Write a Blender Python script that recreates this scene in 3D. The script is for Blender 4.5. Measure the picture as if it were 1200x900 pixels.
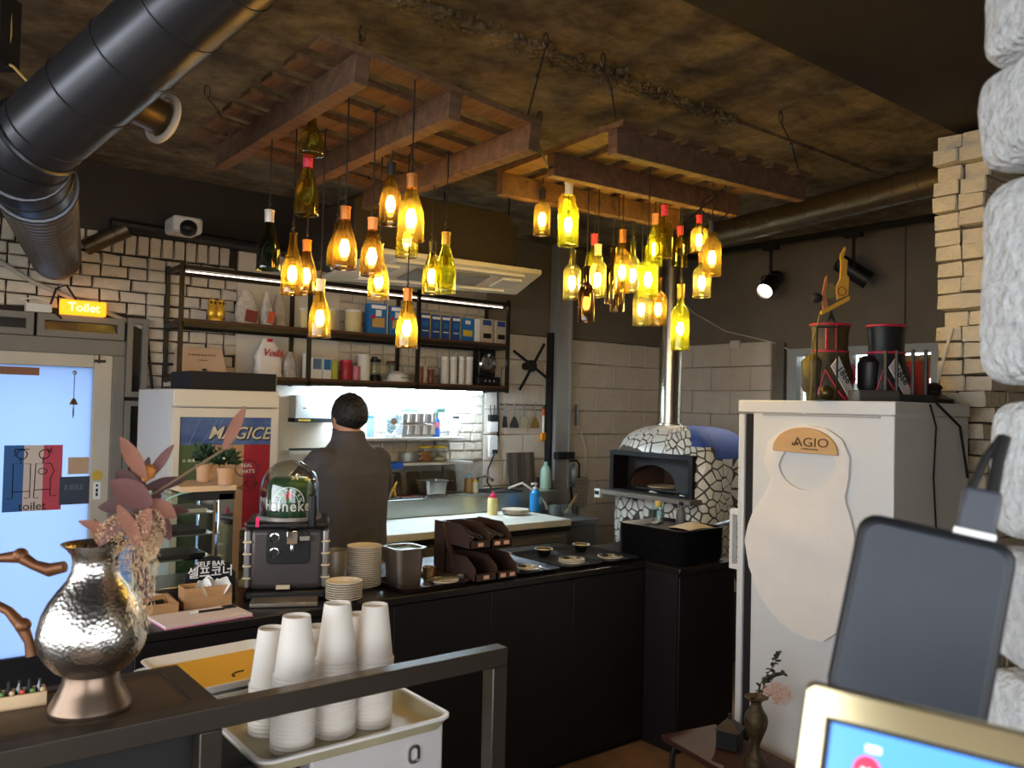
import bpy, bmesh, math, random
from mathutils import Vector, Matrix, Euler
random.seed(7)
for o in list(bpy.data.objects): bpy.data.objects.remove(o)
SC = bpy.context.scene; COL = SC.collection; PI = math.pi
V = Vector
# ------------------------------------------------------------------ camera
FL = 975.0; H = 1.62
YAW, PIT, ROL = math.radians(38.3), math.radians(1.5), math.radians(1.3)
_f = V((math.sin(YAW)*math.cos(PIT), math.cos(YAW)*math.cos(PIT), math.sin(PIT)))
_r = V((math.cos(YAW), -math.sin(YAW), 0)); _u = _r.cross(_f)
_r, _u = math.cos(ROL)*_r+math.sin(ROL)*_u, -math.sin(ROL)*_r+math.cos(ROL)*_u
CAM = V((0, 0, H))
cd = bpy.data.cameras.new('camera'); cam = bpy.data.objects.new('camera', cd); COL.objects.link(cam)
m = Matrix((_r, _u, -_f)).transposed().to_4x4(); m.translation = CAM; cam.matrix_world = m
cd.sensor_width = 36; cd.lens = FL/1200*36; cd.clip_start = .02; cd.clip_end = 100
cd.dof.use_dof = True; cd.dof.focus_distance = 3.4; cd.dof.aperture_fstop = 6.0
SC.camera = cam
# ------------------------------------------------------------------ world, windows' daylight, exposure
w = bpy.data.worlds.new('sky'); SC.world = w; w.use_nodes = True
bg = w.node_tree.nodes['Background']; bg.inputs[0].default_value = (.88, .94, 1.0, 1); bg.inputs[1].default_value = 3.7
vs = SC.view_settings; vs.view_transform = 'Standard'; vs.look = 'None'; vs.gamma = 1; vs.use_curve_mapping = False; vs.exposure = 0.95
def portal(name, loc, rot, sx, sy):
    l = bpy.data.lights.new(name, 'AREA'); l.shape = 'RECTANGLE'; l.size = sx; l.size_y = sy
    l.cycles.is_portal = True
    o = bpy.data.objects.new(name, l); COL.objects.link(o); o.location = loc; o.rotation_euler = rot
portal('window_left_offscreen', (-1.62, 1.05, 1.6), (0, -PI/2, 0), 1.5, 4.7)
portal('window_front_offscreen', (.6, -2.12, 1.6), (PI/2, 0, 0), 4.0, 1.5)
# ------------------------------------------------------------------ points of the place, read from the photograph at a known plane
def ray(x, y): return _f+_r*((x-600)/FL)-_u*((y-450)/FL)
def PY(x, y, v): d = ray(x, y); return CAM+d*((v-CAM.y)/d.y)
def PX(x, y, v): d = ray(x, y); return CAM+d*((v-CAM.x)/d.x)
def PZ(x, y, v): d = ray(x, y); return CAM+d*((v-CAM.z)/d.z)
def PD(x, y, t): return CAM+ray(x, y)*t
def dep(p): return (V(p)-CAM).dot(_f)
def mpp(p): return dep(p)/FL
# ------------------------------------------------------------------ materials
def lin(c): return tuple((x/255/12.92 if x <= 10 else ((x/255+.055)/1.055)**2.4) for x in c)
MATS = {}
def mat(name, col=(128, 128, 128), rough=.6, metal=0, var=0, scale=8, bump=0, bscale=40, trans=0, emit=0, ecol=None, alpha=1, stretch=(1, 1, 1), col2=None, spec=.5, ior=1.45, coat=0):
    if name in MATS: return MATS[name]
    M = bpy.data.materials.new(name); M.use_nodes = True; nt = M.node_tree; b = nt.nodes['Principled BSDF']
    c = lin(col)
    b.inputs['Base Color'].default_value = (*c, 1); b.inputs['Roughness'].default_value = rough; b.inputs['Metallic'].default_value = metal
    b.inputs['Specular IOR Level'].default_value = spec; b.inputs['IOR'].default_value = ior; b.inputs['Coat Weight'].default_value = coat
    if trans: b.inputs['Transmission Weight'].default_value = trans
    if alpha < 1: b.inputs['Alpha'].default_value = alpha
    if emit: b.inputs['Emission Color'].default_value = (*lin(ecol or col), 1); b.inputs['Emission Strength'].default_value = emit
    if var or bump or col2:
        tc = nt.nodes.new('ShaderNodeTexCoord'); mp = nt.nodes.new('ShaderNodeMapping'); mp.inputs['Scale'].default_value = stretch
        nt.links.new(tc.outputs['Object'], mp.inputs[0])
        if var or col2:
            n = nt.nodes.new('ShaderNodeTexNoise'); n.inputs['Scale'].default_value = scale; n.inputs['Detail'].default_value = 6; n.inputs['Roughness'].default_value = .62
            nt.links.new(mp.outputs[0], n.inputs['Vector'])
            r = nt.nodes.new('ShaderNodeValToRGB'); r.color_ramp.elements[0].position = .3; r.color_ramp.elements[1].position = .7
            d = lin(col2) if col2 else tuple(x*(1-var) for x in c)
            r.color_ramp.elements[0].color = (*d, 1); r.color_ramp.elements[1].color = (*c, 1)
            nt.links.new(n.outputs[0], r.inputs[0]); nt.links.new(r.outputs[0], b.inputs['Base Color'])
        if bump:
            n2 = nt.nodes.new('ShaderNodeTexNoise'); n2.inputs['Scale'].default_value = bscale; n2.inputs['Detail'].default_value = 5
            nt.links.new(mp.outputs[0], n2.inputs['Vector'])
            bp = nt.nodes.new('ShaderNodeBump'); bp.inputs['Strength'].default_value = bump; bp.inputs['Distance'].default_value = .02
            nt.links.new(n2.outputs[0], bp.inputs['Height']); nt.links.new(bp.outputs[0], b.inputs['Normal'])
    MATS[name] = M; return M
def glassmat(name, tint, gloss=.12, rough=.02, diff=0, dcol=(255, 255, 255)):
    """thin coloured glass: tinted see-through plus a fresnel-weighted reflection (and optionally some frost)"""
    if name in MATS: return MATS[name]
    M = bpy.data.materials.new(name); M.use_nodes = True; nt = M.node_tree; nt.nodes.clear()
    out = nt.nodes.new('ShaderNodeOutputMaterial'); t = nt.nodes.new('ShaderNodeBsdfTransparent'); t.inputs[0].default_value = (*lin(tint), 1)
    g = nt.nodes.new('ShaderNodeBsdfGlossy'); g.inputs['Roughness'].default_value = rough
    lw = nt.nodes.new('ShaderNodeLayerWeight'); lw.inputs[0].default_value = .35
    mr = nt.nodes.new('ShaderNodeMapRange'); mr.inputs['To Min'].default_value = gloss*.5; mr.inputs['To Max'].default_value = min(1, gloss*4+.1)
    nt.links.new(lw.outputs['Facing'], mr.inputs[0])
    mx = nt.nodes.new('ShaderNodeMixShader'); nt.links.new(mr.outputs[0], mx.inputs[0]); nt.links.new(t.outputs[0], mx.inputs[1]); nt.links.new(g.outputs[0], mx.inputs[2])
    last = mx
    if diff:
        tl = nt.nodes.new('ShaderNodeBsdfTranslucent'); tl.inputs[0].default_value = (*lin(dcol), 1)
        m2 = nt.nodes.new('ShaderNodeMixShader'); m2.inputs[0].default_value = diff
        nt.links.new(mx.outputs[0], m2.inputs[1]); nt.links.new(tl.outputs[0], m2.inputs[2]); last = m2
    nt.links.new(last.outputs[0], out.inputs[0]); MATS[name] = M; return M
def emat(name, col, s):
    if name in MATS: return MATS[name]
    M = bpy.data.materials.new(name); M.use_nodes = True; nt = M.node_tree; nt.nodes.clear()
    out = nt.nodes.new('ShaderNodeOutputMaterial'); e = nt.nodes.new('ShaderNodeEmission'); e.inputs[0].default_value = (*lin(col), 1); e.inputs[1].default_value = s
    nt.links.new(e.outputs[0], out.inputs[0]); MATS[name] = M; return M
# ------------------------------------------------------------------ mesh building
class MB:
    def __init__(s): s.v = []; s.f = []; s.M = None
    def at(s, x=0, y=0, z=0, rx=0, ry=0, rz=0, sc=1):
        s.M = Matrix.Translation((x, y, z)) @ Euler((rx, ry, rz)).to_matrix().to_4x4() @ Matrix.Scale(sc, 4); return s
    def no(s): s.M = None; return s
    def add(s, vs, fs):
        n = len(s.v); s.v += [tuple(s.M @ V(p)) if s.M else tuple(p) for p in vs]; s.f += [tuple(i+n for i in f) for f in fs]; return s
    def box(s, x0, y0, z0, x1, y1, z1):
        return s.add([(x0, y0, z0), (x1, y0, z0), (x1, y1, z0), (x0, y1, z0), (x0, y0, z1), (x1, y0, z1), (x1, y1, z1), (x0, y1, z1)],
                     [(3, 2, 1, 0), (4, 5, 6, 7), (0, 1, 5, 4), (1, 2, 6, 5), (2, 3, 7, 6), (3, 0, 4, 7)])
    def cb(s, cx, cy, cz, sx, sy, sz): return s.box(cx-sx/2, cy-sy/2, cz-sz/2, cx+sx/2, cy+sy/2, cz+sz/2)
    def hexa(s, b, t): # bottom quad, top quad
        return s.add(list(b)+list(t), [(3, 2, 1, 0), (4, 5, 6, 7), (0, 1, 5, 4), (1, 2, 6, 5), (2, 3, 7, 6), (3, 0, 4, 7)])
    def lathe(s, prof, n=20, c=(0, 0, 0), cap=True, sx=1, sy=1):
        vs = []; fs = []
        for r, z in prof:
            for i in range(n): a = 2*PI*i/n; vs.append((c[0]+r*math.cos(a)*sx, c[1]+r*math.sin(a)*sy, c[2]+z))
        for k in range(len(prof)-1):
            for i in range(n): j = (i+1) % n; fs.append((k*n+i, k*n+j, (k+1)*n+j, (k+1)*n+i))
        if cap:
            if prof[0][0] > 1e-5: fs.append(tuple(range(n-1, -1, -1)))
            if prof[-1][0] > 1e-5: fs.append(tuple((len(prof)-1)*n+i for i in range(n)))
        return s.add(vs, fs)
    def cyl(s, x, y, z0, z1, r, n=16, r2=None): return s.lathe([(r, z0), (r2 if r2 is not None else r, z1)], n, (x, y, 0))
    def sph(s, c, r, nu=12, nv=8):
        rx, ry, rz = r if hasattr(r, '__len__') else (r, r, r)
        pr = [(max(1e-6, math.sin(PI*k/nv)), -math.cos(PI*k/nv)) for k in range(nv+1)]
        vs = []; fs = []
        for a, z in pr:
            for i in range(nu): t = 2*PI*i/nu; vs.append((c[0]+rx*a*math.cos(t), c[1]+ry*a*math.sin(t), c[2]+rz*z))
        for k in range(nv):
            for i in range(nu): j = (i+1) % nu; fs.append((k*nu+i, k*nu+j, (k+1)*nu+j, (k+1)*nu+i))
        return s.add(vs, fs)
    def tube(s, pts, r, n=8, closed=False, cap=True, sq=False, r2=None):
        pts = [V(p) for p in pts]; N = len(pts); rs = r if hasattr(r, '__len__') else [r]*N
        vs = []; fs = []; up = None
        for i, p in enumerate(pts):
            if closed: t = (pts[(i+1) % N]-pts[i-1])
            else: t = pts[min(i+1, N-1)]-pts[max(i-1, 0)]
            t = t.normalized() if t.length > 1e-9 else V((0, 0, 1))
            if up is None:
                up = V((0, 0, 1)) if abs(t.z) < .9 else V((1, 0, 0))
            a = (up-t*up.dot(t)).normalized(); b = t.cross(a); up = a
            for k in range(n):
                an = 2*PI*(k+(.5 if sq else 0))/n; q = rs[i]*(math.sqrt(2) if sq else 1); q2 = q*(r2 or 1)
                vs.append(p+a*math.cos(an)*q+b*math.sin(an)*q2)
        for i in range(N if closed else N-1):
            j = (i+1) % N
            for k in range(n): l = (k+1) % n; fs.append((i*n+k, i*n+l, j*n+l, j*n+k))
        if cap and not closed: fs += [tuple(range(n-1, -1, -1)), tuple((N-1)*n+k for k in range(n))]
        return s.add(vs, fs)
    def bar(s, a, b, w, h=None): # square bar between two points
        return s.tube([a, b], w/2, 4, sq=True, r2=(h/w if h else None))
    def prism(s, poly, d, o=(0, 0, 0), ax=(1, 0, 0), ay=(0, 0, 1), az=(0, 1, 0)):
        """polygon in the (ax, ay) plane at o, thickness d along az"""
        o, ax, ay, az = V(o), V(ax), V(ay), V(az); n = len(poly)
        a = [o+ax*x+ay*y for x, y in poly]; b = [p+az*d for p in a]
        return s.add(a+b, [tuple(range(n-1, -1, -1)), tuple(range(n, 2*n))]+[(i, (i+1) % n, n+(i+1) % n, n+i) for i in range(n)])
    def ring(s, outer, inner, d, o=(0, 0, 0), ax=(1, 0, 0), ay=(0, 0, 1), az=(0, 1, 0)):
        o, ax, ay, az = V(o), V(ax), V(ay), V(az); n = len(outer)
        L = [[o+ax*x+ay*y+az*k for x, y in p] for k in (0, d) for p in (outer, inner)]
        vs = sum(L, []); fs = []
        for i in range(n):
            j = (i+1) % n
            fs += [(i, n+i, n+j, j), (2*n+i, 2*n+j, 3*n+j, 3*n+i), (i, j, 2*n+j, 2*n+i), (n+i, 3*n+i, 3*n+j, n+j)]
        return s.add(vs, fs)
    def quad(s, a, b, c, d): return s.add([a, b, c, d], [(0, 1, 2, 3)])
    def leaf(s, base, d, nrm, L, W, bend=.25, n=6, thick=.0012):
        base, d = V(base), V(d).normalized(); nrm = V(nrm); nrm = (nrm-d*nrm.dot(d)).normalized(); sd = d.cross(nrm); vs = []; fs = []
        for k in range(n+1):
            t = k/n; w = W/2*max(.04, math.sin(PI*min(1, t*.93+.05)))**.8; c = base+d*L*t+nrm*(bend*L*(t*t))
            vs += [c-sd*w+nrm*w*.25, c, c+sd*w+nrm*w*.25]
        m0 = len(vs); vs += [p-nrm*thick for p in vs]
        for k in range(n):
            for q in (0, 1):
                i = k*3+q; fs += [(i, i+1, i+4, i+3), (m0+i+3, m0+i+4, m0+i+1, m0+i)]
        return s.add(vs, fs)
    def mesh(s, name, smooth=True, ang=35, fix=True):
        me = bpy.data.meshes.new(name); me.from_pydata(s.v, [], s.f)
        if fix:
            bm = bmesh.new(); bm.from_mesh(me); bmesh.ops.recalc_face_normals(bm, faces=bm.faces); bm.to_mesh(me); bm.free()
        if smooth:
            for p in me.polygons: p.use_smooth = True
            me.set_sharp_from_angle(angle=math.radians(ang))
        return me
    def build(s, name, m, parent=None, loc=None, rot=None, bevel=0, seg=2, smooth=True, ang=35, world=False, sub=0, fix=True):
        if world and parent is not None:
            pl = parent.location; s.v = [tuple(V(p)-pl) for p in s.v]
        o = bpy.data.objects.new(name, s.mesh(name, smooth, ang, fix)); COL.objects.link(o); o.data.materials.append(m)
        if parent is not None: o.parent = parent
        if loc is not None: o.location = loc
        if rot is not None: o.rotation_euler = rot
        if bevel:
            b = o.modifiers.new('bevel', 'BEVEL'); b.width = bevel; b.segments = seg; b.limit_method = 'ANGLE'; b.angle_limit = math.radians(40)
        if sub: q = o.modifiers.new('sub', 'SUBSURF'); q.levels = sub; q.render_levels = sub
        return o
def tag(o, label, cat, group=None):
    o['label'] = label; o['category'] = cat
    if group: o['group'] = group
    return o
def thing(name, label, cat, loc=(0, 0, 0), rz=0, group=None, rot=None):
    o = bpy.data.objects.new(name, None); COL.objects.link(o); o.empty_display_size = .05
    o.location = loc; o.rotation_euler = rot if rot else (0, 0, rz); return tag(o, label, cat, group)
def struct(o): o['kind'] = 'structure'; return o
def dup(root, loc, label=None, group=None, rz=None):
    r = root.copy(); COL.objects.link(r); r.location = loc
    if rz is not None: r.rotation_euler = (0, 0, rz)
    if label: r['label'] = label
    if group: r['group'] = group
    for ch in list(root.children):
        c = ch.copy(); COL.objects.link(c); c.parent = r
        for g in list(ch.children): d = g.copy(); COL.objects.link(d); d.parent = c
    return r
def inst(src, parent, loc, rot=None):
    c = src.copy(); COL.objects.link(c); c.parent = parent; c.location = loc
    if rot: c.rotation_euler = rot
    return c
def text(name, s, size, m, parent, o, ax, ay, ext=.0008, align='CENTER', shear=0, bold=0, sx=1):
    """flat lettering as a mesh: origin o, reading direction ax, up ay (in the parent's space)"""
    cu = bpy.data.curves.new('txt', 'FONT'); cu.body = s; cu.size = size; cu.align_x = align; cu.align_y = 'CENTER'; cu.extrude = ext; cu.shear = shear; cu.offset = bold; cu.resolution_u = 3
    t = bpy.data.objects.new('txt', cu); COL.objects.link(t); bpy.context.view_layer.update()
    me = bpy.data.meshes.new_from_object(t.evaluated_get(bpy.context.evaluated_depsgraph_get()))
    bpy.data.objects.remove(t); ob = bpy.data.objects.new(name, me); COL.objects.link(ob)
    me.materials.clear(); me.materials.append(m); ob.parent = parent
    ax, ay = V(ax).normalized(), V(ay).normalized(); az = ax.cross(ay)
    M = Matrix((ax*sx, ay, az)).transposed().to_4x4(); M.translation = V(o); ob.matrix_basis = M
    return ob
def smallprint(w, h, m, parent, o, ax, ay, n=5, seed=1):
    """print too small to read in the photograph: a broken line of little marks"""
    o, ax, ay = V(o), V(ax).normalized(), V(ay).normalized(); az = ax.cross(ay); q = random.Random(seed); b = MB(); x = -w/2
    for i in range(n):
        L = w/n*q.uniform(.5, .85); b.prism([(x, -h/2), (x+L, -h/2), (x+L, h/2), (x, h/2)], .0006, o, ax, ay, az); x += w/n
    return b.build('small_print', m, parent)
def arc(cx, cy, r, a0, a1, n): return [(cx+r*math.cos(a0+(a1-a0)*i/n), cy+r*math.sin(a0+(a1-a0)*i/n)) for i in range(n+1)]
def rrect(x0, y0, x1, y1, r, n=4):
    return arc(x1-r, y0+r, r, -PI/2, 0, n)+arc(x1-r, y1-r, r, 0, PI/2, n)+arc(x0+r, y1-r, r, PI/2, PI, n)+arc(x0+r, y0+r, r, PI, 1.5*PI, n)
def R(a): return math.radians(a)
BLACK = mat('black_satin', (16, 14, 15), .45); BMAT = mat('black_matte', (24, 22, 22), .75)
STEEL = mat('steel', (176, 176, 174), .28, 1, var=.12, scale=3); DSTEEL = mat('dark_steel', (52, 46, 42), .45, .7)
CHROME = mat('chrome', (215, 215, 215), .1, 1); WHITE = mat('white_gloss', (226, 222, 216), .35); WMAT = mat('white_matte', (222, 214, 202), .8)
WOOD = mat('shelf_wood', (92, 58, 38), .6, var=.35, scale=6, stretch=(1, 8, 8)); CLEAR = glassmat('clear_glass', (244, 250, 250), .1)
TUBE = mat('painted_tube', (46, 38, 32), .4, .3)
# ================================================================== SETTING
YB, XR, ZC = 5.0, 5.6, 2.9
concrete = mat('ceiling_concrete', (172, 150, 114), .9, scale=2.4, col2=(66, 56, 44), bump=.8, bscale=9, stretch=(1, 1.5, 1))
def board_marks(M):
    """faint tone steps and seams of the shuttering boards the concrete was cast on"""
    nt = M.node_tree; b = nt.nodes['Principled BSDF']; src = b.inputs['Base Color'].links[0].from_socket
    tc = nt.nodes.new('ShaderNodeTexCoord'); mp = nt.nodes.new('ShaderNodeMapping'); mp.inputs['Rotation'].default_value = (0, 0, PI/2); nt.links.new(tc.outputs['Object'], mp.inputs[0])
    br = nt.nodes.new('ShaderNodeTexBrick'); br.inputs['Scale'].default_value = 1; br.inputs['Brick Width'].default_value = .9; br.inputs['Row Height'].default_value = .12; br.inputs['Mortar Size'].default_value = .0
    br.inputs['Color1'].default_value = (.72, .70, .68, 1); br.inputs['Color2'].default_value = (1, 1, 1, 1); br.inputs['Mortar'].default_value = (.45, .42, .4, 1); nt.links.new(mp.outputs[0], br.inputs['Vector'])
    n = nt.nodes.new('ShaderNodeTexNoise'); n.inputs['Scale'].default_value = 11; n.inputs['Detail'].default_value = 8; n.inputs['Roughness'].default_value = .75; nt.links.new(tc.outputs['Object'], n.inputs['Vector'])
    r = nt.nodes.new('ShaderNodeValToRGB'); r.color_ramp.elements[0].position = .36; r.color_ramp.elements[0].color = (.42, .38, .34, 1); r.color_ramp.elements[1].position = .60; nt.links.new(n.outputs[0], r.inputs[0])
    m1 = nt.nodes.new('ShaderNodeMixRGB'); m1.blend_type = 'MULTIPLY'; m1.inputs[0].default_value = .8; nt.links.new(src, m1.inputs[1]); nt.links.new(br.outputs[0], m1.inputs[2])
    m2 = nt.nodes.new('ShaderNodeMixRGB'); m2.blend_type = 'MULTIPLY'; m2.inputs[0].default_value = .8; nt.links.new(m1.outputs[0], m2.inputs[1]); nt.links.new(r.outputs[0], m2.inputs[2])
    nt.links.new(m2.outputs[0], b.inputs['Base Color'])
board_marks(concrete)
darkbrown = mat('dark_beam_brown', (58, 48, 40), .8, var=.25, scale=3)
taupe = mat('taupe_wall_paint', (126, 114, 100), .85, var=.18, scale=2)
mortar = mat('brick_mortar', (58, 48, 38), .95, var=.3, scale=20)
brickm = mat('whitewashed_brick', (212, 198, 178), .85, var=.22, scale=14, bump=.5, bscale=30)
blockm = mat('painted_block', (220, 206, 190), .85, var=.14, scale=6, bump=.3, bscale=40)
plaster = mat('plaster_panel', (218, 207, 190), .85, var=.1, scale=4)
floorm = mat('floor_concrete', (132, 100, 72), .5, col2=(70, 50, 36), scale=2.5, bump=.15)
struct(MB().box(-1.8, -2.3, -.12, XR+.2, YB+.2, 0).build('floor', floorm))
struct(MB().box(-9, -9, -.4, 12, 14, -.13).build('ground', mat('pavement', (120, 118, 114), .9, var=.2)))
cl = MB().box(-1.8, 2.27, ZC, XR+.2, YB+.2, ZC+.2)
ceil = struct(cl.build('ceiling', concrete))
MB().box(-1.8, 1.5, ZC+.015, XR+.2, 2.27, ZC+.2).build('ceiling_bay', concrete, ceil)
MB().box(-1.8, -2.3, 2.8, XR+.2, 1.57, ZC+.2).build('dropped_beam', darkbrown, ceil)
# rough broken ridge where the old wall was knocked away
g = MB(); rr = random.Random(3)
for i in range(420):
    x = 1.0+i*.0048+rr.uniform(0, .01); y = 2.27+rr.gauss(.02, .035); q = rr.uniform(.003, .012)
    g.cb(x, y, ZC, q*1.6, q*1.4, .012+q*.4)
g = g.build('mortar_ridge', concrete, ceil); g['kind'] = 'stuff'
wb = MB()
wb.box(-1.8, YB, 0, .3, YB+.2, ZC).box(.3, YB, 1.885, 1.16, YB+.2, ZC).box(1.16, YB, 0, XR+.2, YB+.2, ZC)
wall_back = struct(wb.build('wall_back', mortar))
# dark upper band of the back wall
MB().box(-1.6, YB-.02, 2.52, 3.7, YB, ZC).build('dark_band', darkbrown, wall_back)  # band in the same dark brown as the dropped beam
MB().box(3.68, YB-.012, 2.175, XR, YB, ZC).build('upper_paint', taupe, wall_back)
pp = MB().box(PY(277, 350, YB).x, YB-.022, .9, PY(395, 400, YB).x, YB, 2.52).build('plaster_panel', plaster, wall_back)
MB().box(PY(395, 400, YB).x, YB-.013, .9, 3.68, YB, 2.52).build('painted_joints', mat('painted_joints', (180, 171, 157), .9, var=.3, scale=25), wall_back)
# --- bricks: alternating stretcher and header courses
def brick_mesh(L, h, d, k, j=.004):
    q = random.Random(k); r = lambda: q.uniform(-j, j); b = .005
    vs = []
    for y, e in ((0, 0), (-d+b, 0), (-d, b)):
        vs += [(e+r(), y, e+r()), (L-e+r(), y, e+r()), (L-e+r(), y, h-e+r()), (e+r(), y, h-e+r())]
    fs = [(8, 9, 10, 11)]
    for a in (0, 4):
        for i in range(4): j2 = (i+1) % 4; fs.append((a+i, a+j2, a+4+j2, a+4+i))
    m_ = MB().add(vs, fs).mesh('brick', smooth=False); m_.materials.append(brickm); return m_
BR = {L: [brick_mesh(L, .057, .022, k+int(L*1000)) for k in range(4)] for L in (.19, .09, .13)}
SOL = [brick_mesh(.057, .11, .022, 50+k) for k in range(3)]
nb = [0]
def brick(me, parent, loc, rot=None):
    o = bpy.data.objects.new('brick', me); COL.objects.link(o); o.parent = parent; o.location = loc; nb[0] += 1
    if rot: o.rotation_euler = rot
    return o
px1, px2 = PY(277, 350, YB).x, PY(395, 400, YB).x
rb = random.Random(11)
for k in range(22):
    z = 1.02+k*.0665
    for (xa, xb) in ((.5, px1), (px2, 3.66)):
        if z > 2.36 or (xa < 1 and z < 1.38) or (xa > 2 and z < 1.18): continue
        if xa < 1 and z < 2.06: xa = 1.288
        x = xa
        pat = (.19, .19, .09) if k % 3 == 0 else ((.09, .09, .13) if k % 3 == 1 else (.09, .13, .09, .19))
        i = 0
        while x < xb-.04:
            L = pat[i % len(pat)]; i += 1
            if i == 1 and k % 2: L = .09
            if x+L > xb: L = .09
            rem_ = xb-x
            if rem_ < .02: break
            # left side: only what the door surround, the cooler and the duct leave in view
            if xa < 1 and x > 1.52 and z < 1.62: break
            bo_ = brick(rb.choice(BR[L]), wall_back, (x, YB, z+rb.uniform(-.001, .001)))
            if rem_ < L: bo_.scale.x = rem_/L
            x += L+.011
x = .5
while x < 1.75:
    brick(rb.choice(SOL), wall_back, (x, YB, 2.42)); x += .066
# --- large painted blocks: back wall beyond the shelves and the side wall
def block_mesh(L, h, d, k): return brick_mesh(L, h, d, k, .0025)
BLK = {L: [block_mesh(L, .188, .016, 90+k+int(L*100)) for k in range(3)] for L in (.38, .19)}
for L in BLK:
    for b_ in BLK[L]: b_.name = 'block'; b_.materials[0] = blockm
def blocks(a0, a1, z0, z1, place):
    k = 0; z = z0
    while z < z1-.1:
        x = a0-(.19 if k % 2 else 0)
        while x < a1-.02:
            L = .38
            if x < a0: x = a0; L = .19
            if x+L > a1: L = .19
            if x+L <= a1+.03:
                o = bpy.data.objects.new('block', rb.choice(BLK[L])); COL.objects.link(o); place(o, x, z)
            x += L+.004
        z += .1925; k += 1
def pb(o, x, z): o.parent = wall_back; o.location = (x, YB, z)
blocks(3.68, 5.58, .44, 2.17, pb)
wall_right = struct(MB().box(XR, -2.3, 0, XR+.2, 2.55, ZC).box(XR, 3.68, 0, XR+.2, YB+.2, ZC).box(XR, 2.55, 0, XR+.2, 3.68, 1.35).box(XR, 2.55, 2.1, XR+.2, 3.68, ZC).build('wall_right', taupe))
def pr(o, y, z): o.parent = wall_right; o.location = (XR, y, z); o.rotation_euler = (0, 0, -PI/2)
def pr2(o, y, z):
    o.parent = wall_right; o.rotation_euler = (0, 0, PI/2*3); o.location = (XR, 8.7-y, z)
blocks(8.7-4.98, 8.7-3.79, .44, 2.13, pr2)
# steel channel and dark panels on the side wall
struct(MB().box(XR-.035, 3.70, .9, XR, 3.77, 2.15).build('trim_1', mat('grey_channel', (120, 112, 102), .5, .5)))
struct(MB().box(XR-.02, 1.55, 2.13, XR, 1.60, ZC).box(XR-.02, 2.78, 2.13, XR, 2.83, ZC).build('trim_2', taupe))
# left and front walls with the windows that light the place (behind and beside the camera)
inner = mat('inner_wall', (190, 182, 170), .9)
struct(MB().box(-1.8, -2.3, 0, -1.6, YB, .85).box(-1.8, -2.3, 2.35, -1.6, YB, ZC).box(-1.8, -2.3, .85, -1.6, -1.3, 2.35).box(-1.8, 3.4, .85, -1.6, YB, 2.35).build('wall_left', inner))
struct(MB().box(-1.6, -2.3, 0, XR, -2.1, .85).box(-1.6, -2.3, 2.35, XR, -2.1, ZC).box(-1.6, -2.3, .85, -1.4, -2.1, 2.35).box(2.6, -2.3, .85, XR, -2.1, 2.35).build('wall_front', inner))
fr = MB()
for y in (-1.3, -.2, .9, 2.0, 3.36): fr.box(-1.72, y, .85, -1.66, y+.04, 2.35)
fr.box(-1.72, -1.3, .85, -1.66, 3.4, .89).box(-1.72, -1.3, 2.31, -1.66, 3.4, 2.35); struct(fr.build('window_1', TUBE))
fr = MB()
for x in (-1.4, -.1, 1.2, 2.56): fr.box(x, -2.22, .85, x+.04, -2.16, 2.35)
fr.box(-1.4, -2.22, .85, 2.6, -2.16, .89).box(-1.4, -2.22, 2.31, 2.6, -2.16, 2.35); struct(fr.build('window_2', TUBE))
# --- door with frosted glass in the back wall
cream = mat('cream_door_paint', (196, 184, 164), .55, var=.1, scale=5); grey = mat('grey_frame_paint', (128, 120, 108), .6, var=.12, scale=5)
dr = MB(); x1 = PY(138, 412, YB).x
dr.box(1.021, YB-.03, .02, 1.114, YB+.02, 1.846).box(.3, YB-.03, 1.776, 1.021, YB+.02, 1.846)
door = struct(dr.build('door_1', cream, bevel=.004))
MB().box(.3, YB-.034, .02, 1.021, YB+.02, .26).build('kick_plate', mat('dark_kick', (40, 39, 40), .5), door)
MB().box(.3, YB-.012, .24, 1.021, YB-.004, 1.776).build('door_pane', glassmat('frosted_glass', (225, 235, 250), .05, .3, diff=.97, dcol=(158, 174, 198)), door)
fm = MB().box(1.112, YB-.05, 0, 1.174, YB, 1.8455).box(.3, YB-.05, 1.846, 1.174, YB+.05, 1.929)
fm.build('door_frame', grey, door, bevel=.004)
MB().box(1.02, YB-.045, 1.805, 1.075, YB-.03, 1.82).box(1.04, YB-.04, 1.80, 1.047, YB-.03, 1.86).build('hinge', DSTEEL, door)
# slotted panels round the door
slot = mat('slot_dark_gloss', (40, 37, 35), .12)  # glossy dark fill of the slots, also used for dark print
def slot_panel(n, xa, za, xb, zb, marg):
    o = [(xa, za), (xb, za), (xb, zb), (xa, zb)]; i = [(xa+marg, za+marg), (xb-marg, za+marg), (xb-marg, zb-marg), (xa+marg, zb-marg)]
    p = struct(MB().ring(o, i, .05, (0, YB-.075, 0)).build('trim_%d' % n, grey, bevel=.003))
    MB().box(xa+.01, YB-.04, za+.01, xb-.01, YB-.03, zb-.01).build('slot', slot, p)
slot_panel(3, .30, 1.93, .72, 2.05, .035); slot_panel(4, .735, 1.93, 1.16, 2.05, .035)
for i, (a, b) in enumerate(((1.62, 2.06), (1.14, 1.60), (.66, 1.12), (.18, .64))): slot_panel(5+i, 1.175, a, 1.285, b, .03)
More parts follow.
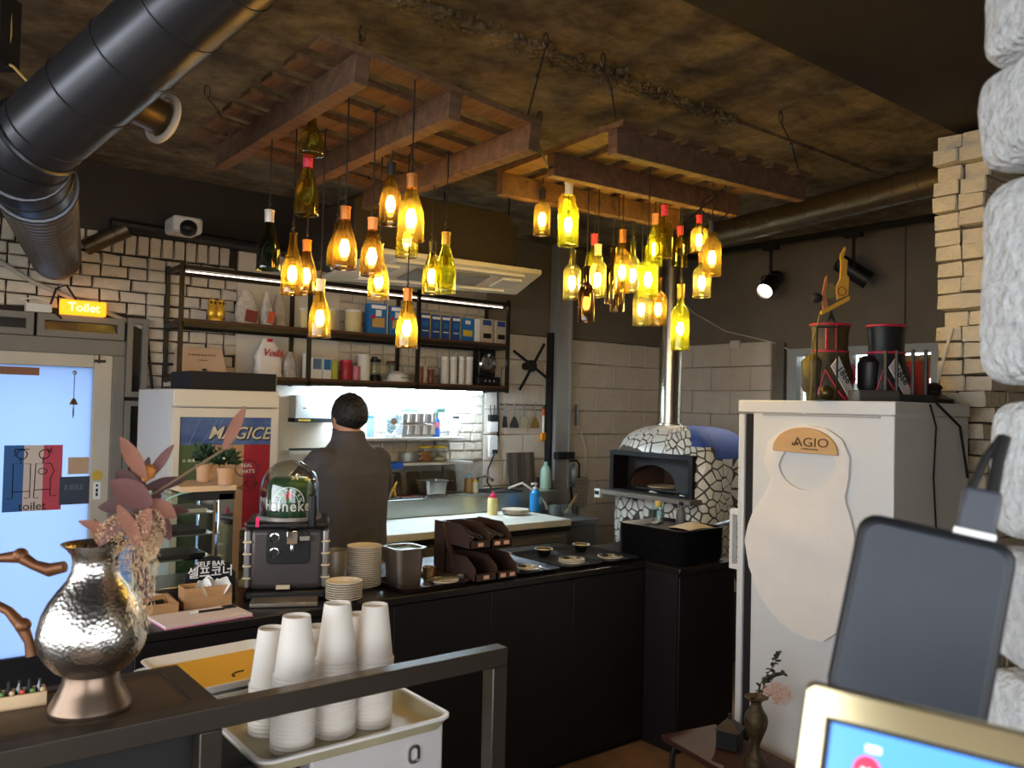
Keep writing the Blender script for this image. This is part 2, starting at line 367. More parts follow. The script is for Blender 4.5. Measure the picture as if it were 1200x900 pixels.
# --- side-wall window / hatch to the next room, seen above the white refrigerator
wn = MB(); o_ = [(2.55, 1.35), (3.68, 1.35), (3.68, 2.1), (2.55, 2.1)]; i_ = [(2.6, 1.4), (3.6, 1.4), (3.6, 2.04), (2.6, 2.04)]
wn.ring(o_, i_, .06, (XR-.02, 0, 0), (0, 1, 0), (0, 0, 1), (1, 0, 0))
win3 = struct(wn.build('window_3', mat('pale_blue_frame', (168, 172, 172), .5)))
MB().box(XR+.05, 2.6, 1.4, XR+.056, 3.6, 2.04).build('pane', CLEAR, win3)
MB().box(XR+.005, 3.16, 1.4, XR+.045, 3.2, 2.04).build('mullion', mat('pale_blue_frame'), win3)
cur = mat('floral_cloth', (196, 150, 84), .9, scale=28, col2=(96, 70, 50))
cp = [(2.6+i*.045, .012*math.sin(i*1.7)) for i in range(23)]
cm = MB()
for za, zb, ya, yb in ((1.87, 2.03, 2.62, 3.16), (1.5, 2.0, 3.28, 3.58)):
    n = 24; pts = [(ya+(yb-ya)*i/n, XR+.09+.012*math.sin(i*1.5)) for i in range(n+1)]
    vs_ = []
    for y, x in pts: vs_ += [(x, y, za), (x, y, zb), (x+.004, y, za), (x+.004, y, zb)]
    fs_ = []
    for i in range(n): a = i*4; fs_ += [(a, a+4, a+5, a+1), (a+2, a+3, a+7, a+6)]
    cm.add(vs_, fs_)
cm.build('curtain', cur, win3)
MB().box(XR+.62, 2.4, 1.2, XR+.66, 3.8, 1.86).build('far_wall', mat('far_room_wall', (188, 192, 192), .8), win3)
# ---- brick pier at the end of the partition behind the refrigerator (jagged edge)
pier_m = mat('pier_brick', (222, 206, 180), .85, var=.16, scale=16, bump=.5, bscale=40)
p0 = PD(1150, 300, 3.3)
bx, by = p0.x, p0.y
pier = struct(MB().box(bx+.13, by+.0, 0, bx+.9, by+.15, 2.8).build('wall_partition', mat('pier_core', (96, 84, 70), .9)))
dirx = V((1, 0, 0)); rp = random.Random(5)
PBM = [brick_mesh(.185, .056, .096, 200+k, .005) for k in range(5)]
for b_ in PBM: b_.materials[0] = pier_m
for k in range(40):
    z = .22+k*.0655
    if z > 2.74: break
    off = rp.choice((-.02, .0, .03, -.04, .015))+(.035 if k % 2 else 0)
    if 1.6 < z < 1.95: off += .03
    if z > 2.35: off -= .03
    for q in range(2):
        o = bpy.data.objects.new('brick', rp.choice(PBM)); COL.objects.link(o); o.parent = pier; o.location = (bx+off+q*.196+rp.uniform(-.015, .015), by+.068, z); o.rotation_euler = (0, 0, rp.uniform(-.03, .03))
        o = bpy.data.objects.new('brick', rp.choice(PBM)); COL.objects.link(o); o.parent = pier
        o.location = (bx+off+q*.196+rp.uniform(-.012, .012), by+.17, z); o.rotation_euler = (rp.uniform(-.01, .01), rp.uniform(-.012, .012), rp.uniform(-.03, .03))
# ---- near wall end of rough white stones beside the camera
stone_m = mat('whitewashed_stone', (225, 225, 224), .9, var=.3, scale=55, bump=1, bscale=60)
nw = struct(MB().box(1.17, .30, 0, XR, .40, 2.8).build('wall_near_extended', mat('near_wall_paint', (176, 174, 166), .9)))  # runs on unseen past the stones to keep window light off the refrigerator
MB().box(1.165, .298, 0, 1.24, .402, 2.8).build('green_edge', mat('green_wall_paint', (38, 96, 62), .8), nw)
def rough(o, s, seed, frq=9):
    t = bpy.data.textures.new('rough', 'CLOUDS'); t.noise_scale = 1/frq
    d = o.modifiers.new('d', 'DISPLACE'); d.texture = t; d.strength = s; d.texture_coords = 'GLOBAL'; d.mid_level = .5
def stone(x0, y0, x1, y1, t=1.02, parent=None):
    a, b = PD(x0, y0, t), PD(x1, y1, t); c = (a+b)/2; wx = abs(x1-x0)*t/FL/2; hz = abs(y1-y0)*t/FL/2
    m_ = MB(); n = 20; k = 14; vs_ = []; fs_ = []
    for j in range(k+1):
        ph = -PI/2+PI*j/k
        for i in range(n):
            th = 2*PI*i/n; e = .33
            sg = lambda q: math.copysign(abs(q)**e, q)
            vs_.append((wx*sg(math.cos(ph))*sg(math.cos(th)), .09*sg(math.cos(ph))*sg(math.sin(th)), hz*sg(math.sin(ph))))
    for j in range(k):
        for i in range(n): fs_.append((j*n+i, j*n+(i+1) % n, (j+1)*n+(i+1) % n, (j+1)*n+i))
    o = m_.add(vs_, fs_).build('stone', stone_m, parent, c, (0, R(1.3), -YAW), sub=1, ang=80); rough(o, .012, 1, 14)
for s_ in ((1186, -60, 1450, 62), (1180, 66, 1350, 190), (1183, 199, 1365, 453), (1198, 470, 1340, 640), (1186, 650, 1360, 790), (1186, 800, 1360, 960)): stone(*s_, parent=nw)
# ================================================================== OVERHEAD: ducts, pallets, bottle lamps, air conditioner, spots
ductm = mat('black_spiral_duct', (82, 82, 86), .32, .75, var=.2, scale=4)
def duct(name, label, pts, r, m_, ribs=.1, cat='duct'):
    root = thing(name, label, cat, pts[-1])
    MB().tube(pts, r, 28).build('pipe', m_, root, world=True, ang=50)
    rb_ = MB(); d = 0
    for a, b in zip(pts, pts[1:]):
        a, b = V(a), V(b); L = (b-a).length; t = (b-a).normalized(); n = max(1, int(L/ribs)); u = t.orthogonal().normalized(); v = t.cross(u)
        for i in range(n):
            c = a+t*(L*(i+.5)/n)
            rb_.tube([c+(u*math.cos(2*PI*k/24)+v*math.sin(2*PI*k/24))*r*1.005+t*(ribs*.5*k/24) for k in range(24)], .0028, 5, cap=True)
    s_ = rb_.build('spiral_seam', m_, root, world=True); return root
a = PD(46, 160, 2.36); b = PD(312, -72, 2.0); e1 = PD(28, 186, 2.40); e2 = PD(40, 214, 2.55); wl = PY(66, 303, YB-.045)
dt = (b-a).normalized()
rt = duct('exhaust_duct', 'thick black spiral exhaust duct bending down to the brick wall above the door', [b, a, e1, e2], .117, ductm, .16)
MB().tube([e2, e2+(wl-e2)*.2, wl], .115, 28).build('flexible_section', mat('ribbed_duct', (138, 128, 118), .34, .8), rt, world=True)
rb_ = MB(); ax_ = (wl-e2).normalized(); u_ = ax_.orthogonal().normalized(); v_ = ax_.cross(u_)
for i in range(26):
    c = e2+(wl-e2)*(.06+.9*i/25); rb_.tube([c+(u_*math.cos(2*PI*k/24)+v_*math.sin(2*PI*k/24))*.116 for k in range(24)], .005, 5, closed=True)
rb_.build('rib', mat('ribbed_duct'), rt, world=True)
for q in (a, e1, e2):
    d_ = dt if q is a else ax_; u2 = d_.orthogonal().normalized(); v2 = d_.cross(u2)
    MB().tube([q+(u2*math.cos(2*PI*k/24)+v2*math.sin(2*PI*k/24))*.119 for k in range(24)], .008, 6, closed=True).build('collar', ductm, rt, world=True)
goldd = mat('bare_spiral_duct', (120, 104, 80), .35, .8, var=.2)
rt = duct('ceiling_duct', 'long thin metal duct under the ceiling along the taupe side wall', [PZ(772, 292, 2.72), PZ(1120, 205, 2.72)], .075, goldd, .13)
sa, sb = PD(150, 118, 2.56), PD(190, 139, 2.66); rt = thing('stub_pipe', 'short brown pipe stub with a white ring below the thick black duct', 'duct', sb)
MB().tube([sa, sb], .055, 28, cap=False).tube([sb, sa], .052, 28, cap=False).build('pipe', goldd, rt, world=True, fix=False); MB().tube([sa, sa+(sb-sa)*.02], .055, 28).build('end_plate', goldd, rt, world=True)
q = PD(191, 139, 2.66); ax_ = (PD(190, 139, 2.66)-PD(150, 118, 2.56)).normalized(); u_ = ax_.orthogonal().normalized(); v_ = ax_.cross(u_)
MB().tube([q+(u_*math.cos(2*PI*k/28)+v_*math.sin(2*PI*k/28))*.072 for k in range(28)], .012, 8, closed=True).build('white_ring', WMAT, rt, world=True)
# conduits on the upper back wall
tag(MB().tube([PY(-40, 282, YB-.04), PY(40, 331, YB-.04), PY(172, 386, YB-.04)], .012, 8).build('cable_conduit', mat('conduit_white', (176, 166, 150), .5)), 'slanting pale cable conduit across the bricks above the toilet sign', 'conduit')
rt = duct('wall_pipe', 'short grey pipe running into the bricks beside the thick duct', [PY(150, 268, YB-.1), PY(100, 290, YB-.02)], .045, goldd, .1)
tag(MB().tube([PY(130, 262, YB-.09), PY(300, 290, YB-.09), PY(620, 330, YB-.09)], .035, 10).build('black_pipe', mat('black_pipe', (30, 27, 26), .5)), 'long black pipe along the top of the back wall', 'pipe')
c_ = thing('security_camera', 'white dome security camera on the back wall above the bricks', 'camera', PY(215, 272, 4.75))
MB().cb(0, 0, .03, .16, .18, .09).build('housing', WHITE, c_, bevel=.02, seg=3); MB().sph((0, -.08, .01), (.05, .05, .045)).build('lens_dome', BLACK, c_)
MB().box(-.04, .089, .01, .04, .14, .06).build('bracket', WHITE, c_)
# ---------------------------------------------------------------- pallets
palw = mat('pallet_wood', (124, 90, 58), .8, col2=(80, 56, 36), scale=5, stretch=(7, 1, 7), bump=.25, bscale=20)
palw2 = mat('pallet_wood_cross', (118, 86, 60), .8, col2=(78, 54, 38), scale=5, stretch=(1, 7, 7), bump=.25, bscale=20)
OV = .1
def pallet(label, loc, rot, L, W, nsl, sm, lm, hang):
    """local x: slats' direction, y: stringers' direction; bottom of stringers at z 0"""
    p = thing('wooden_pallet', label, 'pallet', loc, rot=rot, group='pallets hung from the ceiling')
    for i in range(3):
        x = -W/2+(W-.045)*i/2
        MB().box(x, -L/2, 0, x+.045, L/2, .085).build('stringer', sm, p, bevel=.003)
    sw = .088; gap = (L-nsl*sw)/(nsl-1)
    me = None
    for i in range(nsl):
        y = -L/2+i*(sw+gap)
        if me is None: me = MB().box(-W/2-OV, 0, .0855, W/2, sw, .104).build('slat', lm, p, (0, y, 0), bevel=.002)
        else: o = bpy.data.objects.new('slat', me.data); COL.objects.link(o); o.parent = p; o.location = (0, y, 0)
    return p
pl1 = pallet('brown slatted pallet with bottle lamps between the thick duct and the air conditioner', (1.355, 2.57, 2.455), (0, R(5), 0), 1.10, .66, 7, palw2, palw, 0)
OV = .03
pl2 = pallet('amber-lit slatted pallet with bottle lamps in front of the pizza oven corner', (2.45, 2.245, 2.455), (0, 0, R(86)), .99, .72, 7, palw2, palw, 0)
wire = mat('chain_wire', (96, 86, 74), .4, .8); cordm = mat('black_cord', (20, 18, 17), .7)
def chain(label, lo, hi):
    lo, hi = V(lo), V(hi); t = thing('hanging_chain', label, 'chain', lo, group='pallet chains')
    MB().tube([lo, lo.lerp(hi, .5)+V((.006, 0, 0)), hi-V((0, 0, .05))], .0028, 5).build('wire', wire, t, world=True)
    q = hi-V((0, 0, .028)); MB().tube([q+V((.012*math.cos(k*PI/5), 0, .026*math.sin(k*PI/5))) for k in range(10)], .0035, 5, closed=True).build('hook', wire, t, world=True)
    g = lo.lerp(hi, .45); MB().sph(g, (.008, .008, .014), 6, 5).build('knot', wire, t, world=True)
for (lo, hpx, lab) in (((1.06, 2.06, 2.59), (425, 30), 'wire chain holding the duct-side pallet at its high near corner'),
                       ((1.06, 3.08, 2.59), (243, 100), 'wire chain with knots holding the duct-side pallet at its far corner'),
                       ((1.665, 2.06, 2.545), (640, 38), 'long pale wire chain at the low corner of the duct-side pallet'),
                       ((1.96, 1.95, 2.561), (707, 62), 'knotted wire chain at the near corner of the oven-side pallet'),
                       ((2.92, 1.88, 2.561), (915, 130), 'wire chain at the far end of the oven-side pallet'),
                       ((2.02, 2.60, 2.561), (633, 130), 'dark wire chain behind the gap between both pallets')):
    h = PZ(*hpx, ZC) if lo[1] > 2.1 or True else None
    zt = ZC if h.y > 2.27 else ZC+.015
    h = PZ(*hpx, zt); chain(lab, lo, (h.x, h.y, zt))
# ---------------------------------------------------------------- bottle lamps
G = {'amber': glassmat('amber_glass', (212, 184, 96), .09, diff=.08, dcol=(190, 160, 60)),
     'brown': glassmat('brown_glass', (164, 132, 78), .10, diff=.08, dcol=(160, 124, 50)),
     'olive': glassmat('olive_glass', (204, 194, 110), .10, diff=.08, dcol=(160, 150, 40)),
     'lime': glassmat('lime_glass', (232, 232, 110), .09, diff=.12, dcol=(190, 200, 40)),
     'green': glassmat('dark_green_glass', (82, 108, 62), .13, diff=.05, dcol=(40, 70, 30)),
     'clear': glassmat('pale_green_glass', (226, 226, 170), .09, diff=.06, dcol=(220, 210, 120)),
     'smoky': glassmat('smoky_glass', (160, 136, 124), .13, diff=.05, dcol=(110, 84, 70)),
     'dark': glassmat('dark_brown_glass', (96, 66, 36), .12, diff=.06, dcol=(110, 70, 24))}
F = {'silver': mat('silver_foil', (205, 198, 186), .35, .3), 'pink': mat('pink_foil', (214, 62, 88), .45), 'copper': mat('copper_foil', (206, 128, 62), .35, .4),
     'black': mat('black_foil', (26, 22, 22), .5), 'gold': mat('gold_foil', (206, 164, 66), .35, .5), 'green': None, 'white': mat('white_foil', (226, 214, 184), .5),
     'peach': mat('peach_foil', (226, 160, 110), .45), 'bare': None, 'orange': mat('orange_foil', (226, 138, 50), .4)}
bulbm = {1: emat('bulb_glow', (255, 218, 152), 62), 2: emat('bulb_glow_bright', (255, 220, 152), 98), .5: emat('bulb_glow_dim', (255, 206, 126), 26)}
brass = mat('socket_brass', (120, 92, 50), .4, .8)
B1 = (1.05, 2.04, 1.67, 3.10); B2 = (1.98, 1.9, 2.95, 2.58)
PLACED = []; STR = {B1: [-.3075, 0, .3075], B2: [-.3375, 0, .3375]}
def pallet_at(p, box):
    """(across the stringers, along the stringers, height of the slats' underside) at a point, in that pallet's own frame"""
    if box is B1: return (p.x-1.355)/math.cos(R(5)), p.y-2.57, 2.455+.0855/math.cos(R(5))-(p.x-1.355)*math.tan(R(5))
    d = V((p.x-2.45, p.y-2.245)); c_, s_ = math.cos(R(86)), math.sin(R(86)); return d.x*c_+d.y*s_, -d.x*s_+d.y*c_, 2.455+.0855
DT = {(478, 301): .16, (697, 338): .14, (701, 348): -.06, (719, 355): .02, (724, 365): .16, (730, 343): .12, (742, 342): -.05, (760, 347): -.05, (752, 381): .14, (772, 381): .02, (688, 377): .2, (665, 256): .2}
def bottle_lamp(px, yt, yb, wpx, shape, g, f, lit, label, box, dia=.076):
    dt_ = DT.get((px, yb), 0); t = FL*dia/wpx+dt_
    for _ in range(60):
        p = PD(px, yb, t)
        if dep(p) and (p.x < box[0] or p.y < box[1]): t += .03
        elif p.x > box[2] or p.y > box[3]: t -= .03
        else: break
    t0 = t
    for dd in [0]+[s_*.02*n_ for n_ in range(1, 30) for s_ in (1, -1)]:
        t = t0+dd; p = PD(px, yt, t); r = wpx*t/FL/2; zb_ = PD(px, yb, t).z
        if not (box[0]-.03 < p.x < box[2]+.03 and box[1]-.03 < p.y < box[3]+.03): continue
        u_, v_, zs_ = pallet_at(p, box)
        if p.z > zs_-.044 and not (px == 366): continue
        if p.z+.045 > zs_-.0855 and any(abs(u_-c_) < max(.0225, 0)+r*(1.0 if p.z-(p.z-zb_)*.45 > zs_-.0855 else .6)+.006 for c_ in STR[box]): continue
        if all((p.x-a_)**2+(p.y-b_)**2 > (r+c_+.012)**2 or p.z+.02 < d_ or zb_ > e_+.02 for a_, b_, c_, d_, e_ in PLACED) and all((p.x-a_)**2+(p.y-b_)**2 > (max(r, c_)+.008)**2 for a_, b_, c_, d_, e_ in PLACED): break
    else: t = t0; print('UNPLACED', px, yb)
    p = PD(px, yt, t); k = t/FL; r = wpx*k/2; L = (yb-yt)*k; PLACED.append((p.x, p.y, r, p.z-L, p.z))
    o = thing('pendant_bottle_lamp', label, 'lamp', p-V((0, 0, L)), group='bottle lamps')
    nr = max(.0125, r*.36)
    if shape == 'g': prof = [(r*.985, 0), (r, .01), (r, L*.30), (r*.93, L*.42), (r*.74, L*.56), (r*.50, L*.70), (nr, L*.80), (nr, L*.985), (nr*1.18, L*.985), (nr*1.18, L)]
    else: prof = [(r*.985, 0), (r, .01), (r, L*.52), (r*.95, L*.58), (r*.78, L*.645), (r*.5, L*.685), (nr, L*.72), (nr, L*.98), (nr*1.18, L*.98), (nr*1.18, L)]
    MB().lathe(prof, 22, cap=False).build('bottle_glass', G[g], o, fix=False, ang=60)
    MB().tube([(r*math.cos(2*PI*i/22), r*math.sin(2*PI*i/22), 0) for i in range(22)], .0022, 5, closed=True).build('cut_rim', G[g], o)
    if F.get(f): MB().lathe([(nr*1.1, L*.80), (nr*1.12, L*.81), (nr*1.14, L*.975), (nr*1.24, L*.98), (nr*1.24, L+.002)], 16).build('neck_foil', F[f], o)
    hz = L*.32
    if lit:
        MB().lathe([(.0001, hz-.026), (.009, hz-.023), (.0145, hz-.010), (.016, hz+.002), (.0135, hz+.015), (.009, hz+.028)], 14).build('bulb', bulbm[lit], o)
    else:
        MB().lathe([(.0001, hz-.03), (.010, hz-.027), (.0165, hz-.012), (.0185, hz+.002), (.015, hz+.016), (.010, hz+.028)], 14).build('bulb', CLEAR, o)
    MB().lathe([(.009, hz+.028), (.011, hz+.03), (.011, hz+.055), (.005, hz+.06)], 12).build('socket', brass, o)
    # the cord ends at a stringer's underside, at a slat's underside, or is tied across the gap between two slats
    u_, v_, zs_ = pallet_at(p, box); sw_, gp = .088, ((1.1 if box is B1 else .99)-7*.088)/6; f_ = (v_+(1.1 if box is B1 else .99)/2) % (sw_+gp); cm_ = MB()
    on_str = any(abs(u_-c_) < .0225 for c_ in STR[box]); top = zs_-o.location.z+.003
    if on_str: top -= .0855
    cm_.tube([(0, 0, hz+.06), (0, 0, L), (.001, 0, top)], .0025, 6)
    if not on_str and f_ > sw_:
        dv = (V((0, 1, 0)) if box is B1 else V((-math.sin(R(86)), math.cos(R(86)), 0))); cm_.tube([V((0, 0, top))+dv*(sw_-f_-.004)+V((0, 0, .003)), V((0, 0, top)), V((0, 0, top))+dv*(sw_+gp-f_+.004)+V((0, 0, .003))], .0025, 6)
    cm_.build('cord', cordm, o)
    w_ = MB().tube([(.006*math.cos(q*1.3), .006*math.sin(q*1.3), L+.004+q*.004) for q in range(9)], .0014, 4); w_.build('wire_twist', wire, o)
    return o
D1 = ' under the duct-side pallet'
LB = [(316, 247, 316, 27, 'g', 'green', 'silver', 0, 'unlit dark green champagne bottle lamp with silver neck foil'),
 (366, 136, 181, 29, 'g', 'olive', 'bare', 0, 'unlit smoky bottle lamp tucked high against the outer stringer'),
 (361, 183, 252, 28, 'g', 'olive', 'pink', 0, 'unlit olive bottle lamp with pink neck foil'),
 (344, 273, 345, 26, 'g', 'amber', 'bare', 1, 'lit olive bottle lamp with bare green neck'),
 (360, 282, 344, 25, 'g', 'brown', 'orange', 1, 'lit brown bottle lamp with orange neck foil'),
 (405, 243, 315, 29, 'g', 'brown', 'copper', 1, 'lit dark brown bottle lamp with copper foil and black lip'),
 (376, 328, 395, 26, 'g', 'amber', 'white', 1, 'lit amber bottle lamp with pale neck foil'),
 (437, 256, 323, 28, 'g', 'brown', 'peach', 1, 'lit brown bottle lamp with pale peach neck foil'),
 (445, 286, 350, 25, 'g', 'amber', 'bare', 2, 'brightly lit yellow bottle lamp half behind the peach-necked one'),
 (459, 192, 263, 27, 'g', 'brown', 'black', 1, 'lit brown bottle lamp with long black neck'),
 (483, 205, 282, 31, 'g', 'amber', 'copper', 2, 'largest bright amber bottle lamp with copper neck and black lip'),
 (478, 240, 301, 26, 'g', 'olive', 'bare', 1, 'lit yellow-green bottle lamp directly below the largest amber one'),
 (478, 339, 407, 26, 'g', 'amber', 'copper', 2, 'lowest bright amber bottle lamp in front of the pasta boxes'),
 (507, 284, 344, 23, 'g', 'olive', 'black', 1, 'lit olive bottle lamp with dark neck next to an unlit one'),
 (523, 273, 343, 25, 'g', 'lime', 'gold', 0, 'unlit pale green bottle lamp with gold lip'),
 (396, 262, 311, 24, 'g', 'amber', 'bare', .5, 'dim amber bottle lamp half hidden behind the copper-necked brown one')]
for b_ in LB: bottle_lamp(*b_[:8], b_[8]+D1, B1)
D2 = ' under the oven-side pallet'
RB = [(636, 222, 275, 20, 'b', 'amber', 'black', 1, 'lit clear bottle lamp with tall black neck foil'),
 (667, 214, 288, 24, 'b', 'lime', 'white', 2, 'bright lime bottle lamp with white neck foil'),
 (665, 214, 256, 21, 'b', 'amber', 'bare', .5, 'dim amber bottle lamp behind the bright lime one'),
 (671, 293, 350, 21, 'b', 'clear', 'bare', 1, 'lit pale bottle lamp with bare clear neck hanging alone'),
 (697, 275, 338, 21, 'b', 'lime', 'pink', .5, 'dim yellow bottle lamp with crumpled red neck foil'),
 (701, 287, 348, 21, 'b', 'clear', 'white', 1, 'lit clear bottle lamp with white foil and black lip'),
 (719, 290, 355, 20, 'b', 'smoky', 'bare', 0, 'unlit smoky purple bottle lamp'),
 (688, 312, 377, 20, 'b', 'dark', 'bare', .5, 'dark brown bottle lamp with a small glow, low in the cluster'),
 (724, 308, 365, 17, 'b', 'smoky', 'bare', 0, 'narrow unlit smoky bottle lamp behind the purple one'),
 (730, 270, 343, 19, 'b', 'amber', 'copper', 2, 'bright orange bottle lamp with red-brown neck'),
 (742, 283, 342, 18, 'b', 'clear', 'bare', 2, 'bright pale bottle lamp with green neck beside the orange one'),
 (760, 288, 347, 23, 'b', 'lime', 'bare', 2, 'brightest yellow bottle lamp in the middle of the cluster'),
 (779, 241, 302, 20, 'b', 'olive', 'pink', 0, 'unlit green bottle lamp with tall hot pink neck foil'),
 (768, 251, 312, 18, 'b', 'lime', 'peach', 1, 'lit lime bottle lamp with peach foil behind the pink-necked one'),
 (797, 266, 313, 18, 'b', 'olive', 'pink', 0, 'small unlit olive bottle lamp with short pink foil'),
 (820, 253, 296, 20, 'b', 'amber', 'pink', 2, 'bright amber bottle lamp with dark pink neck by the pallet end'),
 (835, 260, 323, 22, 'b', 'amber', 'black', 1, 'lit amber bottle lamp with black neck and looped cable'),
 (823, 297, 348, 21, 'b', 'clear', 'copper', 1, 'lit clear bottle lamp with pinkish neck below the amber pair'),
 (752, 325, 381, 20, 'b', 'clear', 'bare', 1, 'lit greenish clear bottle lamp, left one of the low touching pair'),
 (772, 325, 381, 20, 'b', 'amber', 'bare', 1, 'lit amber-clear bottle lamp of the low touching pair'),
 (798, 334, 410, 21, 'b', 'lime', 'gold', 2, 'lowest bright lime bottle lamp with gold foil before the chimney')]
for b_ in RB: bottle_lamp(*b_[:8], b_[8].replace('left one of the low', 'greener of the low')+D2, B2)
tag(MB().tube([PD(846, 204, 3.23), PD(852, 222, 3.23)]+[PD(838+17*math.cos(k*PI/7), 243+14*math.sin(k*PI/7), 3.23) for k in range(12)]+[PD(812, 252, 3.2), PD(800, 262, 3.18)], .003, 5).build('looped_cable', cordm), 'thin looped cable hanging at the end of the oven-side pallet', 'cable')
tag(MB().tube([(1.662, 2.024, 2.485), (1.74, 2.08, 2.462), (1.83, 2.16, 2.458), (1.91, 2.24, 2.47), (1.96, 2.28, 2.49)], .004, 5).build('pallet_cable', cordm), 'black cable strung between the two pallets', 'cable')
# ---------------------------------------------------------------- ceiling cassette air conditioner
ac = thing('ceiling_air_conditioner', 'dark boxed ceiling air conditioner with a tilted white grille panel above the wall shelf', 'air conditioner', (2.4, 3.9, 2.36))
acd = mat('ac_casing', (58, 48, 38), .7, var=.2)
F_, R_ = PY(447, 297, 3.42), PY(635, 322, 3.42); B_, L_ = PY(605, 346, 3.66), PY(379, 328, 4.05)
zt = PY(560, 243, 3.55).z; zb = max(F_.z, R_.z)+.005
x0, x1 = PY(415, 250, 3.55).x, PY(606, 265, 3.55).x
poly = [(x0, zb), (x1, zb), (x1, zt-.07), (x1-.07, zt), (x0+.12, zt), (x0, zt-.07)]
MB().prism(poly, .7, (0, 3.55, 0)).build('casing', acd, ac, world=True, bevel=.006)
dn = V((0, 0, .028)); MB().hexa([F_, R_, B_, L_], [p+dn for p in (F_, R_, B_, L_)]).build('grille_panel', mat('ac_white', (224, 212, 190), .45), ac, world=True, bevel=.006)
def bl(u, v, dz=-.004): return (F_.lerp(R_, u)).lerp(L_.lerp(B_, u), v)+V((0, 0, dz))
MB().hexa([bl(.3, .3), bl(.72, .3), bl(.72, .72), bl(.3, .72)], [bl(.3, .3, .004), bl(.72, .3, .004), bl(.72, .72, .004), bl(.3, .72, .004)]).build('intake_grille', mat('ac_grille', (128, 118, 104), .6), ac, world=True)
lv = mat('ac_louver', (212, 206, 194), .25)
for u0, u1, v0, v1 in ((.12, .9, .1, .22), (.12, .9, .8, .9), (.08, .2, .3, .7), (.8, .92, .3, .7)):
    MB().hexa([bl(u0, v0, -.012), bl(u1, v0, -.012), bl(u1, v1, -.004), bl(u0, v1, -.004)], [bl(u0, v0, .002), bl(u1, v0, .002), bl(u1, v1, .002), bl(u0, v1, .002)]).build('louver', lv, ac, world=True)
for x, y in ((x0+.1, 3.6), (x1-.02, 3.6), (x0+.1, 4.2), (x1-.05, 4.2)): MB().cyl(x, y, zt-.06, ZC, .006, 6).build('suspension_rod', cordm, ac, world=True)
# ---------------------------------------------------------------- track lights
tr0, tr1 = PX(800, 305, 5.35), PX(1150, 252, 5.35); zt = ZC
tag(MB().box(5.33, tr1.y, ZC-.04, 5.37, tr0.y, ZC).build('lighting_track', BMAT), 'black lighting track on the ceiling along the side wall', 'track')
def spot(px, py, label, aim, on):
    p = PX(px, py, 5.35); o = thing('track_spotlight', label, 'spotlight', (5.35, p.y, p.z))
    MB().cyl(0, 0, .03, ZC-.04-p.z, .012, 8).cb(0, 0, ZC-.055-p.z, .05, .12, .03).build('stem', BMAT, o)
    d = V(aim).normalized(); q = d.to_track_quat('Z', 'Y').to_euler()
    r_ = .062
    b_ = MB().lathe([(.02, -.13), (r_*.9, -.12), (r_, -.1), (r_, .12), (r_*.94, .12), (r_*.9, .1)], 24, cap=False).lathe([(.0001, -.13), (.02, -.13)], 24, cap=False).build('lamp_head', BLACK, o, rot=q)
    MB().lathe([(.0001, .1), (r_*.9, .1)], 24, cap=False).build('lamp_lens', emat('spot_lens', (255, 236, 200), 6) if on else BMAT, o, rot=q)
    MB().tube([(-.07, 0, 0), (-.07, 0, .06), (0, 0, .075), (.07, 0, .06), (.07, 0, 0)], .006, 6).build('yoke', BMAT, o, rot=(0, 0, d.to_2d().angle_signed(V((0, 1)))))
    if on:
        l = bpy.data.lights.new('spot_beam', 'SPOT'); l.energy = 40; l.color = (1, .86, .66); l.spot_size = R(60); l.shadow_soft_size = .05
        lo = bpy.data.objects.new('spot_beam', l); COL.objects.link(lo); lo.parent = o; lo.rotation_euler = (-d).to_track_quat('Z', 'Y').to_euler(); lo.location = d*.14
spot(903, 333, 'lit black track spotlight pointing at the pizza oven', (-.62, -.10, -.42), True)
spot(1000, 318, 'unlit black track spotlight turned away behind the golden ornament', (.5, -.7, -.6), False)
# ================================================================== WALL SHELF AND WHAT STANDS ON IT
SX0, SX1, SY0, SY1 = 1.39, 3.665, 4.70, 4.965; Z1, Z2, Z3 = 1.745, 2.047, 2.36
ws = thing('wall_shelf', 'two-tier steel and wood wall shelf with light strips on the back wall', 'shelf', ((SX0+SX1)/2, SY1, Z1))
for x in (SX0, 2.144, 2.912, SX1):
    for y in (SY0, SY1): MB().cb(x, y, (Z1+Z3)/2-.01, .022, .022, Z3-Z1+.05).build('post', TUBE, ws, world=True)
for z in (Z1, Z2, Z3):
    for y in (SY0, SY1): MB().box(SX0, y-.011, z-.03, SX1, y+.011, z-.004).build('rail', TUBE, ws, world=True)
    for x in (SX0, SX1): MB().box(x-.011, SY0, z-.03, x+.011, SY1, z-.004).build('rail', TUBE, ws, world=True)
for z in (Z1, Z2): MB().box(SX0+.012, SY0-.006, z-.004, SX1-.012, SY1+.012, z+.014).build('board', WOOD, ws, world=True, bevel=.002)
for z, y, e, s_ in ((Z3-.034, SY0+.03, (255, 232, 206), 3),): MB().box(SX0+.03, y, z-.005, SX1-.03, y+.010, z).build('light_strip', emat('shelf_strip', e, s_), ws, world=True)
led = emat('kitchen_led', (200, 232, 255), 105)
MB().box(2.30, SY0+.10, Z1-.045, 3.52, SY0+.125, Z1-.031).build('led_tube', led, ws, world=True)
gold = mat('gold_paint', (226, 178, 60), .3, .45); SHY = 4.80
def shelf_span(xa, xb, yt, z, Y=SHY): a = PY(xa, yt, Y); b = PY(xb, yt, Y); return a.x, b.x, (a.z+b.z)/2-z
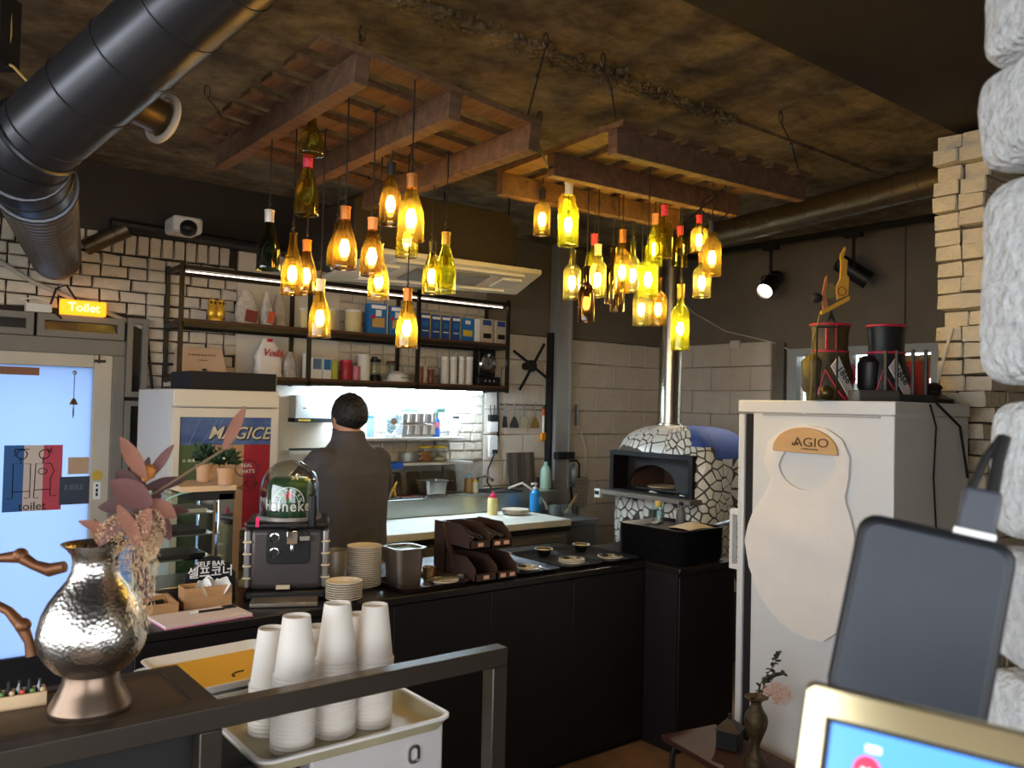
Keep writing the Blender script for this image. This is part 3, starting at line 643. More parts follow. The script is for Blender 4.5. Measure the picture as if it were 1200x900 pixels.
def sbox(name, label, cat, xa, xb, yt, z, d, m_, group=None, Y=SHY, deco=None, front=None):
    x0, x1, h = shelf_span(xa, xb, yt, z, Y); o = thing(name, label, cat, ((x0+x1)/2, Y+d/2, z), group=group); w_ = x1-x0
    MB().box(-w_/2, -d/2, 0, w_/2, d/2, h).build('carton' if 'box' in name else 'body', m_, o, bevel=.002)
    for (u0, v0, u1, v1, c) in (deco or []):
        MB().box(-w_/2+w_*u0, -d/2-.0015, h*v0, -w_/2+w_*u1, -d/2, h*v1).build('printed_panel', c, o)
    return o
ZA, ZB = Z2+.0145, Z1+.0145
# gold owl pair
x0, x1, h = shelf_span(244, 266, 350, ZA); o = thing('owl_figurine', 'small gold figurine of two owls side by side on the upper shelf', 'figurine', ((x0+x1)/2, 4.82, ZA)); w_ = (x1-x0)/2
MB().lathe([(w_*.95, 0), (w_*1.0, .01), (w_*.75, .022)], 16, sy=.6).build('base', gold, o)
b_ = MB()
for s_ in (-1, 1): b_.sph((s_*w_*.45, 0, h*.42), (w_*.5, w_*.45, h*.36), 14, 10).sph((s_*w_*.45, 0, h*.8), (w_*.48, w_*.42, h*.2), 12, 8)
b_.build('owls', gold, o)
e_ = MB()
for s_ in (-1, 1):
    for q in (-1, 1): e_.lathe([(.0001, 0), (w_*.2, 0), (w_*.2, .006), (w_*.1, .01)], 12, c=(0, 0, 0)) if False else e_.sph((s_*w_*.45+q*w_*.2, -w_*.38, h*.82), (w_*.17, .006, w_*.17), 10, 6)
e_.build('eyes', mat('gold_dark', (120, 84, 26), .4, .7), o)
# crinkled plastic bags
def bag(label, xa, xb, yt, z, m_, seed, prn=None, txt=None, Y=SHY, group='plastic bags on the shelf'):
    x0, x1, h = shelf_span(xa, xb, yt, z, Y); w_ = (x1-x0)/2; o = thing('plastic_bag', label, 'bag', ((x0+x1)/2, Y+.05, z), group=group)
    q = random.Random(seed); n, k = 20, 14; vs_ = []; fs_ = []
    for j in range(k+1):
        t = j/k; s_ = (1-.05*t) if t < .55 else (1-.05*t)*(1-.62*((t-.55)/.45)**1.3)
        if t > .93: s_ *= 1.15
        d = .05*(1-.75*t)
        for i in range(n):
            a = 2*PI*i/n; cr = 1+q.uniform(-.07, .07)
            vs_.append((w_*s_*cr*math.copysign(abs(math.cos(a))**.7, math.cos(a)), d*cr*math.copysign(abs(math.sin(a))**.7, math.sin(a)), h*t))
    for j in range(k):
        for i in range(n): fs_.append((j*n+i, j*n+(i+1) % n, (j+1)*n+(i+1) % n, (j+1)*n+i))
    fs_ += [tuple(range(n-1, -1, -1)), tuple(k*n+i for i in range(n))]
    MB().add(vs_, fs_).build('sack', m_, o, ang=25)
    if prn: MB().box(-w_*.5, -.064, h*.08, w_*.55, -.056, h*.42).build('printed_patch', prn, o, rot=(0, R(8), 0))
    if txt:
        text('lettering', txt[0], txt[1], txt[2], o, (w_*.02, -.064, h*.62), (1, 0, -.05), (0, 0, 1), shear=.3, ext=.004)
        MB().box(-w_*.2, -.04, h*.92, w_*.12, -.02, h*1.0).build('clip_label', txt[2], o)
    return o
bagm = mat('crinkled_film', (206, 196, 184), .25, var=.35, scale=22, bump=1, bscale=30)
bag('crinkled clear bag with dark red print beside the gold owls', 280, 306, 340, ZA, bagm, 1, mat('dark_red_print', (126, 48, 40), .6))
bag('upright plastic bag with orange print on the upper shelf', 310, 323, 342, ZA, bagm, 2, mat('orange_print', (214, 92, 52), .6), Y=4.765)
bag('crinkled silver bag next to the orange-printed one', 324, 339, 343, ZA, bagm, 3, None, Y=4.86)
RED = mat('red_print', (206, 30, 48), .6)
bag('white flour bag with red script lettering on the lower shelf', 303, 334, 397, ZB, mat('white_film', (232, 222, 214), .4, bump=.4, bscale=12), 4, None, ('Voilà', .062, RED))
bag('small crumpled silver bag beside the white flour bag', 336, 351, 412, ZB, bagm, 5, None)
# canisters and pasta boxes on the upper tier
cn = mat('cream_label', (226, 206, 150), .5, var=.15, scale=30)
def can(name, label, cat, xa, xb, yt, z, m_, lid=None, group=None, Y=SHY):
    x0, x1, h = shelf_span(xa, xb, yt, z, Y); r_ = (x1-x0)/2*.9; o = thing(name, label, cat, ((x0+x1)/2, Y+r_, z), group=group)
    MB().lathe([(r_*.96, 0), (r_, .004), (r_, h*.86), (r_*.96, h*.88)], 20).build('body', m_, o)
    MB().lathe([(r_*1.02, h*.88), (r_*1.03, h*.89), (r_*1.03, h*.985), (r_*.98, h)], 20).build('lid', lid or WMAT, o); return o
can('food_canister', 'cream canister half behind the shelf post', 'canister', 354, 368, 361, ZA, cn)
can('food_canister', 'cream canister behind the amber bottle lamp', 'canister', 383, 397, 361, ZA, cn)
can('food_canister', 'wide cream food canister beside the blue pasta boxes', 'canister', 409, 429, 363, ZA, cn)
BLUE = mat('pasta_blue', (38, 108, 172), .5); DBLUE = mat('pasta_dark_blue', (40, 74, 138), .5); PAST = mat('pasta_print', (222, 178, 96), .6, var=.3, scale=60, stretch=(6, 1, 1)); WP = mat('white_print', (235, 232, 226), .6); YEL = mat('yellow_print', (226, 188, 60), .6)
def pd(c): return [(.12, .84, .88, .95, WP), (.35, .6, .65, .8, WP), (.18, .25, .82, .55, PAST), (.1, .5, .3, .62, RED), (.95, 0, 1, 1, YEL)]
sbox('pasta_box', 'large bright blue pasta box with a picture of tubes', 'box', 433, 455, 356, ZA, .06, BLUE, deco=pd(0))
sbox('pasta_box', 'second large blue pasta box, partly behind the lowest amber lamp', 'box', 457, 475, 359, ZA, .06, BLUE, deco=pd(0))
for i, (a_, b_, y_) in enumerate(((493, 505, 367), (506, 517, 369), (518, 528, 370), (530, 540, 371))):
    sbox('pasta_box', ('first', 'second', 'third', 'fourth')[i]+' slim dark blue pasta box from the middle shelf post', 'box', a_, b_, y_, ZA, .05, DBLUE, 'slim pasta boxes', deco=[(.1, .82, .9, .92, WP), (.2, .3, .8, .34, WP), (.25, .5, .75, .7, BLUE), (.94, 0, 1, 1, YEL)])
sbox('pasta_box', 'bright blue box with yellow shells picture beside the beige boxes', 'box', 541, 556, 373, ZA, .05, BLUE, deco=[(.3, .75, .7, .9, WP), (.15, .25, .85, .5, YEL)])
BEI = mat('beige_carton', (196, 180, 160), .6)
sbox('pasta_box', 'narrow white box edge-on between blue and beige boxes', 'box', 557, 563, 374, ZA, .06, WP)
sbox('pasta_box', 'beige carton with blue badge and dark picture next to the white box', 'box', 564, 578, 374, ZA, .05, BEI, deco=[(.15, .75, .85, .96, DBLUE), (.2, .22, .85, .42, slot)])
sbox('pasta_box', 'beige carton with blue badge at the shelf end post', 'box', 581, 594, 376, ZA, .05, BEI, deco=[(.15, .75, .85, .96, DBLUE), (.2, .22, .85, .42, slot)])
# lower tier
o = thing('certificate_box', 'cream cardboard box front with small print leaning on the lower shelf', 'box', (PY(238, 430, 4.8).x, 4.86, ZB)); x0, x1, h = shelf_span(209, 265, 407, ZB, 4.78); w_ = (x1-x0)/2
MB().hexa([(-w_, -.09, 0), (w_, -.09, 0), (w_, .06, 0), (-w_, .06, 0)], [(-w_*.93, -.03, h), (w_*.85, -.03, h), (w_*.85, .06, h), (-w_*.93, .06, h)]).build('carton', mat('kraft_pale', (214, 178, 148), .7, var=.1), o, bevel=.002)
smallprint(.16, .010, mat('faint_print', (150, 112, 88), .7), o, (0, -.052, h*.72), (1, 0, 0), (0, .45, 1), 9); smallprint(.06, .007, mat('faint_print'), o, (0, -.066, h*.52), (1, 0, 0), (0, .45, 1), 4)
MB().box(-.012, -.088, h*.12, .012, -.078, h*.2).build('seal', slot, o)
can('spray_can', 'slim white can behind the lower shelf post', 'can', 356, 363, 414, ZB, WMAT)
sbox('small_box', 'white box with blue-grey picture by the lower shelf post', 'box', 366, 378, 419, ZB, .05, WP, deco=[(.1, .45, .9, .95, mat('blue_grey_print', (96, 120, 150), .6))])
sbox('small_box', 'white box with bright blue picture next to the grey-pictured one', 'box', 379, 389, 420, ZB, .05, WP, deco=[(.1, .45, .9, .95, BLUE)])
sbox('small_box', 'slim yellow-green carton on the lower shelf', 'box', 390, 396, 423, ZB, .05, mat('lime_print', (186, 186, 70), .6))
can('red_jar', 'dark red jar with red lid on the lower shelf', 'jar', 402, 416, 422, ZB, mat('red_jar', (170, 38, 50), .4), mat('red_lid', (196, 40, 54), .4))
can('pink_jar', 'low pink jar beside the red one', 'jar', 415, 424, 429, ZB, mat('pink_jar', (196, 110, 126), .4), mat('pink_jar'))
o = can('white_jug', 'tall white plastic jug tapering down on the lower shelf', 'jug', 423, 438, 415, ZB, WMAT)
o = thing('glass_blender', 'small glass blender with black base and cap', 'blender', (PY(445, 440, 4.84).x, 4.912, ZB))
MB().lathe([(.045, 0), (.045, .03), (.038, .045)], 16).build('base', BLACK, o); MB().lathe([(.036, .045), (.042, .13)], 16, cap=False).build('jar', CLEAR, o); MB().lathe([(.043, .13), (.043, .15), (.02, .152), (.02, .165)], 16).build('cap', BLACK, o)
can('spice_jar', 'jar with brown lid behind the white cap', 'jar', 456, 466, 423, ZB, CLEAR, mat('brown_lid', (96, 56, 40), .5), Y=4.89)
o = thing('baseball_hat', 'white baseball cap with small lettering on the lower shelf', 'cap', (PY(464, 440, 4.77).x+.028, 4.79, ZB)); r_ = (PY(477, 440, 4.77).x-PY(450, 440, 4.77).x)/2*.85
MB().lathe([(r_, 0), (r_*1.0, .02), (r_*.88, .05), (r_*.55, .068), (.0001, .074)], 20, cap=False).build('crown', WMAT, o); MB().lathe([(r_*.5, .004), (r_*1.35, .004), (r_*1.3, .010), (r_*.5, .012)], 20, sy=1.0).build('brim', WMAT, o); smallprint(.06, .010, mat('grey_print', (110, 104, 98), .7), o, (0.012, -r_*1.0, .028), (1, 0, 0), (0, .15, 1), 6)
for i, (a_, b_, y_, c) in enumerate(((491, 497, 430, (150, 90, 76)), (497, 503, 429, (196, 168, 140)), (503, 511, 433, (120, 66, 58)))):
    can('small_tin', ('rosy', 'pale', 'dark red')[i]+' small tin right of the middle shelf post', 'tin', a_, b_, y_, ZB, mat('tin%d' % i, c, .4), mat('tin%d' % i))
for i, (a_, b_) in enumerate(((520, 529), (530, 538), (540, 547), (548, 557))):
    o = can('white_bottle', 'tall white bottle in the row of four by the loudspeaker', 'bottle', a_, b_, 418, ZB, mat('milky_plastic', (222, 216, 208), .4), WP, 'four white bottles')
# round speaker / gadget
x0, x1, h = shelf_span(562, 587, 410, ZB, 4.76); w_ = (x1-x0)/2; o = thing('clock_speaker', 'black gadget with a big silver ring face at the lower shelf end', 'speaker', ((x0+x1)/2, 4.82, ZB))
MB().box(-w_*1.05, -.06, 0, w_*1.05, .05, h*.25).build('base', BLACK, o, bevel=.008); MB().box(-w_*.8, -.03, h*.25, w_*.8, .05, h).build('back_panel', BLACK, o, bevel=.01)
fc = MB().lathe([(w_*.45, 0), (w_*.5, .012), (w_*.72, .02), (w_*.8, .01), (w_*.8, 0)], 28, cap=False); fc.build('silver_ring', CHROME, o, (0, -.03, h*.62), (PI/2, 0, 0)); MB().lathe([(.0001, .006), (w_*.42, .003), (w_*.45, 0)], 24, cap=False).build('dial', mat('dial_grey', (150, 148, 146), .3, .6), o, (0, -.034, h*.62), (PI/2, 0, 0))
MB().lathe([(w_*.15, 0), (w_*.15, .012)], 14).build('knob', CHROME, o, (0, -.03, h*.62), (PI/2, 0, 0)); MB().lathe([(w_*.6, h), (w_*.5, h+.012)], 18, sy=.5).build('top_cap', CHROME, o)
for q in (-.4, 0, .4): MB().sph((w_*q, -.062, h*.13), (.006, .003, .006), 8, 6).build('button', WP, o)
o = thing('wire_holder', 'thin dark wire stand at the very end of the lower shelf', 'stand', (PY(589, 447, 4.8).x, 4.82, ZB)); MB().lathe([(.03, 0), (.03, .004)], 14).build('foot', DSTEEL, o); MB().tube([(0, 0, .004), (0, 0, .13), (.012, 0, .14), (.02, 0, .13)], .003, 6).build('stem', DSTEEL, o)
# ================================================================== KITCHEN NICHE
SH = mat('niche_shelf', (206, 205, 201), .4)
NY = 4.80
for i, (xa, xb, z, lab) in enumerate(((2.44, 3.36, 1.392, 'upper white plank shelf in the brightly lit kitchen niche'), (2.40, 3.44, 1.222, 'lower white plank shelf in the lit kitchen niche'))):
    o = thing('plank_shelf', lab, 'shelf', ((xa+xb)/2, 4.97, z)); MB().box(xa, NY-.02, z-.018, xb, 4.977, z).build('board', SH, o, world=True, bevel=.002)
    for x in (xa+.12, xb-.12): MB().box(x-.01, 4.83, z-.03, x+.01, 4.977, z-.0185).box(x-.01, 4.967, z-.12, x+.01, 4.977, z-.03).build('bracket', STEEL, o, world=True)
ZN, ZM = 1.3925, 1.2225
def nitem(xa, xb, yt, z, Y=4.84): return shelf_span(xa, xb, yt, z, Y)
# desk fan
c = PY(461, 494, 4.78); r_ = 17*mpp(c); o = thing('desk_fan', 'pale wire-guarded desk fan on the niche shelf', 'fan', (c.x, 4.86, ZN)); hz = c.z-ZN
MB().lathe([(.06, 0), (.055, .015), (.015, .02), (.012, max(.03, hz-.03))], 16).build('base', mat('fan_white', (204, 206, 204), .4), o)
MB().sph((0, .0, hz), (.03, .05, .03)).build('motor', mat('fan_white'), o)
gd = MB()
for y_, rr_ in ((-.045, r_), (-.075, r_*.6)): gd.tube([(rr_*math.cos(2*PI*k/28), y_, hz+rr_*math.sin(2*PI*k/28)) for k in range(28)], .003, 5, closed=True)
for k in range(18): a_ = 2*PI*k/18; gd.tube([(.2*r_*math.cos(a_), -.085, hz+.2*r_*math.sin(a_)), (r_*.6*math.cos(a_), -.075, hz+r_*.6*math.sin(a_)), (r_*math.cos(a_), -.045, hz+r_*math.sin(a_))], .0014, 4)
gd.build('guard', mat('fan_white'), o); MB().lathe([(.0001, .006), (.022, .004), (.024, 0)], 16, cap=False).build('badge', mat('fan_badge', (180, 160, 150), .4), o, (0, -.083, hz), (PI/2, 0, 0))
for k in range(3):
    a_ = 2*PI*k/3+.4; MB().leaf((0, -.055, hz), (math.cos(a_), .0, math.sin(a_)), (0, -1, .25), r_*.85, r_*.7, .06).build('blade', glassmat('fan_blade', (200, 220, 224), .1, .1, diff=.4, dcol=(190, 215, 220)), o)
can('blue_cap_bottle', 'clear bottle with blue cap beside the desk fan', 'bottle', 432, 441, 487, ZN, glassmat('pale_blue_plastic', (200, 226, 240), .1, diff=.3, dcol=(200, 226, 240)), BLUE, Y=4.86)
# organiser with eight bins
x0, x1, h = nitem(470, 507, 484, ZN); o = thing('bin_organiser', 'white rack of eight small tilt-out bins on the niche shelf', 'organiser', ((x0+x1)/2, 4.87, ZN)); w_ = x1-x0
MB().box(-w_/2, .04, 0, w_/2, .08, h).box(-w_/2, -.04, 0, w_/2, .04, .012).box(-w_/2, -.04, h*.48, w_/2, .04, h*.53).box(-w_/2, -.04, h-.01, w_/2, .04, h).build('rack', WP, o)
bn = None
for r__ in range(2):
    for q in range(4):
        bw = w_/4; loc = (-w_/2+bw*(q+.5), -.035, .014+r__*h*.5)
        MB().hexa([(-bw*.45, -.01, 0), (bw*.45, -.01, 0), (bw*.45, .06, 0), (-bw*.45, .06, 0)], [(-bw*.45, -.025, h*.4), (bw*.45, -.025, h*.4), (bw*.45, .06, h*.4), (-bw*.45, .06, h*.4)]).build('bin', mat('bin_grey', (160, 163, 166), .35), o, loc)
        MB().box(bw*.1, -.036, .005, bw*.45, -.012, h*.42).build('bin_handle', WP, o, loc)
o = thing('green_tongs', 'dark green tongs lying on top of the bin organiser', 'tongs', (PY(483, 481, 4.84).x, 4.87, ZN+h)); MB().tube([(-.09, 0, .012), (-.03, 0, .02), (.05, 0, .018), (.08, 0, .012)], [.006, .012, .012, .005], 8).build('body', mat('tong_green', (60, 96, 90), .5), o)
# spray bottle
x0, x1, h = nitem(509, 518, 489, ZN); o = thing('spray_bottle', 'blue and red labelled spray bottle with dark trigger', 'bottle', ((x0+x1)/2, 4.86, ZN)); r_ = (x1-x0)/2*.85
MB().lathe([(r_, 0), (r_, h*.8), (r_*.4, h)], 16).build('bottle', mat('spray_blue', (48, 96, 170), .3), o); MB().lathe([(r_*1.02, h*.45), (r_*1.02, h*.75)], 16, cap=False).build('label_band', mat('spray_label', (200, 120, 140), .5), o)
MB().lathe([(r_*.5, h), (r_*.4, h+.04)], 12).box(-.012, -.03, h+.035, .05, .012, h+.06).tube([(.045, -.01, h+.05), (.06, -.01, h+.075)], .006, 6).build('trigger_head', mat('tong_green'), o)
can('clear_bottle', 'small clear bottle right of the blue spray bottle', 'bottle', 522, 528, 490, ZN, CLEAR, WP, Y=4.86)
o = can('detergent_bottle', 'white bottle with dark cap and yellow base on the niche shelf', 'bottle', 533, 540, 488, ZN, WP, BMAT, Y=4.86); MB().lathe([(.0225, .0), (.0225, .022)], 16).build('base_band', YEL, o)
# lower niche shelf
x0, x1, h = nitem(470, 493, 531, ZM); o = thing('steel_pot', 'small steel saucepan on the lower niche shelf', 'pot', ((x0+x1)/2, 4.87, ZM)); r_ = (x1-x0)/2*.9
MB().lathe([(r_*.9, 0), (r_, .008), (r_, h), (r_*.96, h), (r_*.94, .01)], 20, cap=False).lathe([(.0001, .004), (r_*.9, .004)], 20, cap=False).build('body', mat('pot_steel', (160, 162, 160), .3, .6), o); MB().tube([(r_, 0, h*.8), (r_+.035, 0, h*.85), (r_+.035, 0, h*.35), (r_, 0, h*.3)], .006, 6).build('handle', WP, o)
for i, (a_, b_) in enumerate(((495, 510), (512, 527))):
    o = can('yellow_lid_jar', ('clear jar of orange snacks with yellow lid', 'clear jar of pale powder with yellow lid at the niche shelf end')[i], 'jar', a_, b_, 523, ZM, CLEAR, YEL, Y=4.85)
    hh = .06 if i == 0 else .025; rr_ = (PY(b_, 540, 4.85).x-PY(a_, 540, 4.85).x)/2*.8; MB().lathe([(rr_, .004), (rr_, hh), (rr_*.6, hh+.008)], 16).build('contents', mat('jar_fill%d' % i, ((206, 136, 90), (222, 206, 176))[i], .8, var=.3, scale=60), o)
o = thing('blue_cloth', 'blue cloth hanging over the edge of the lower niche shelf', 'cloth', (PY(465, 543, NY-.02).x, NY-.02, ZM)); MB().box(-.045, -.01, -.035, .045, -.003, .004).box(-.04, -.01, .0005, .04, .08, .006).build('fabric', mat('blue_cloth', (40, 92, 190), .9), o, bevel=.003)
# white dispenser and small ledge
a, b = PY(345, 463, 4.90), PY(386, 495, 4.90); o = thing('paper_dispenser', 'white wall box with black and yellow base strip beside the cooler', 'dispenser', ((a.x+b.x)/2, 4.978, b.z)); w_ = b.x-a.x; h = a.z-b.z
MB().box(-w_/2, -.1, .02, w_/2, 0, h).build('body', mat('dispenser_white', (206, 206, 202), .4), o, bevel=.006); MB().box(-w_/2-.004, -.104, 0, w_/2+.004, 0, .026).build('base_strip', BMAT, o); MB().box(-w_/2+.02, -.1055, .008, -w_/2+.1, -.104, .018).build('yellow_print', YEL, o)
MB().box(-w_/2+.05, -.1015, h*.5, -w_/2+.07, -.1, h*.55).build('logo', mat('grey_print'), o)
a, b = PY(336, 528, 4.9), PY(392, 530, 4.9); o = thing('wall_ledge', 'narrow white ledge with dark bar below the paper dispenser', 'shelf', ((a.x+b.x)/2, 4.978, a.z)); MB().box(-.16, -.12, -.02, .16, 0, 0).build('board', WMAT, o); MB().box(-.15, -.11, .0005, .05, -.08, .014).build('dark_bar', BMAT, o)
# ================================================================== COOLER, PREP TABLE, SINK, WALL TOOLS
CY, CX0, CX1, CZ = 4.10, 1.19, 1.715, 1.665
co = thing('upright_cooler', 'cream upright display cooler with a tricolour and blue poster door', 'cooler', ((CX0+CX1)/2, CY, 0)); crm = mat('cooler_cream', (214, 204, 186), .4)
hw = (CX1-CX0)/2
MB().box(-hw, .045, .02, hw, .62, CZ).build('cabinet', crm, co, bevel=.006)
MB().box(-hw, -.0, CZ-.085, hw, .044, CZ).build('header', crm, co, bevel=.006)
dw = MB().ring([(-hw, .1), (hw, .1), (hw, CZ-.09), (-hw, CZ-.09)], [(-hw+.036, .18), (hw-.036, .18), (hw-.036, CZ-.135), (-hw+.036, CZ-.135)], .043, (0, 0, 0)); dw.build('door', crm, co, bevel=.004)
px0, px1, pz0, pz1 = -hw+.036, hw-.036, .18, CZ-.135; pw = px1-px0; zs = pz1-.135
GRN = mat('poster_green', (92, 112, 66), .5); CRE = mat('poster_cream', (206, 162, 118), .5); PRED = mat('poster_red', (186, 44, 56), .5); PBL = mat('poster_blue', (52, 80, 148), .5, col2=(110, 140, 186), scale=5, stretch=(1, 1, 4))
for a_, b_, c_ in ((0, .33, GRN), (.33, .70, CRE), (.70, 1, PRED)): MB().box(px0+pw*a_, .012, pz0, px0+pw*b_, .016, zs).build('poster_stripe', c_, co)
MB().box(px0, .011, zs, px1, .016, pz1).build('poster_header', PBL, co)
ar = MB()
for k in range(5): ar.tube([(px0+pw*(.1+.12*k)+.09*t*(1 if k % 2 else .6), .0108, zs+.135*t) for t in (0, .3, .6, 1)], .0012, 4)
ar.build('header_lines', mat('poster_pale', (150, 170, 206), .5), co)
text('lettering', 'MAGICE', .086, mat('letter_shadow', (24, 26, 58), .5), co, (pw*.14+.004, .0088, zs+.055-.003), (1, 0, -.02), (0, 0, 1), shear=.35, bold=.004, ext=.0004)
text('lettering', 'MAGICE', .086, mat('letter_cream', (226, 216, 186), .5), co, (pw*.14, .0074, zs+.055), (1, 0, -.02), (0, 0, 1), shear=.35, bold=.001, ext=.0004)
text('lettering', 'REAL', .026, WP, co, (pw*.235, .0105, zs-.105), (1, 0, 0), (0, 0, 1), bold=.0005, ext=.0004); text('lettering', 'THAT\'S', .026, WP, co, (pw*.235, .0105, zs-.135), (1, 0, 0), (0, 0, 1), bold=.0005, ext=.0004)
MB().tube([(pw*.235+.058*math.cos(k*PI/12), .0110, zs-.12+.042*math.sin(k*PI/12)) for k in range(24)], .0022, 5, closed=True).build('speech_bubble', mat('bubble_navy', (46, 44, 92), .5), co)
pz = MB().tube([(pw*.16+.0*k, .011, zs-.215+.0*k) for k in (0,)]+[(pw*.2, .011, zs-.205), (pw*.26, .011, zs-.17), (pw*.33, .011, zs-.165), (pw*.36, .011, zs-.20), (pw*.3, .011, zs-.235), (pw*.2, .011, zs-.225), (pw*.16, .011, zs-.217)], .002, 5)
pz.tube([(pw*.0, .011, zs-.222), (pw*.16, .011, zs-.215)], .002, 5)
for k in range(7): pz.tube([(pw*.29+.022*math.cos(k*.9)+.006*math.cos(j), .011, zs-.2+.016*math.sin(k*.9)+.006*math.sin(j)) for j in (0, 1, 2, 3, 4, 5)], .0014, 4, closed=True)
pz.build('pizza_drawing', mat('drawing_brown', (72, 30, 26), .6), co)
smallprint(.07, .014, mat('poster_offwhite', (196, 200, 170), .5), co, (-pw*.38, .0105, zs-.075), (1, 0, 0), (0, 0, 1), 3)
gl = MB().box(px0, .004, pz0, px1, .007, pz1); gl.build('door_glass', glassmat('cooler_glass', (250, 250, 250), .05, .05), co)
MB().box(hw-.03, -.02, .8, hw-.012, 0, 1.1).build('handle', crm, co)
o = thing('black_box', 'long flat black box lying on top of the cream cooler', 'box', ((PY(275, 445, 4.2).x), 4.36, CZ+.0005)); x0, x1 = PY(225, 445, 4.2).x, PY(326, 445, 4.2).x; MB().box(-(x1-x0)/2, -.16, 0, (x1-x0)/2, .16, .092).build('case', BMAT, o, bevel=.004); MB().box((x1-x0)/2, -.15, .004, (x1-x0)/2+.006, .15, .088).build('end_plate', STEEL, o)
# ---- prep table
TY0, TY1, TZ = 4.08, 4.64, .88; TX0, TX1 = 2.05, 3.75
pt = thing('prep_table', 'steel refrigerated prep table with a raised topping rail and pale cutting top', 'table', ((TX0+TX1)/2, TY0, 0))
MB().box(TX0, TY0+.04, .1, TX1, 4.93, .80).build('cabinet', mat('prep_steel', (130, 126, 120), .4, .3), pt, world=True, bevel=.004)
MB().box(TX0, TY0, .835, TX1, TY1, TZ).build('cutting_top', mat('cutting_board_white', (226, 222, 206), .5, var=.06), pt, world=True, bevel=.006)
MB().box(TX0, TY0+.015, .80, TX1, TY1, .834).build('counter_edge', mat('prep_edge', (44, 42, 46), .4, .5), pt, world=True)
MB().box(TX0, TY1, .80, 4.12, 4.93, 1.0).build('topping_rail', mat('rail_steel', (176, 176, 168), .3, .9, var=.1, scale=4), pt, world=True, bevel=.006)
for k in range(3):
    xa = TX0+.04+k*.55; MB().box(xa, TY0+.02, .2, xa+.52, TY0+.04, .77).build('door', mat('prep_door', (122, 118, 114), .4, .25), pt, world=True, bevel=.003); MB().box(xa+.1, TY0+.01, .70, xa+.46, TY0+.02, .735).build('door_handle', BMAT, pt, world=True)
for x in (TX0+.06, TX1-.06): MB().cyl(x, TY0+.1, 0, .1, .025, 10).build('leg', STEEL, pt, world=True); MB().cyl(x, 4.85, 0, .1, .025, 10).build('leg', STEEL, pt, world=True)
# food wells and pans
food = [(150, 140, 80), (60, 70, 50), (140, 60, 40), (170, 150, 110), (110, 120, 60)]
for k in range(5):
    x = 2.52+k*.18; o = thing('food_pan', ['sunken pan of pale green pickles', 'sunken pan of dark leaves', 'sunken pan of red sauce', 'sunken pan of cream dressing', 'sunken pan of olive relish'][k]+' in the topping rail', 'pan', (x, 4.76, 1.0005))
    MB().ring(rrect(-.085, -.1, .085, .1, .02), rrect(-.072, -.087, .072, .087, .02), .012, (0, 0, 0), (1, 0, 0), (0, 1, 0), (0, 0, 1)).build('rim', STEEL, o); MB().prism(rrect(-.074, -.089, .074, .089, .02), .006, (0, 0, 0), (1, 0, 0), (0, 1, 0), (0, 0, 1)).build('contents', mat('food%d' % k, food[k], .6, var=.4, scale=50), o)
def gn(name, label, c, sx, sy, h, m_=STEEL, rz=0, cat='pan', fill=None):
    o = thing(name, label, cat, c, rz); b = rrect(-sx/2*.88, -sy/2*.88, sx/2*.88, sy/2*.88, .02); t = rrect(-sx/2, -sy/2, sx/2, sy/2, .025); ti = rrect(-sx/2+.004, -sy/2+.004, sx/2-.004, sy/2-.004, .024); bi = rrect(-sx/2*.86, -sy/2*.86, sx/2*.86, sy/2*.86, .02); n = len(b)
    tr = rrect(-sx/2-.01, -sy/2-.01, sx/2+.01, sy/2+.01, .03)
    L = [(b, 0), (t, h-.006), (tr, h-.006), (tr, h), (ti, h), (bi, .006)]; vs_ = []; fs_ = [tuple(range(n-1, -1, -1)), tuple(5*n+i for i in range(n))]
    for p, z in L: vs_ += [(x, y, z) for x, y in p]
    for k in range(5):
        for i in range(n): fs_.append((k*n+i, k*n+(i+1) % n, (k+1)*n+(i+1) % n, (k+1)*n+i))
    MB().add(vs_, fs_).build('pan_body', m_, o, fix=False)
    if fill: MB().prism(rrect(-sx/2*.9, -sy/2*.9, sx/2*.9, sy/2*.9, .02), .004, (0, 0, h*fill[0]), (1, 0, 0), (0, 1, 0), (0, 0, 1)).build('contents', fill[1], o)
    return o
c = PY(444, 585, 4.66); gn('steel_food_pan', 'deep steel pan with yellow tongs on the topping rail beside the cook', (c.x, 4.72, 1.013), .17, .2, .15)
o = thing('yellow_tongs', 'yellow tongs leaning against the deep steel pan', 'tongs', (PY(458, 583, 4.66).x+.03, 4.69, 1.013)); MB().tube([(-.02, 0, .004), (.0, 0, .05), (.03, 0, .1)], [.01, .006, .004], 6).tube([(.02, 0, .004), (.012, 0, .05), (.03, 0, .1)], [.01, .006, .004], 6).build('arms', mat('tong_yellow', (216, 160, 50), .4), o)
c = PY(514, 582, 4.66); gn('steel_food_pan', 'square steel pan set on the middle of the topping rail', (c.x, 4.74, 1.013), .17, .14, .095)
for i, (x, s_) in enumerate(((463, 17), (486, 16), (507, 24), (528, 15))):
    c = PY(x-2, 575, 4.93); o = thing('leaning_pan_cover', ['first steel pan lid leaning by the yellow tongs', 'second steel pan lid leaning under the niche shelf', 'wide steel pan lid leaning behind the square pan', 'last steel pan lid leaning near the sauce bottles'][i], 'lid', (c.x, 4.9, 1.0005), rot=(R(-14), 0, 0), group='leaning pan lids'); ww = s_*mpp(c)*1.2
    MB().prism(rrect(-ww/2, 0, ww/2, .155, .02), .008).build('plate', mat('lid_steel', (120, 112, 100), .35, .85), o, bevel=.002); MB().tube([(-.02, -.002, .07), (-.015, -.022, .075), (.015, -.022, .075), (.02, -.002, .07)], .005, 6).build('handle', STEEL, o)
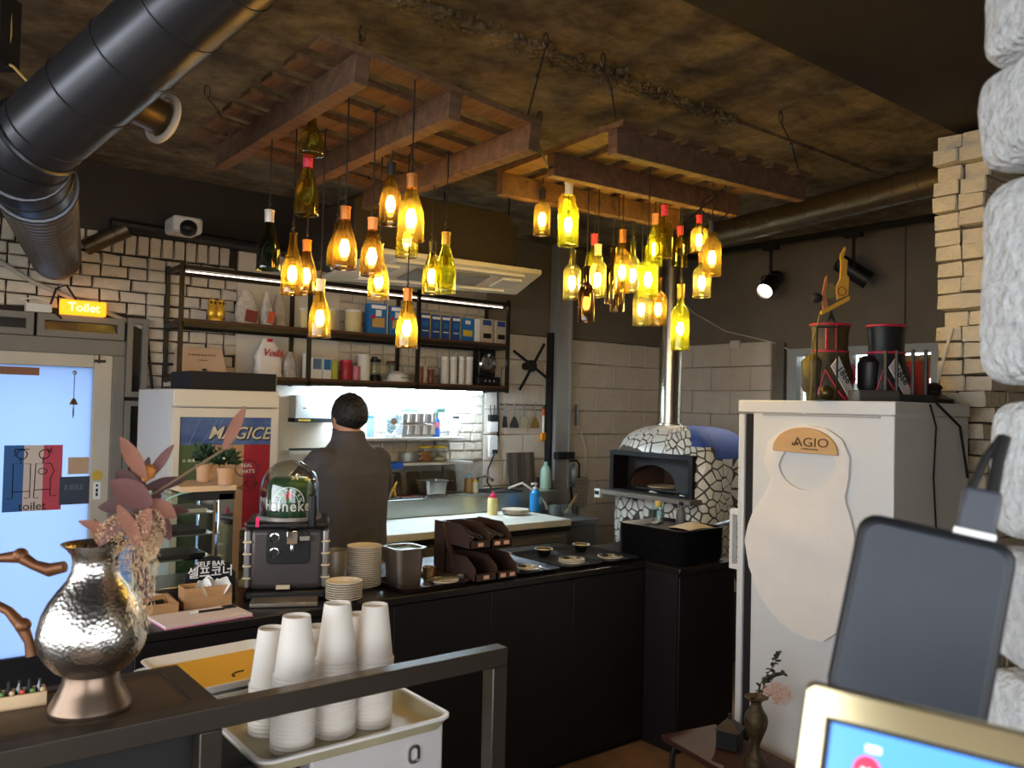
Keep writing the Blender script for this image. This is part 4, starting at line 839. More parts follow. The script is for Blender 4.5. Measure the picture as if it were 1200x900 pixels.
def squeeze(label, px, yb, yt, Y, z, m_, capm, rpx=6, nm='sauce_bottle'):
    c = PY(px, yb, Y); h = PY(px, yt, Y).z-z; r_ = rpx*mpp(c); o = thing(nm, label, 'bottle', (c.x, Y, z)); MB().lathe([(r_, 0), (r_, h*.62), (r_*.85, h*.7), (r_*.6, h*.72)], 16).build('bottle', m_, o); MB().lathe([(r_*.75, h*.72), (r_*.75, h*.82), (r_*.3, h*.86), (r_*.12, h)], 14).build('cap', capm, o); return o
squeeze('pale blue squeeze bottle of brown sauce by the sink', 549, 573, 553, 4.82, 1.0005, mat('sauce_brown', (170, 140, 80), .4), mat('pale_blue_cap', (150, 200, 222), .4), 5)
squeeze('short squeeze bottle with yellow cap by the sink', 557, 573, 560, 4.78, 1.0005, mat('sauce_clear', (200, 196, 170), .4), YEL, 4)
squeeze('squeeze bottle of mayonnaise with pink cap on the cutting top', 577, 606, 575, 4.5, TZ+.0005, mat('mayo', (236, 220, 150), .4), mat('pink_cap', (220, 50, 96), .4), 6)
# plates on the cutting top
def plate_mesh(r_, h, nm='plate'):
    return MB().lathe([(.0001, .0), (r_*.55, 0), (r_*.62, .003), (r_, h), (r_*1.0, h+.003), (r_*.6, .006), (.0001, .005)], 26, cap=False)
PLM = mat('plate_ceramic', (224, 208, 186), .3, coat=.3)
c = PZ(604, 603, TZ); pm = None
for k in range(4):
    o = plate_mesh(.095, .014).build('kitchen_plate', PLM) if not pm else pm.copy()
    if pm: COL.objects.link(o)
    pm = pm or o; tag(o, 'white plate in the low stack on the cutting top', 'plate', 'plates on the cutting top'); o.location = (c.x, c.y, TZ+.0006+k*.007)
# sink unit, soap, hose
SKX = 3.74
o = thing('rinse_sink', 'small steel sink basin with tap at the end of the prep table', 'sink', (3.68, 4.78, 1.0005)); MB().ring(rrect(-.14, -.12, .14, .12, .03), rrect(-.12, -.1, .12, .1, .03), .012, (0, 0, 0), (1, 0, 0), (0, 1, 0), (0, 0, 1)).prism(rrect(-.12, -.1, .12, .1, .03), .004, (0, 0, 0), (1, 0, 0), (0, 1, 0), (0, 0, 1)).build('basin', mat('sink_dark', (110, 110, 108), .3, .9), o); MB().tube([(-.1, .13, 0), (-.1, .13, .09), (-.08, .05, .11), (-.06, .0, .08)], .011, 8).build('tap', CHROME, o); MB().tube([(-.13, .1, .05), (-.17, .06, .06)], .007, 6).build('tap_lever', CHROME, o)
o = thing('wood_chopping_board', 'weathered grey wooden chopping board leaning against the block wall', 'board', (PY(613, 565, 4.92).x, 4.93, 1.0005), rot=(R(-5), 0, 0)); a, b = PY(597, 531, 4.9), PY(628, 531, 4.9); wl_ = (b.x-a.x); hh = a.z-1.0
for k in range(6): MB().box(-wl_/2+wl_*k/6+.001, 0, 0, -wl_/2+wl_*(k+1)/6, .02, hh).build('plank', mat('weathered%d' % (k % 3), ((96, 84, 72), (116, 100, 84), (84, 72, 62))[k % 3], .85, var=.35, scale=12, stretch=(6, 1, 1)), o, bevel=.002)
o = thing('small_black_box', 'small black box behind the soap bottle', 'box', (PY(637, 580, 4.9).x, 4.9, 1.0005)); MB().box(-.05, -.03, 0, .05, .03, .07).build('case', BMAT, o, bevel=.003)
c = PY(644, 580, 4.75); o = thing('dish_soap_bottle', 'tall pale green detergent bottle beside the steel post', 'bottle', (c.x, 4.8, 1.0005)); MB().lathe([(.04, 0), (.042, .02), (.042, .13), (.03, .16), (.014, .175), (.014, .2)], 16).build('bottle', mat('mint_plastic', (170, 200, 180), .4), o)
c = PY(629, 602, 4.5); o = thing('soap_dispenser', 'bright blue pump soap bottle on the cutting top', 'bottle', (c.x, 4.52, TZ+.0005)); MB().lathe([(.038, 0), (.038, .13), (.02, .15), (.014, .155)], 18).build('bottle', mat('soap_blue', (40, 130, 196), .3), o); MB().lathe([(.014, .155), (.014, .17), (.005, .171), (.005, .19)], 10).box(-.035, -.008, .185, .012, .008, .2).build('pump', WP, o); MB().box(.0, -.0395, .05, .03, -.037, .1).build('label', mat('soap_label', (120, 180, 220), .5), o)
tag(MB().tube([PY(596, 572, 4.62), PY(612, 566, 4.6), PY(630, 578, 4.55), PY(639, 590, 4.52), PY(641, 597, 4.5)], .008, 8).build('rinse_hose', WMAT), 'white rinse hose arching from sink to the cutting top', 'hose')
# sink stand
o = thing('steel_stand', 'blue-grey steel wash stand between prep table and pizza oven', 'stand', (4.0, 4.28, 0)); q = mat('stand_steel', (104, 106, 106), .4, .35)
MB().box(-.235, -.06, .80, .145, .33, .84).build('top', q, o, bevel=.004); MB().box(-.22, -.04, .55, .13, -.03, .80).build('apron', q, o)
for x in (-.21, .12):
    for y in (-.04, .31): MB().cyl(x, y, 0, .80, .018, 10).build('leg', q, o)
o = thing('steel_cup', 'small steel cup on the wash stand', 'cup', (3.92, 4.45, .8405)); MB().lathe([(.04, 0), (.046, .08), (.043, .08), (.038, .005)], 16, cap=False).build('body', mat('mint_steel', (150, 170, 168), .3, .6), o)
o = thing('glass_tub', 'clear rectangular tub with wooden spatula on the wash stand', 'tub', (4.05, 4.5, .8405)); MB().ring(rrect(-.1, -.07, .1, .07, .02), rrect(-.094, -.064, .094, .064, .02), .09, (0, 0, 0), (1, 0, 0), (0, 1, 0), (0, 0, 1)).build('walls', CLEAR, o); MB().bar((.02, 0, .01), (.14, 0, .14), .018, .006).build('spatula', mat('light_wood', (196, 160, 110), .6), o)
# steel post, X-shaped fan, hanging tools
PX0 = PY(650, 450, 4.9).x; PX1 = PY(668, 450, 4.9).x
o = thing('steel_post', 'galvanised steel post standing against the block wall', 'post', ((PX0+PX1)/2, 4.93, 0)); w_ = (PX1-PX0)/2; gal = mat('galvanised', (172, 170, 166), .4, .35, var=.2, scale=6, stretch=(1, 1, .2))
MB().box(-w_, -.03, 0, w_, .04, ZC).build('web', gal, o); MB().box(-w_, -.05, 0, -w_+.018, -.03, ZC).build('flange', gal, o); MB().box(w_-.018, -.05, 0, w_, -.03, ZC).build('flange', gal, o); MB().box(-w_-.03, -.02, 0, -w_-.005, .04, 2.2).build('cable_duct', BMAT, o)
MB().cb(.0, -.07, PY(660, 534, 4.86).z, .17, .06, .055).build('clamp', BMAT, o)
o = thing('pipe_hook', 'black bent pipe hook on the steel post', 'hook', PY(668, 540, 4.85)); MB().tube([(0, 0, 0), (.07, 0, 0), (.1, 0, -.03), (.1, 0, -.14)], .008, 8).build('rod', BMAT, o)
c = PY(624, 429, 4.89); o = thing('fan_display', 'black four-armed blade display mounted in an X on the block wall', 'display', (c.x, 4.984, c.z))
for (x_, y_) in ((602, 411), (638, 403), (646, 447), (609, 457)):
    q = PY(x_, y_, 4.89)-V((c.x, 4.984, c.z)); MB().bar((0, -.094, 0), (q.x, -.094, q.z), .018, .012).build('blade_arm', BMAT, o)
MB().lathe([(.03, 0), (.03, .06), (.045, .07), (.045, .095), (.03, .105)], 16).build('hub', BMAT, o, rot=(PI/2, 0, 0))
# spatulas on a rail
a, b = PY(588, 474, 4.97), PY(640, 477, 4.97); o = thing('tool_rail', 'thin metal hanging rail for the spatulas on the block wall', 'rail', ((a.x+b.x)/2, 4.98, a.z)); MB().tube([(a.x, 4.972, a.z), (b.x, 4.972, a.z)], .004, 6).build('rod', DSTEEL, o, world=True)
for x in (a.x, b.x): MB().cyl(x, 0, 0, .012, .006, 8).build('mount', DSTEEL, o, (0, 0, 0)) if False else MB().tube([(x, 4.972, a.z), (x, 4.985, a.z)], .006, 6).build('mount', DSTEEL, o, world=True)
rz_ = a.z
for i, (px, wt, wb, lab, c_) in enumerate(((593, 4, 7, 'narrow dark spatula', (50, 46, 44)), (604, 3, 13, 'wide dark steel scraper', (70, 64, 62)), (615, 6, 10, 'scraper with mottled cream blade', (200, 186, 150)), (628, 3, 14, 'broad brass-tipped scraper', (150, 120, 60)))):
    c = PY(px, 475, 4.955); k = mpp(c); o = thing('hanging_spatula', lab+' hanging on the wall rail', 'spatula', (c.x, 4.962, rz_-27*k)); 
    MB().bar((0, 0, 13*k), (0, 0, 27*k), .014, .01).build('handle', mat('tool_handle', (150, 148, 144), .35, .6), o); MB().prism([(-wb*k/2, 0), (wb*k/2, 0), (wb*k/2, 4*k), (wt*k/2, 14*k), (-wt*k/2, 14*k), (-wb*k/2, 4*k)], .003).build('blade', mat('blade%d' % i, c_, .4, .5, var=.2), o)
    MB().tube([(0, 0, 27*k), (0, -.012, 28*k+.004), (0, .01, 28*k+.008)], .002, 5).build('hanging_loop', DSTEEL, o)
c = PY(637, 515, 4.955); k = mpp(c); o = thing('basting_brush', 'orange basting brush with white handle hanging by the steel post', 'brush', (c.x, 4.962, c.z)); MB().cyl(0, 0, 7*k, 36*k, .01, 8).build('handle', WP, o); MB().cyl(0, 0, 36*k, 40*k, .012, 8).build('green_tip', mat('leaf_green', (50, 90, 40), .6), o); MB().cyl(0, 0, 28*k, 36*k, .0105, 8).build('orange_band', mat('orange_band', (220, 96, 40), .5), o); MB().box(-.026, -.012, -2*k, .026, .012, 8*k).build('bristles', mat('bristle_orange', (236, 150, 30), .7), o, bevel=.008)
c = PY(646, 530, 4.955)
# pan and perforated peel hanging at the corner
c = PY(660, 556, 4.84); k = mpp(c); o = thing('hanging_pan', 'dark round frying pan hanging on the steel post', 'pan', (c.x+.01, 4.76, c.z)); MB().lathe([(.0001, 0), (.08, 0), (.095, .03), (.09, .03), (.078, .005)], 24, cap=False).build('pan_body', mat('iron', (92, 94, 88), .5, .5), o, rot=(PI/2, 0, R(50))); MB().bar((0, 0, -.09), (.03, 0, -.3), .018, .008).build('handle', DSTEEL, o)
c = PY(677, 575, 4.93); k = mpp(c); o = thing('perforated_peel', 'grey perforated metal peel leaning on the block wall', 'peel', (c.x, 4.93, c.z-19*k)); pw_, ph_ = 24*k/2*1.15, 36*k
pf = MB(); nx, nz = 13, 17; dx, dz = 2*pw_/nx, ph_/nz
for i in range(nx):
    for j in range(nz):
        if i % 2 and j % 2: continue                      # punched hole
        if i in (0, nx-1) and j in (0, nz-1): continue    # clipped corners
        pf.box(-pw_+i*dx, 0, j*dz, -pw_+(i+1)*dx, .003, (j+1)*dz)
pf.build('sheet', mat('peel_steel', (172, 164, 152), .5, .3), o, rot=(0, R(8), 0))
MB().bar((0, .002, 0), (-.03, .002, -.35), .022, .01).build('handle', DSTEEL, o)
c = PY(677, 490, 4.95); o = thing('spray_hose', 'spray gun with looping pale hose hung on the block wall', 'hose', (c.x, 4.96, c.z-.06)); MB().bar((0, 0, .0), (0, 0, .17), .022).build('gun', STEEL, o); MB().tube([(.01, 0, 0), (.05, 0, -.06), (.11, 0, -.2), (.1, 0, -.38), (.04, 0, -.5)], .007, 7).build('hose_line', WMAT, o)
# wall socket, phone and cables by the niche
c = PY(578, 497, 4.96); o = thing('wall_phone', 'black and white wall phone hanging at the edge of the lit niche', 'phone', (c.x, 4.978, c.z-.06)); MB().box(-.04, -.03, 0, .04, 0, .08).build('lower_body', WP, o, bevel=.005); MB().box(-.04, -.034, .08, .04, 0, .13).build('upper_body', BMAT, o, bevel=.005); MB().tube([(-.02, -.01, .13), (-.025, -.01, .2), (.015, -.01, .2), (.01, -.01, .13)], .004, 6).build('loop', DSTEEL, o)
c = PY(577, 525, 4.97); o = thing('wall_socket', 'pale wall socket with plugs under the wall phone', 'socket', (c.x, 4.978, c.z-.07)); MB().box(-.04, -.025, 0, .04, 0, .16).build('plate', WP, o, bevel=.004); MB().cyl(0, -.04, .03, .06, .02, 10).build('plug', BMAT, o)
tag(MB().tube([PY(580, 530, 4.93), PY(572, 550, 4.94), PY(571, 565, 4.95), PY(576, 572, 4.95)], .006, 6).build('power_cable', cordm), 'black power cable dropping from the wall socket', 'cable')
tag(MB().tube([PY(583, 457, 4.96), PY(584, 500, 4.97), PY(583, 520, 4.97)], .009, 6).build('wall_cable', cordm), 'dark cable running down beside the lit niche', 'cable')
# ================================================================== SELF-SERVICE COUNTER
KZ = .87; KY0, KY1 = 2.80, 3.46; KX0 = PZ(164, 753, KZ).x; KX1 = 3.07
cblk = mat('counter_black', (20, 17, 18), .5, var=.2, scale=3)
kt = thing('service_counter', 'long black panelled self-service counter', 'counter', ((KX0+KX1)/2, KY0, 0))
MB().box(KX0+.01, KY0+.02, 0, KX1, KY1, KZ-.03).build('carcass', cblk, kt, world=True)
MB().box(KX0, KY0, KZ-.03, KX1+.002, KY1, KZ).build('worktop', mat('counter_top', (30, 26, 24), .3, var=.2), kt, world=True, bevel=.004)
n = 5
for k in range(n):
    a = KX0+.01+(KX1-KX0-.01)*k/n; b = KX0+.01+(KX1-KX0-.01)*(k+1)/n
    MB().box(a+.0015, KY0+.006, .03, b-.0015, KY0+.02, KZ-.034).build('front_panel', cblk, kt, world=True, bevel=.002)
kb = thing('end_cabinet', 'black end cabinet carrying the stack of black trays', 'cabinet', (3.28, 2.6, 0))
MB().box(3.076, 2.60, 0, 3.50, 3.3, KZ-.03).build('carcass', cblk, kb, world=True); MB().box(3.074, 2.585, KZ-.03, 3.51, 3.3, KZ).build('worktop', mat('counter_top'), kb, world=True, bevel=.004); MB().box(3.08, 2.59, .03, 3.495, 2.60, KZ-.04).build('door', cblk, kb, world=True, bevel=.002)
KT = KZ+.0006
# ---- curved-glass display case
dc = thing('display_case', 'small chrome display warmer with a curved glass front on the counter', 'display case', (.99, 3.3, KT)); cx0, cx1, cy0, cy1 = .81, 1.165, 3.20, 3.44; zt = PY(270, 568, 3.20).z
def L3(x, y, z): return (x, y, z)
pts = [(cx0, KT+.05), (cx0, KT+.17)]+[(cx0+.2-.2*math.cos(a), KT+.17+(zt-KT-.19)*math.sin(a)) for a in [PI/2*i/8 for i in range(1, 9)]]+[(cx1-.06, zt-.02)]
gm = MB(); vs_ = []; 
for x, z in pts: vs_ += [(x, cy0+.004, z), (x, cy1-.004, z)]
gm.add(vs_, [(2*i, 2*i+1, 2*i+3, 2*i+2) for i in range(len(pts)-1)]).build('curved_glass', glassmat('case_glass', (236, 242, 238), .12), dc, world=True, fix=False, ang=60)
for y in (cy0, cy1): MB().prism([(x, z) for x, z in pts]+[(cx1-.06, KT+.05)], .004, (0, y, 0)).build('side_glass', glassmat('side_glass', (242, 246, 243), .06), dc, world=True)
for y in (cy0, cy1): MB().tube([(x, y, z) for x, z in pts], .004, 6).build('glass_edge', mat('edge_green', (150, 190, 170), .2), dc, world=True)
MB().box(cx0-.004, cy0-.005, KT, cx1+.004, cy1+.005, KT+.05).build('base', STEEL, dc, world=True, bevel=.004)
MB().box(cx1-.06, cy0-.008, KT+.05, cx1, cy0+.022, zt-.03).build('corner_post', CHROME, dc, world=True, bevel=.003); MB().box(cx1-.06, cy1-.022, KT+.05, cx1, cy1+.008, zt-.03).build('corner_post', CHROME, dc, world=True, bevel=.003)
MB().box(cx1-.16, cy0-.008, zt-.055, cx1+.004, cy1+.008, zt-.022).build('dark_header', BMAT, dc, world=True); MB().box(cx1-.20, cy0-.012, zt-.0215, cx1+.008, cy1+.012, zt).build('top_board', mat('pale_wood', (214, 180, 140), .6, var=.15, scale=12), dc, world=True, bevel=.002)
for i, z in enumerate((KT+.14, KT+.23, KT+.31)):
    MB().box(cx0+.03+.02*i, cy0+.02, z, cx1-.06, cy1-.02, z+.006).build('wire_shelf', CHROME, dc, world=True); MB().box(cx0+.07+.02*i, cy0+.03, z+.007, cx1-.09, cy1-.04, z+.022).build('baking_tray', (mat('tray_beige', (200, 180, 150), .6) if i == 2 else DSTEEL), dc, world=True)
# ---- two small potted flowers on it
fl_g = mat('flower_leaf', (58, 84, 56), .7, var=.3, scale=30); kraft = mat('kraft_paper', (196, 150, 112), .8, var=.15, scale=30)
def bouquet(label, px, py, hpx, seed, y=3.22, cl=((196, 50, 70), (226, 216, 210))):
    c = PY(px, py, y); k = mpp(c); o = thing('wrapped_flowers', label, 'bouquet', (c.x, y, zt+.0005)); q = random.Random(seed)
    MB().lathe([(7.5*k, 0), (8*k, .002), (8.5*k, 12*k), (10*k, 20*k), (9*k, 20*k), (7*k, .006)], 14, cap=False).build('paper_wrap', kraft, o)
    lf = MB()
    for i in range(130):
        a = q.uniform(0, 2*PI); e = q.uniform(-.2, 1.2); d = V((math.cos(a)*math.cos(e), math.sin(a)*math.cos(e), math.sin(e))); lf.leaf(V((0, 0, 26*k))+d*q.uniform(2, 9)*k, d, (q.uniform(-1, 1), q.uniform(-1, 1), 1), q.uniform(9, 15)*k, q.uniform(3.5, 6)*k, q.uniform(-.2, .4), 3)
    lf = lf.build('leaves', fl_g, o); lf['kind'] = 'stuff'
    for i in range(5):
        a = q.uniform(0, 2*PI); d = V((math.cos(a), math.sin(a), q.uniform(.1, 1))).normalized(); MB().sph(V((0, 0, 24*k))+d*12*k, q.uniform(1.6, 2.8)*k, 8, 6).build('blossom', mat('blossom%d' % (i % 2), cl[i % 2], .7), o)
bouquet('small leafy flowers in brown paper on the display case, tied with string', 239, 556, 40, 1, 3.36); bouquet('small red-berried flowers in pale paper at the display case edge', 264, 558, 36, 2, 3.2)
# ---- draught beer dispenser
bc = PZ(336, 702, KZ); bd = thing('beer_dispenser', 'silver and black draught beer dispenser with a clear dome over a green keg', 'beer dispenser', (1.352, 3.10, KT), R(-26))
bgr = mat('dispenser_grey', (78, 72, 70), .4, .5)
MB().box(-.15, -.13, 0, .15, .13, .035).build('foot', BLACK, bd, bevel=.01); MB().box(-.14, -.12, .035, .14, .12, .27).build('body', bgr, bd, bevel=.025, seg=4); MB().box(-.152, -.13, .265, .152, .13, .292).build('collar', BLACK, bd, bevel=.012, seg=3)
for s_ in (-1, 1):
    MB().box(s_*.143-.012, -.124, .045, s_*.143+.012, -.08, .262).build('corner_pillar', mat('pillar_silver', (150, 146, 144), .3, .7), bd, bevel=.006)
    for z in (.08, .125, .17, .215): MB().box(s_*.143-.016, -.128, z, s_*.143+.016, -.09, z+.006).build('pillar_ring', mat('ring_cream', (226, 206, 172), .3, .4), bd, bevel=.002)
MB().prism(rrect(-.075, 0, .085, .125, .02), .006, (0, -.127, .135)).build('tap_panel', BLACK, bd, bevel=.002)
for z in (.235, .18): MB().lathe([(.019, 0), (.019, .008), (.014, .009)], 8).build('control_knob', CHROME, bd, (-.045, -.127, z), (PI/2, 0, 0)); MB().lathe([(.0001, .0105), (.014, .0105), (.014, .008)], 14, cap=False).build('knob_face', BLACK, bd, (-.045, -.127, z), (PI/2, 0, 0))
MB().box(.0, -.175, .215, .04, -.12, .265).tube([(.02, -.165, .22), (.02, -.17, .19)], .008, 8).build('tap', CHROME, bd, bevel=.004); MB().box(.045, -.16, .225, .085, -.125, .245).build('tap_bracket', STEEL, bd, bevel=.003)
MB().box(.075, -.16, .272, .105, -.135, .40).build('tap_handle', BLACK, bd, bevel=.008)
MB().box(-.115, -.134, .275, -.102, -.128, .312).build('pink_tab', mat('pink_tab', (226, 30, 100), .5), bd); MB().box(-.035, -.1315, .042, .015, -.13, .058).build('badge', mat('ring_cream'), bd)
MB().lathe([(.122, .292), (.122, .305), (.115, .306)], 32, cap=False).build('dome_ring', mat('smoke_ring', (140, 134, 128), .3, .3), bd)
dpr = [(.115, .30), (.115, .40)]+[(.115*math.cos(a), .40+.118*math.sin(a)) for a in [PI/2*i/9 for i in range(1, 10)]]
MB().lathe(dpr, 36, cap=False).build('dome', glassmat('dome_glass', (240, 242, 240), .14), bd, fix=False, ang=60)
MB().lathe([(.0001, .293), (.083, .293), (.086, .30), (.086, .415), (.075, .44), (.06, .45)], 30, cap=True).build('keg', mat('keg_green', (56, 92, 62), .35, .4), bd); MB().lathe([(.0862, .325), (.0865, .326), (.0865, .358), (.0862, .359)], 30, cap=False).build('keg_band', mat('keg_dark_green', (30, 62, 40), .3, .3), bd)
GW = mat('keg_white', (232, 236, 228), .5)
for i, ch in enumerate('Heineken'):
    a_ = R(-90-60+(0, 21, 36, 52, 71, 90, 109, 128)[i]); ca, sa = math.cos(a_), math.sin(a_); text('keg_letter', ch, .058, GW, bd, (.0895*ca, .0895*sa, .345), (-sa, ca, 0), (0, 0, 1), bold=.001, ext=.0006, sx=.92)
st = [((.022 if i % 2 == 0 else .0088)*math.sin(i*PI/5), (.022 if i % 2 == 0 else .0088)*math.cos(i*PI/5)) for i in range(10)]
MB().prism(st, .001, (.0, -.0885, .388)).build('red_star', mat('star_red', (206, 30, 40), .4), bd)
for r1, r0 in ((.058, .055), (.036, .034)): MB().ring(arc(0, 0, r1, 0, PI, 24)+[(r0, 0)][:0], arc(0, 0, r0, 0, PI, 24), .0008, (0, -.0878, .362)).build('label_arch', GW, bd)
for i, ch in enumerate('HEINEKEN'): a_ = R(170-i*22.5); text('arch_letter', ch, .017, GW, bd, (.046*math.cos(a_), -.0882, .362+.046*math.sin(a_)), (math.sin(a_), 0, -math.cos(a_)), (math.cos(a_), 0, math.sin(a_)), ext=.0004)
MB().box(-.12, -.24, .0, .12, -.135, .016).build('drip_tray', mat('drip_steel', (140, 130, 118), .35, .6), bd, bevel=.004)
MB().box(-.175, -.10, .04, -.152, .11, .26).build('side_tank', glassmat('tank', (214, 216, 180), .2), bd); MB().box(-.172, -.095, .045, -.154, .1, .07).build('tank_beer', mat('beer_fill', (206, 186, 80), .4), bd)
# ---- self bar sign, wooden boxes, clipboard
c = PY(246, 692, 3.14); o = thing('self_bar_sign', 'black arched tabletop sign with white lettering beside the beer dispenser', 'sign', (c.x, 3.14, KT), R(-6)); k = mpp(c)
ws_ = 29*k; MB().prism([(-ws_, 0), (ws_, 0), (ws_, 30*k), (ws_*.3, 50*k), (-ws_*.0, 52*k), (-ws_*.3, 50*k), (-ws_, 30*k)], .008, (0, 0, 0)).build('board', BLACK, o, bevel=.002); MB().box(-ws_, -.012, 0, ws_, .02, .006).build('foot', BLACK, o)
text('lettering', 'SELF BAR', 8*k, WP, o, (0, -.001, 42*k), (1, 0, 0), (0, 0, 1), bold=.0004, ext=.0005); text('lettering', '셀프코너', 14*k, WP, o, (0, -.001, 32*k), (1, 0, 0), (0, 0, 1), bold=.0006, ext=.0005)
lw = mat('light_wood_box', (196, 148, 100), .65, var=.25, scale=8, stretch=(1, 6, 6)); 
c = PZ(255, 712, KZ); o = thing('wooden_filter_box', 'pale wooden box with crumpled white tissue under the self bar sign', 'box', (c.x-.03, 3.06, KT), R(-4)); k = mpp(c); a_, b_, h_ = 27*k, .045, 25*k
MB().ring([(-a_, -b_), (a_, -b_), (a_, b_), (-a_, b_)], [(-a_+.006, -b_+.006), (a_-.006, -b_+.006), (a_-.006, b_-.006), (-a_+.006, b_-.006)], h_, (0, 0, 0), (1, 0, 0), (0, 1, 0), (0, 0, 1)).box(-a_, -b_, 0, a_, b_, .006).build('box_body', lw, o); q = random.Random(4); ts = MB()
for i in range(16): ts.leaf((q.uniform(-.01, .06), q.uniform(-.03, .03), h_*.6), (q.uniform(-1, 1), q.uniform(-1, 1), .8), (q.uniform(-1, 1), q.uniform(-1, 1), .3), .05, .05, .5, 4)
ts.build('tissue', WP, o)
c = PZ(205, 724, KZ); o = thing('wooden_stick_tray', 'shallow wooden tray with cotton sticks at the counter end', 'tray', (.83, 3.08, KT), R(-4)); MB().ring([(-.085, -.085), (.085, -.085), (.085, .085), (-.085, .085)], [(-.077, -.077), (.077, -.077), (.077, .077), (-.077, .077)], .04, (0, 0, 0), (1, 0, 0), (0, 1, 0), (0, 0, 1)).box(-.085, -.085, 0, .085, .085, .006).build('box_body', lw, o)
for i in range(7): a_ = .3+i*.09; MB().tube([(.05-.02*i*.3, .03+.012*i, .05), (-.13+.01*i, -.05+.014*i, .052+.003*i)], .0018, 5).sph((-.13+.01*i, -.05+.014*i, .052+.003*i), (.005, .003, .003), 6, 5).build('cotton_stick', WP, o)
MB().tube([(-.04, .02, .012), (.06, .05, .014)], [.012, .014], 8).build('marker_pen', BMAT, o)
c = PZ(245, 726, KZ); o = thing('clipboard', 'clipboard with white and pink sheets and a pen on the counter end', 'clipboard', (.955, 2.892, KT), R(4)); MB().box(-.17, -.075, -.04, .17, .075, -.034).build('support', lw, o) if False else None
MB().box(-.15, -.085, 0, .15, .085, .004).build('board', mat('pink_sheet', (200, 120, 150), .7), o, bevel=.001); MB().box(-.148, -.08, .0042, .146, .085, .012).build('paper', mat('paper', (226, 208, 204), .8), o); MB().box(.10, .03, .0122, .14, .07, .0145).build('dark_stamp', BMAT, o); MB().tube([(-.03, .03, .0165), (.09, .02, .0165)], .004, 8).build('pen', BMAT, o); MB().tube([(-.03, .03, .0165), (.0, .0275, .0165)], .0042, 8).build('pen_tip', WP, o)
# ---- stacks of plates
rim_m = PLM; base_pl = None
def plates(px, py, n, rpx, label, group, dz):
    global base_pl
    c = PZ(px, py, KZ); r_ = rpx*mpp(c); src = None
    for k in range(n):
        if src is None: o = plate_mesh(r_, dz+.006).build('plate', rim_m); src = o
        else: o = src.copy(); COL.objects.link(o)
        tag(o, ('topmost '+label if k == n-1 else 'lowest '+label if k == 0 else label), 'plate', group); o.location = (c.x, c.y+.03, KT+k*dz); o.rotation_euler = (0, 0, k*.7)
plates(430, 690, 19, 20.5, 'small cream plate in the tall stack beside the deep steel container', 'tall plate stack', .0085)
plates(407, 706, 8, 21.5, 'small cream plate in the short stack next to the beer dispenser', 'short plate stack', .0085)
c = PZ(393, 690, KZ); o = thing('steel_canister', 'plain steel canister behind the short plate stack', 'canister', (1.60, 3.20, KT)); MB().lathe([(.055, 0), (.055, .13), (.052, .13), (.052, .01)], 24, cap=False).lathe([(.0001, .008), (.052, .008)], 24, cap=False).build('body', mat('canister_steel', (186, 178, 166), .35, .5), o)
def tray(label, ctr, sx, sy, m_, rz=0, h=.022, group=None, nm='serving_tray'):
    o = thing(nm, label, 'tray', ctr, rz, group); pr_ = [rrect(-sx/2+.02, -sy/2+.02, sx/2-.02, sy/2-.02, .025), rrect(-sx/2, -sy/2, sx/2, sy/2, .035), rrect(-sx/2+.006, -sy/2+.006, sx/2-.006, sy/2-.006, .03), rrect(-sx/2+.024, -sy/2+.024, sx/2-.024, sy/2-.024, .025)]
    zz = (0, h, h, .004); n_ = len(pr_[0]); vs_ = []; fs_ = [tuple(range(n_-1, -1, -1)), tuple(3*n_+i for i in range(n_))]
    for p, z in zip(pr_, zz): vs_ += [(x, y, z) for x, y in p]
    for k in range(3):
        for i in range(n_): fs_.append((k*n_+i, k*n_+(i+1) % n_, (k+1)*n_+(i+1) % n_, (k+1)*n_+i))
    MB().add(vs_, fs_).build('tray_body', m_, o, fix=False); return o
blkt = mat('tray_black', (30, 28, 30), .35)
c = PZ(485, 694, KZ); tray('dark brown tray under the deep steel container', (1.875, 2.945, KT), .33, .26, mat('tray_brown', (52, 36, 30), .3))
c = PZ(478, 688, KZ); gn('deep_steel_container', 'deep square steel container with a bluish top between the plates and cutlery rack', (1.802, 2.975, KT+.0045), .13, .13, .155, mat('brushed_dark_steel', (140, 128, 118), .35, .85), R(0), 'container', (.9, mat('reflected_blue', (150, 190, 205), .2, var=.3, scale=20)))  # blue reflection on top is put into the fill colour
c = PZ(508, 686, KZ); o = thing('small_steel_cup', 'small steel cup in front of the cutlery rack', 'cup', (1.925, 2.975, KT+.005)); MB().lathe([(.022, 0), (.028, .06), (.026, .06), (.02, .004)], 18, cap=False).lathe([(.0001, .003), (.021, .003)], 18, cap=False).build('body', mat('cup_bronze', (170, 140, 100), .3, .8), o)
c = PZ(519, 690, KZ); o = tag(plate_mesh(.06, .016).build('side_plate', rim_m), 'side plate with steel tongs on the dark brown tray', 'plate'); o.location = (1.945, 2.885, KT+.0225)
o.location.z = KT+.005
t_ = thing('steel_tongs', 'steel serving tongs lying across the side plate', 'tongs', (1.94, 2.885, KT+.026)); MB().tube([(-.09, .0, .0), (0, -.012, .004), (.085, -.008, .002)], .005, 6).tube([(-.09, .0, .0), (0, .012, .004), (.085, .012, .002)], .005, 6).build('arms', STEEL, t_); MB().cyl(.09, 0, -.006, .012, .013, 10).build('claw', STEEL, t_)
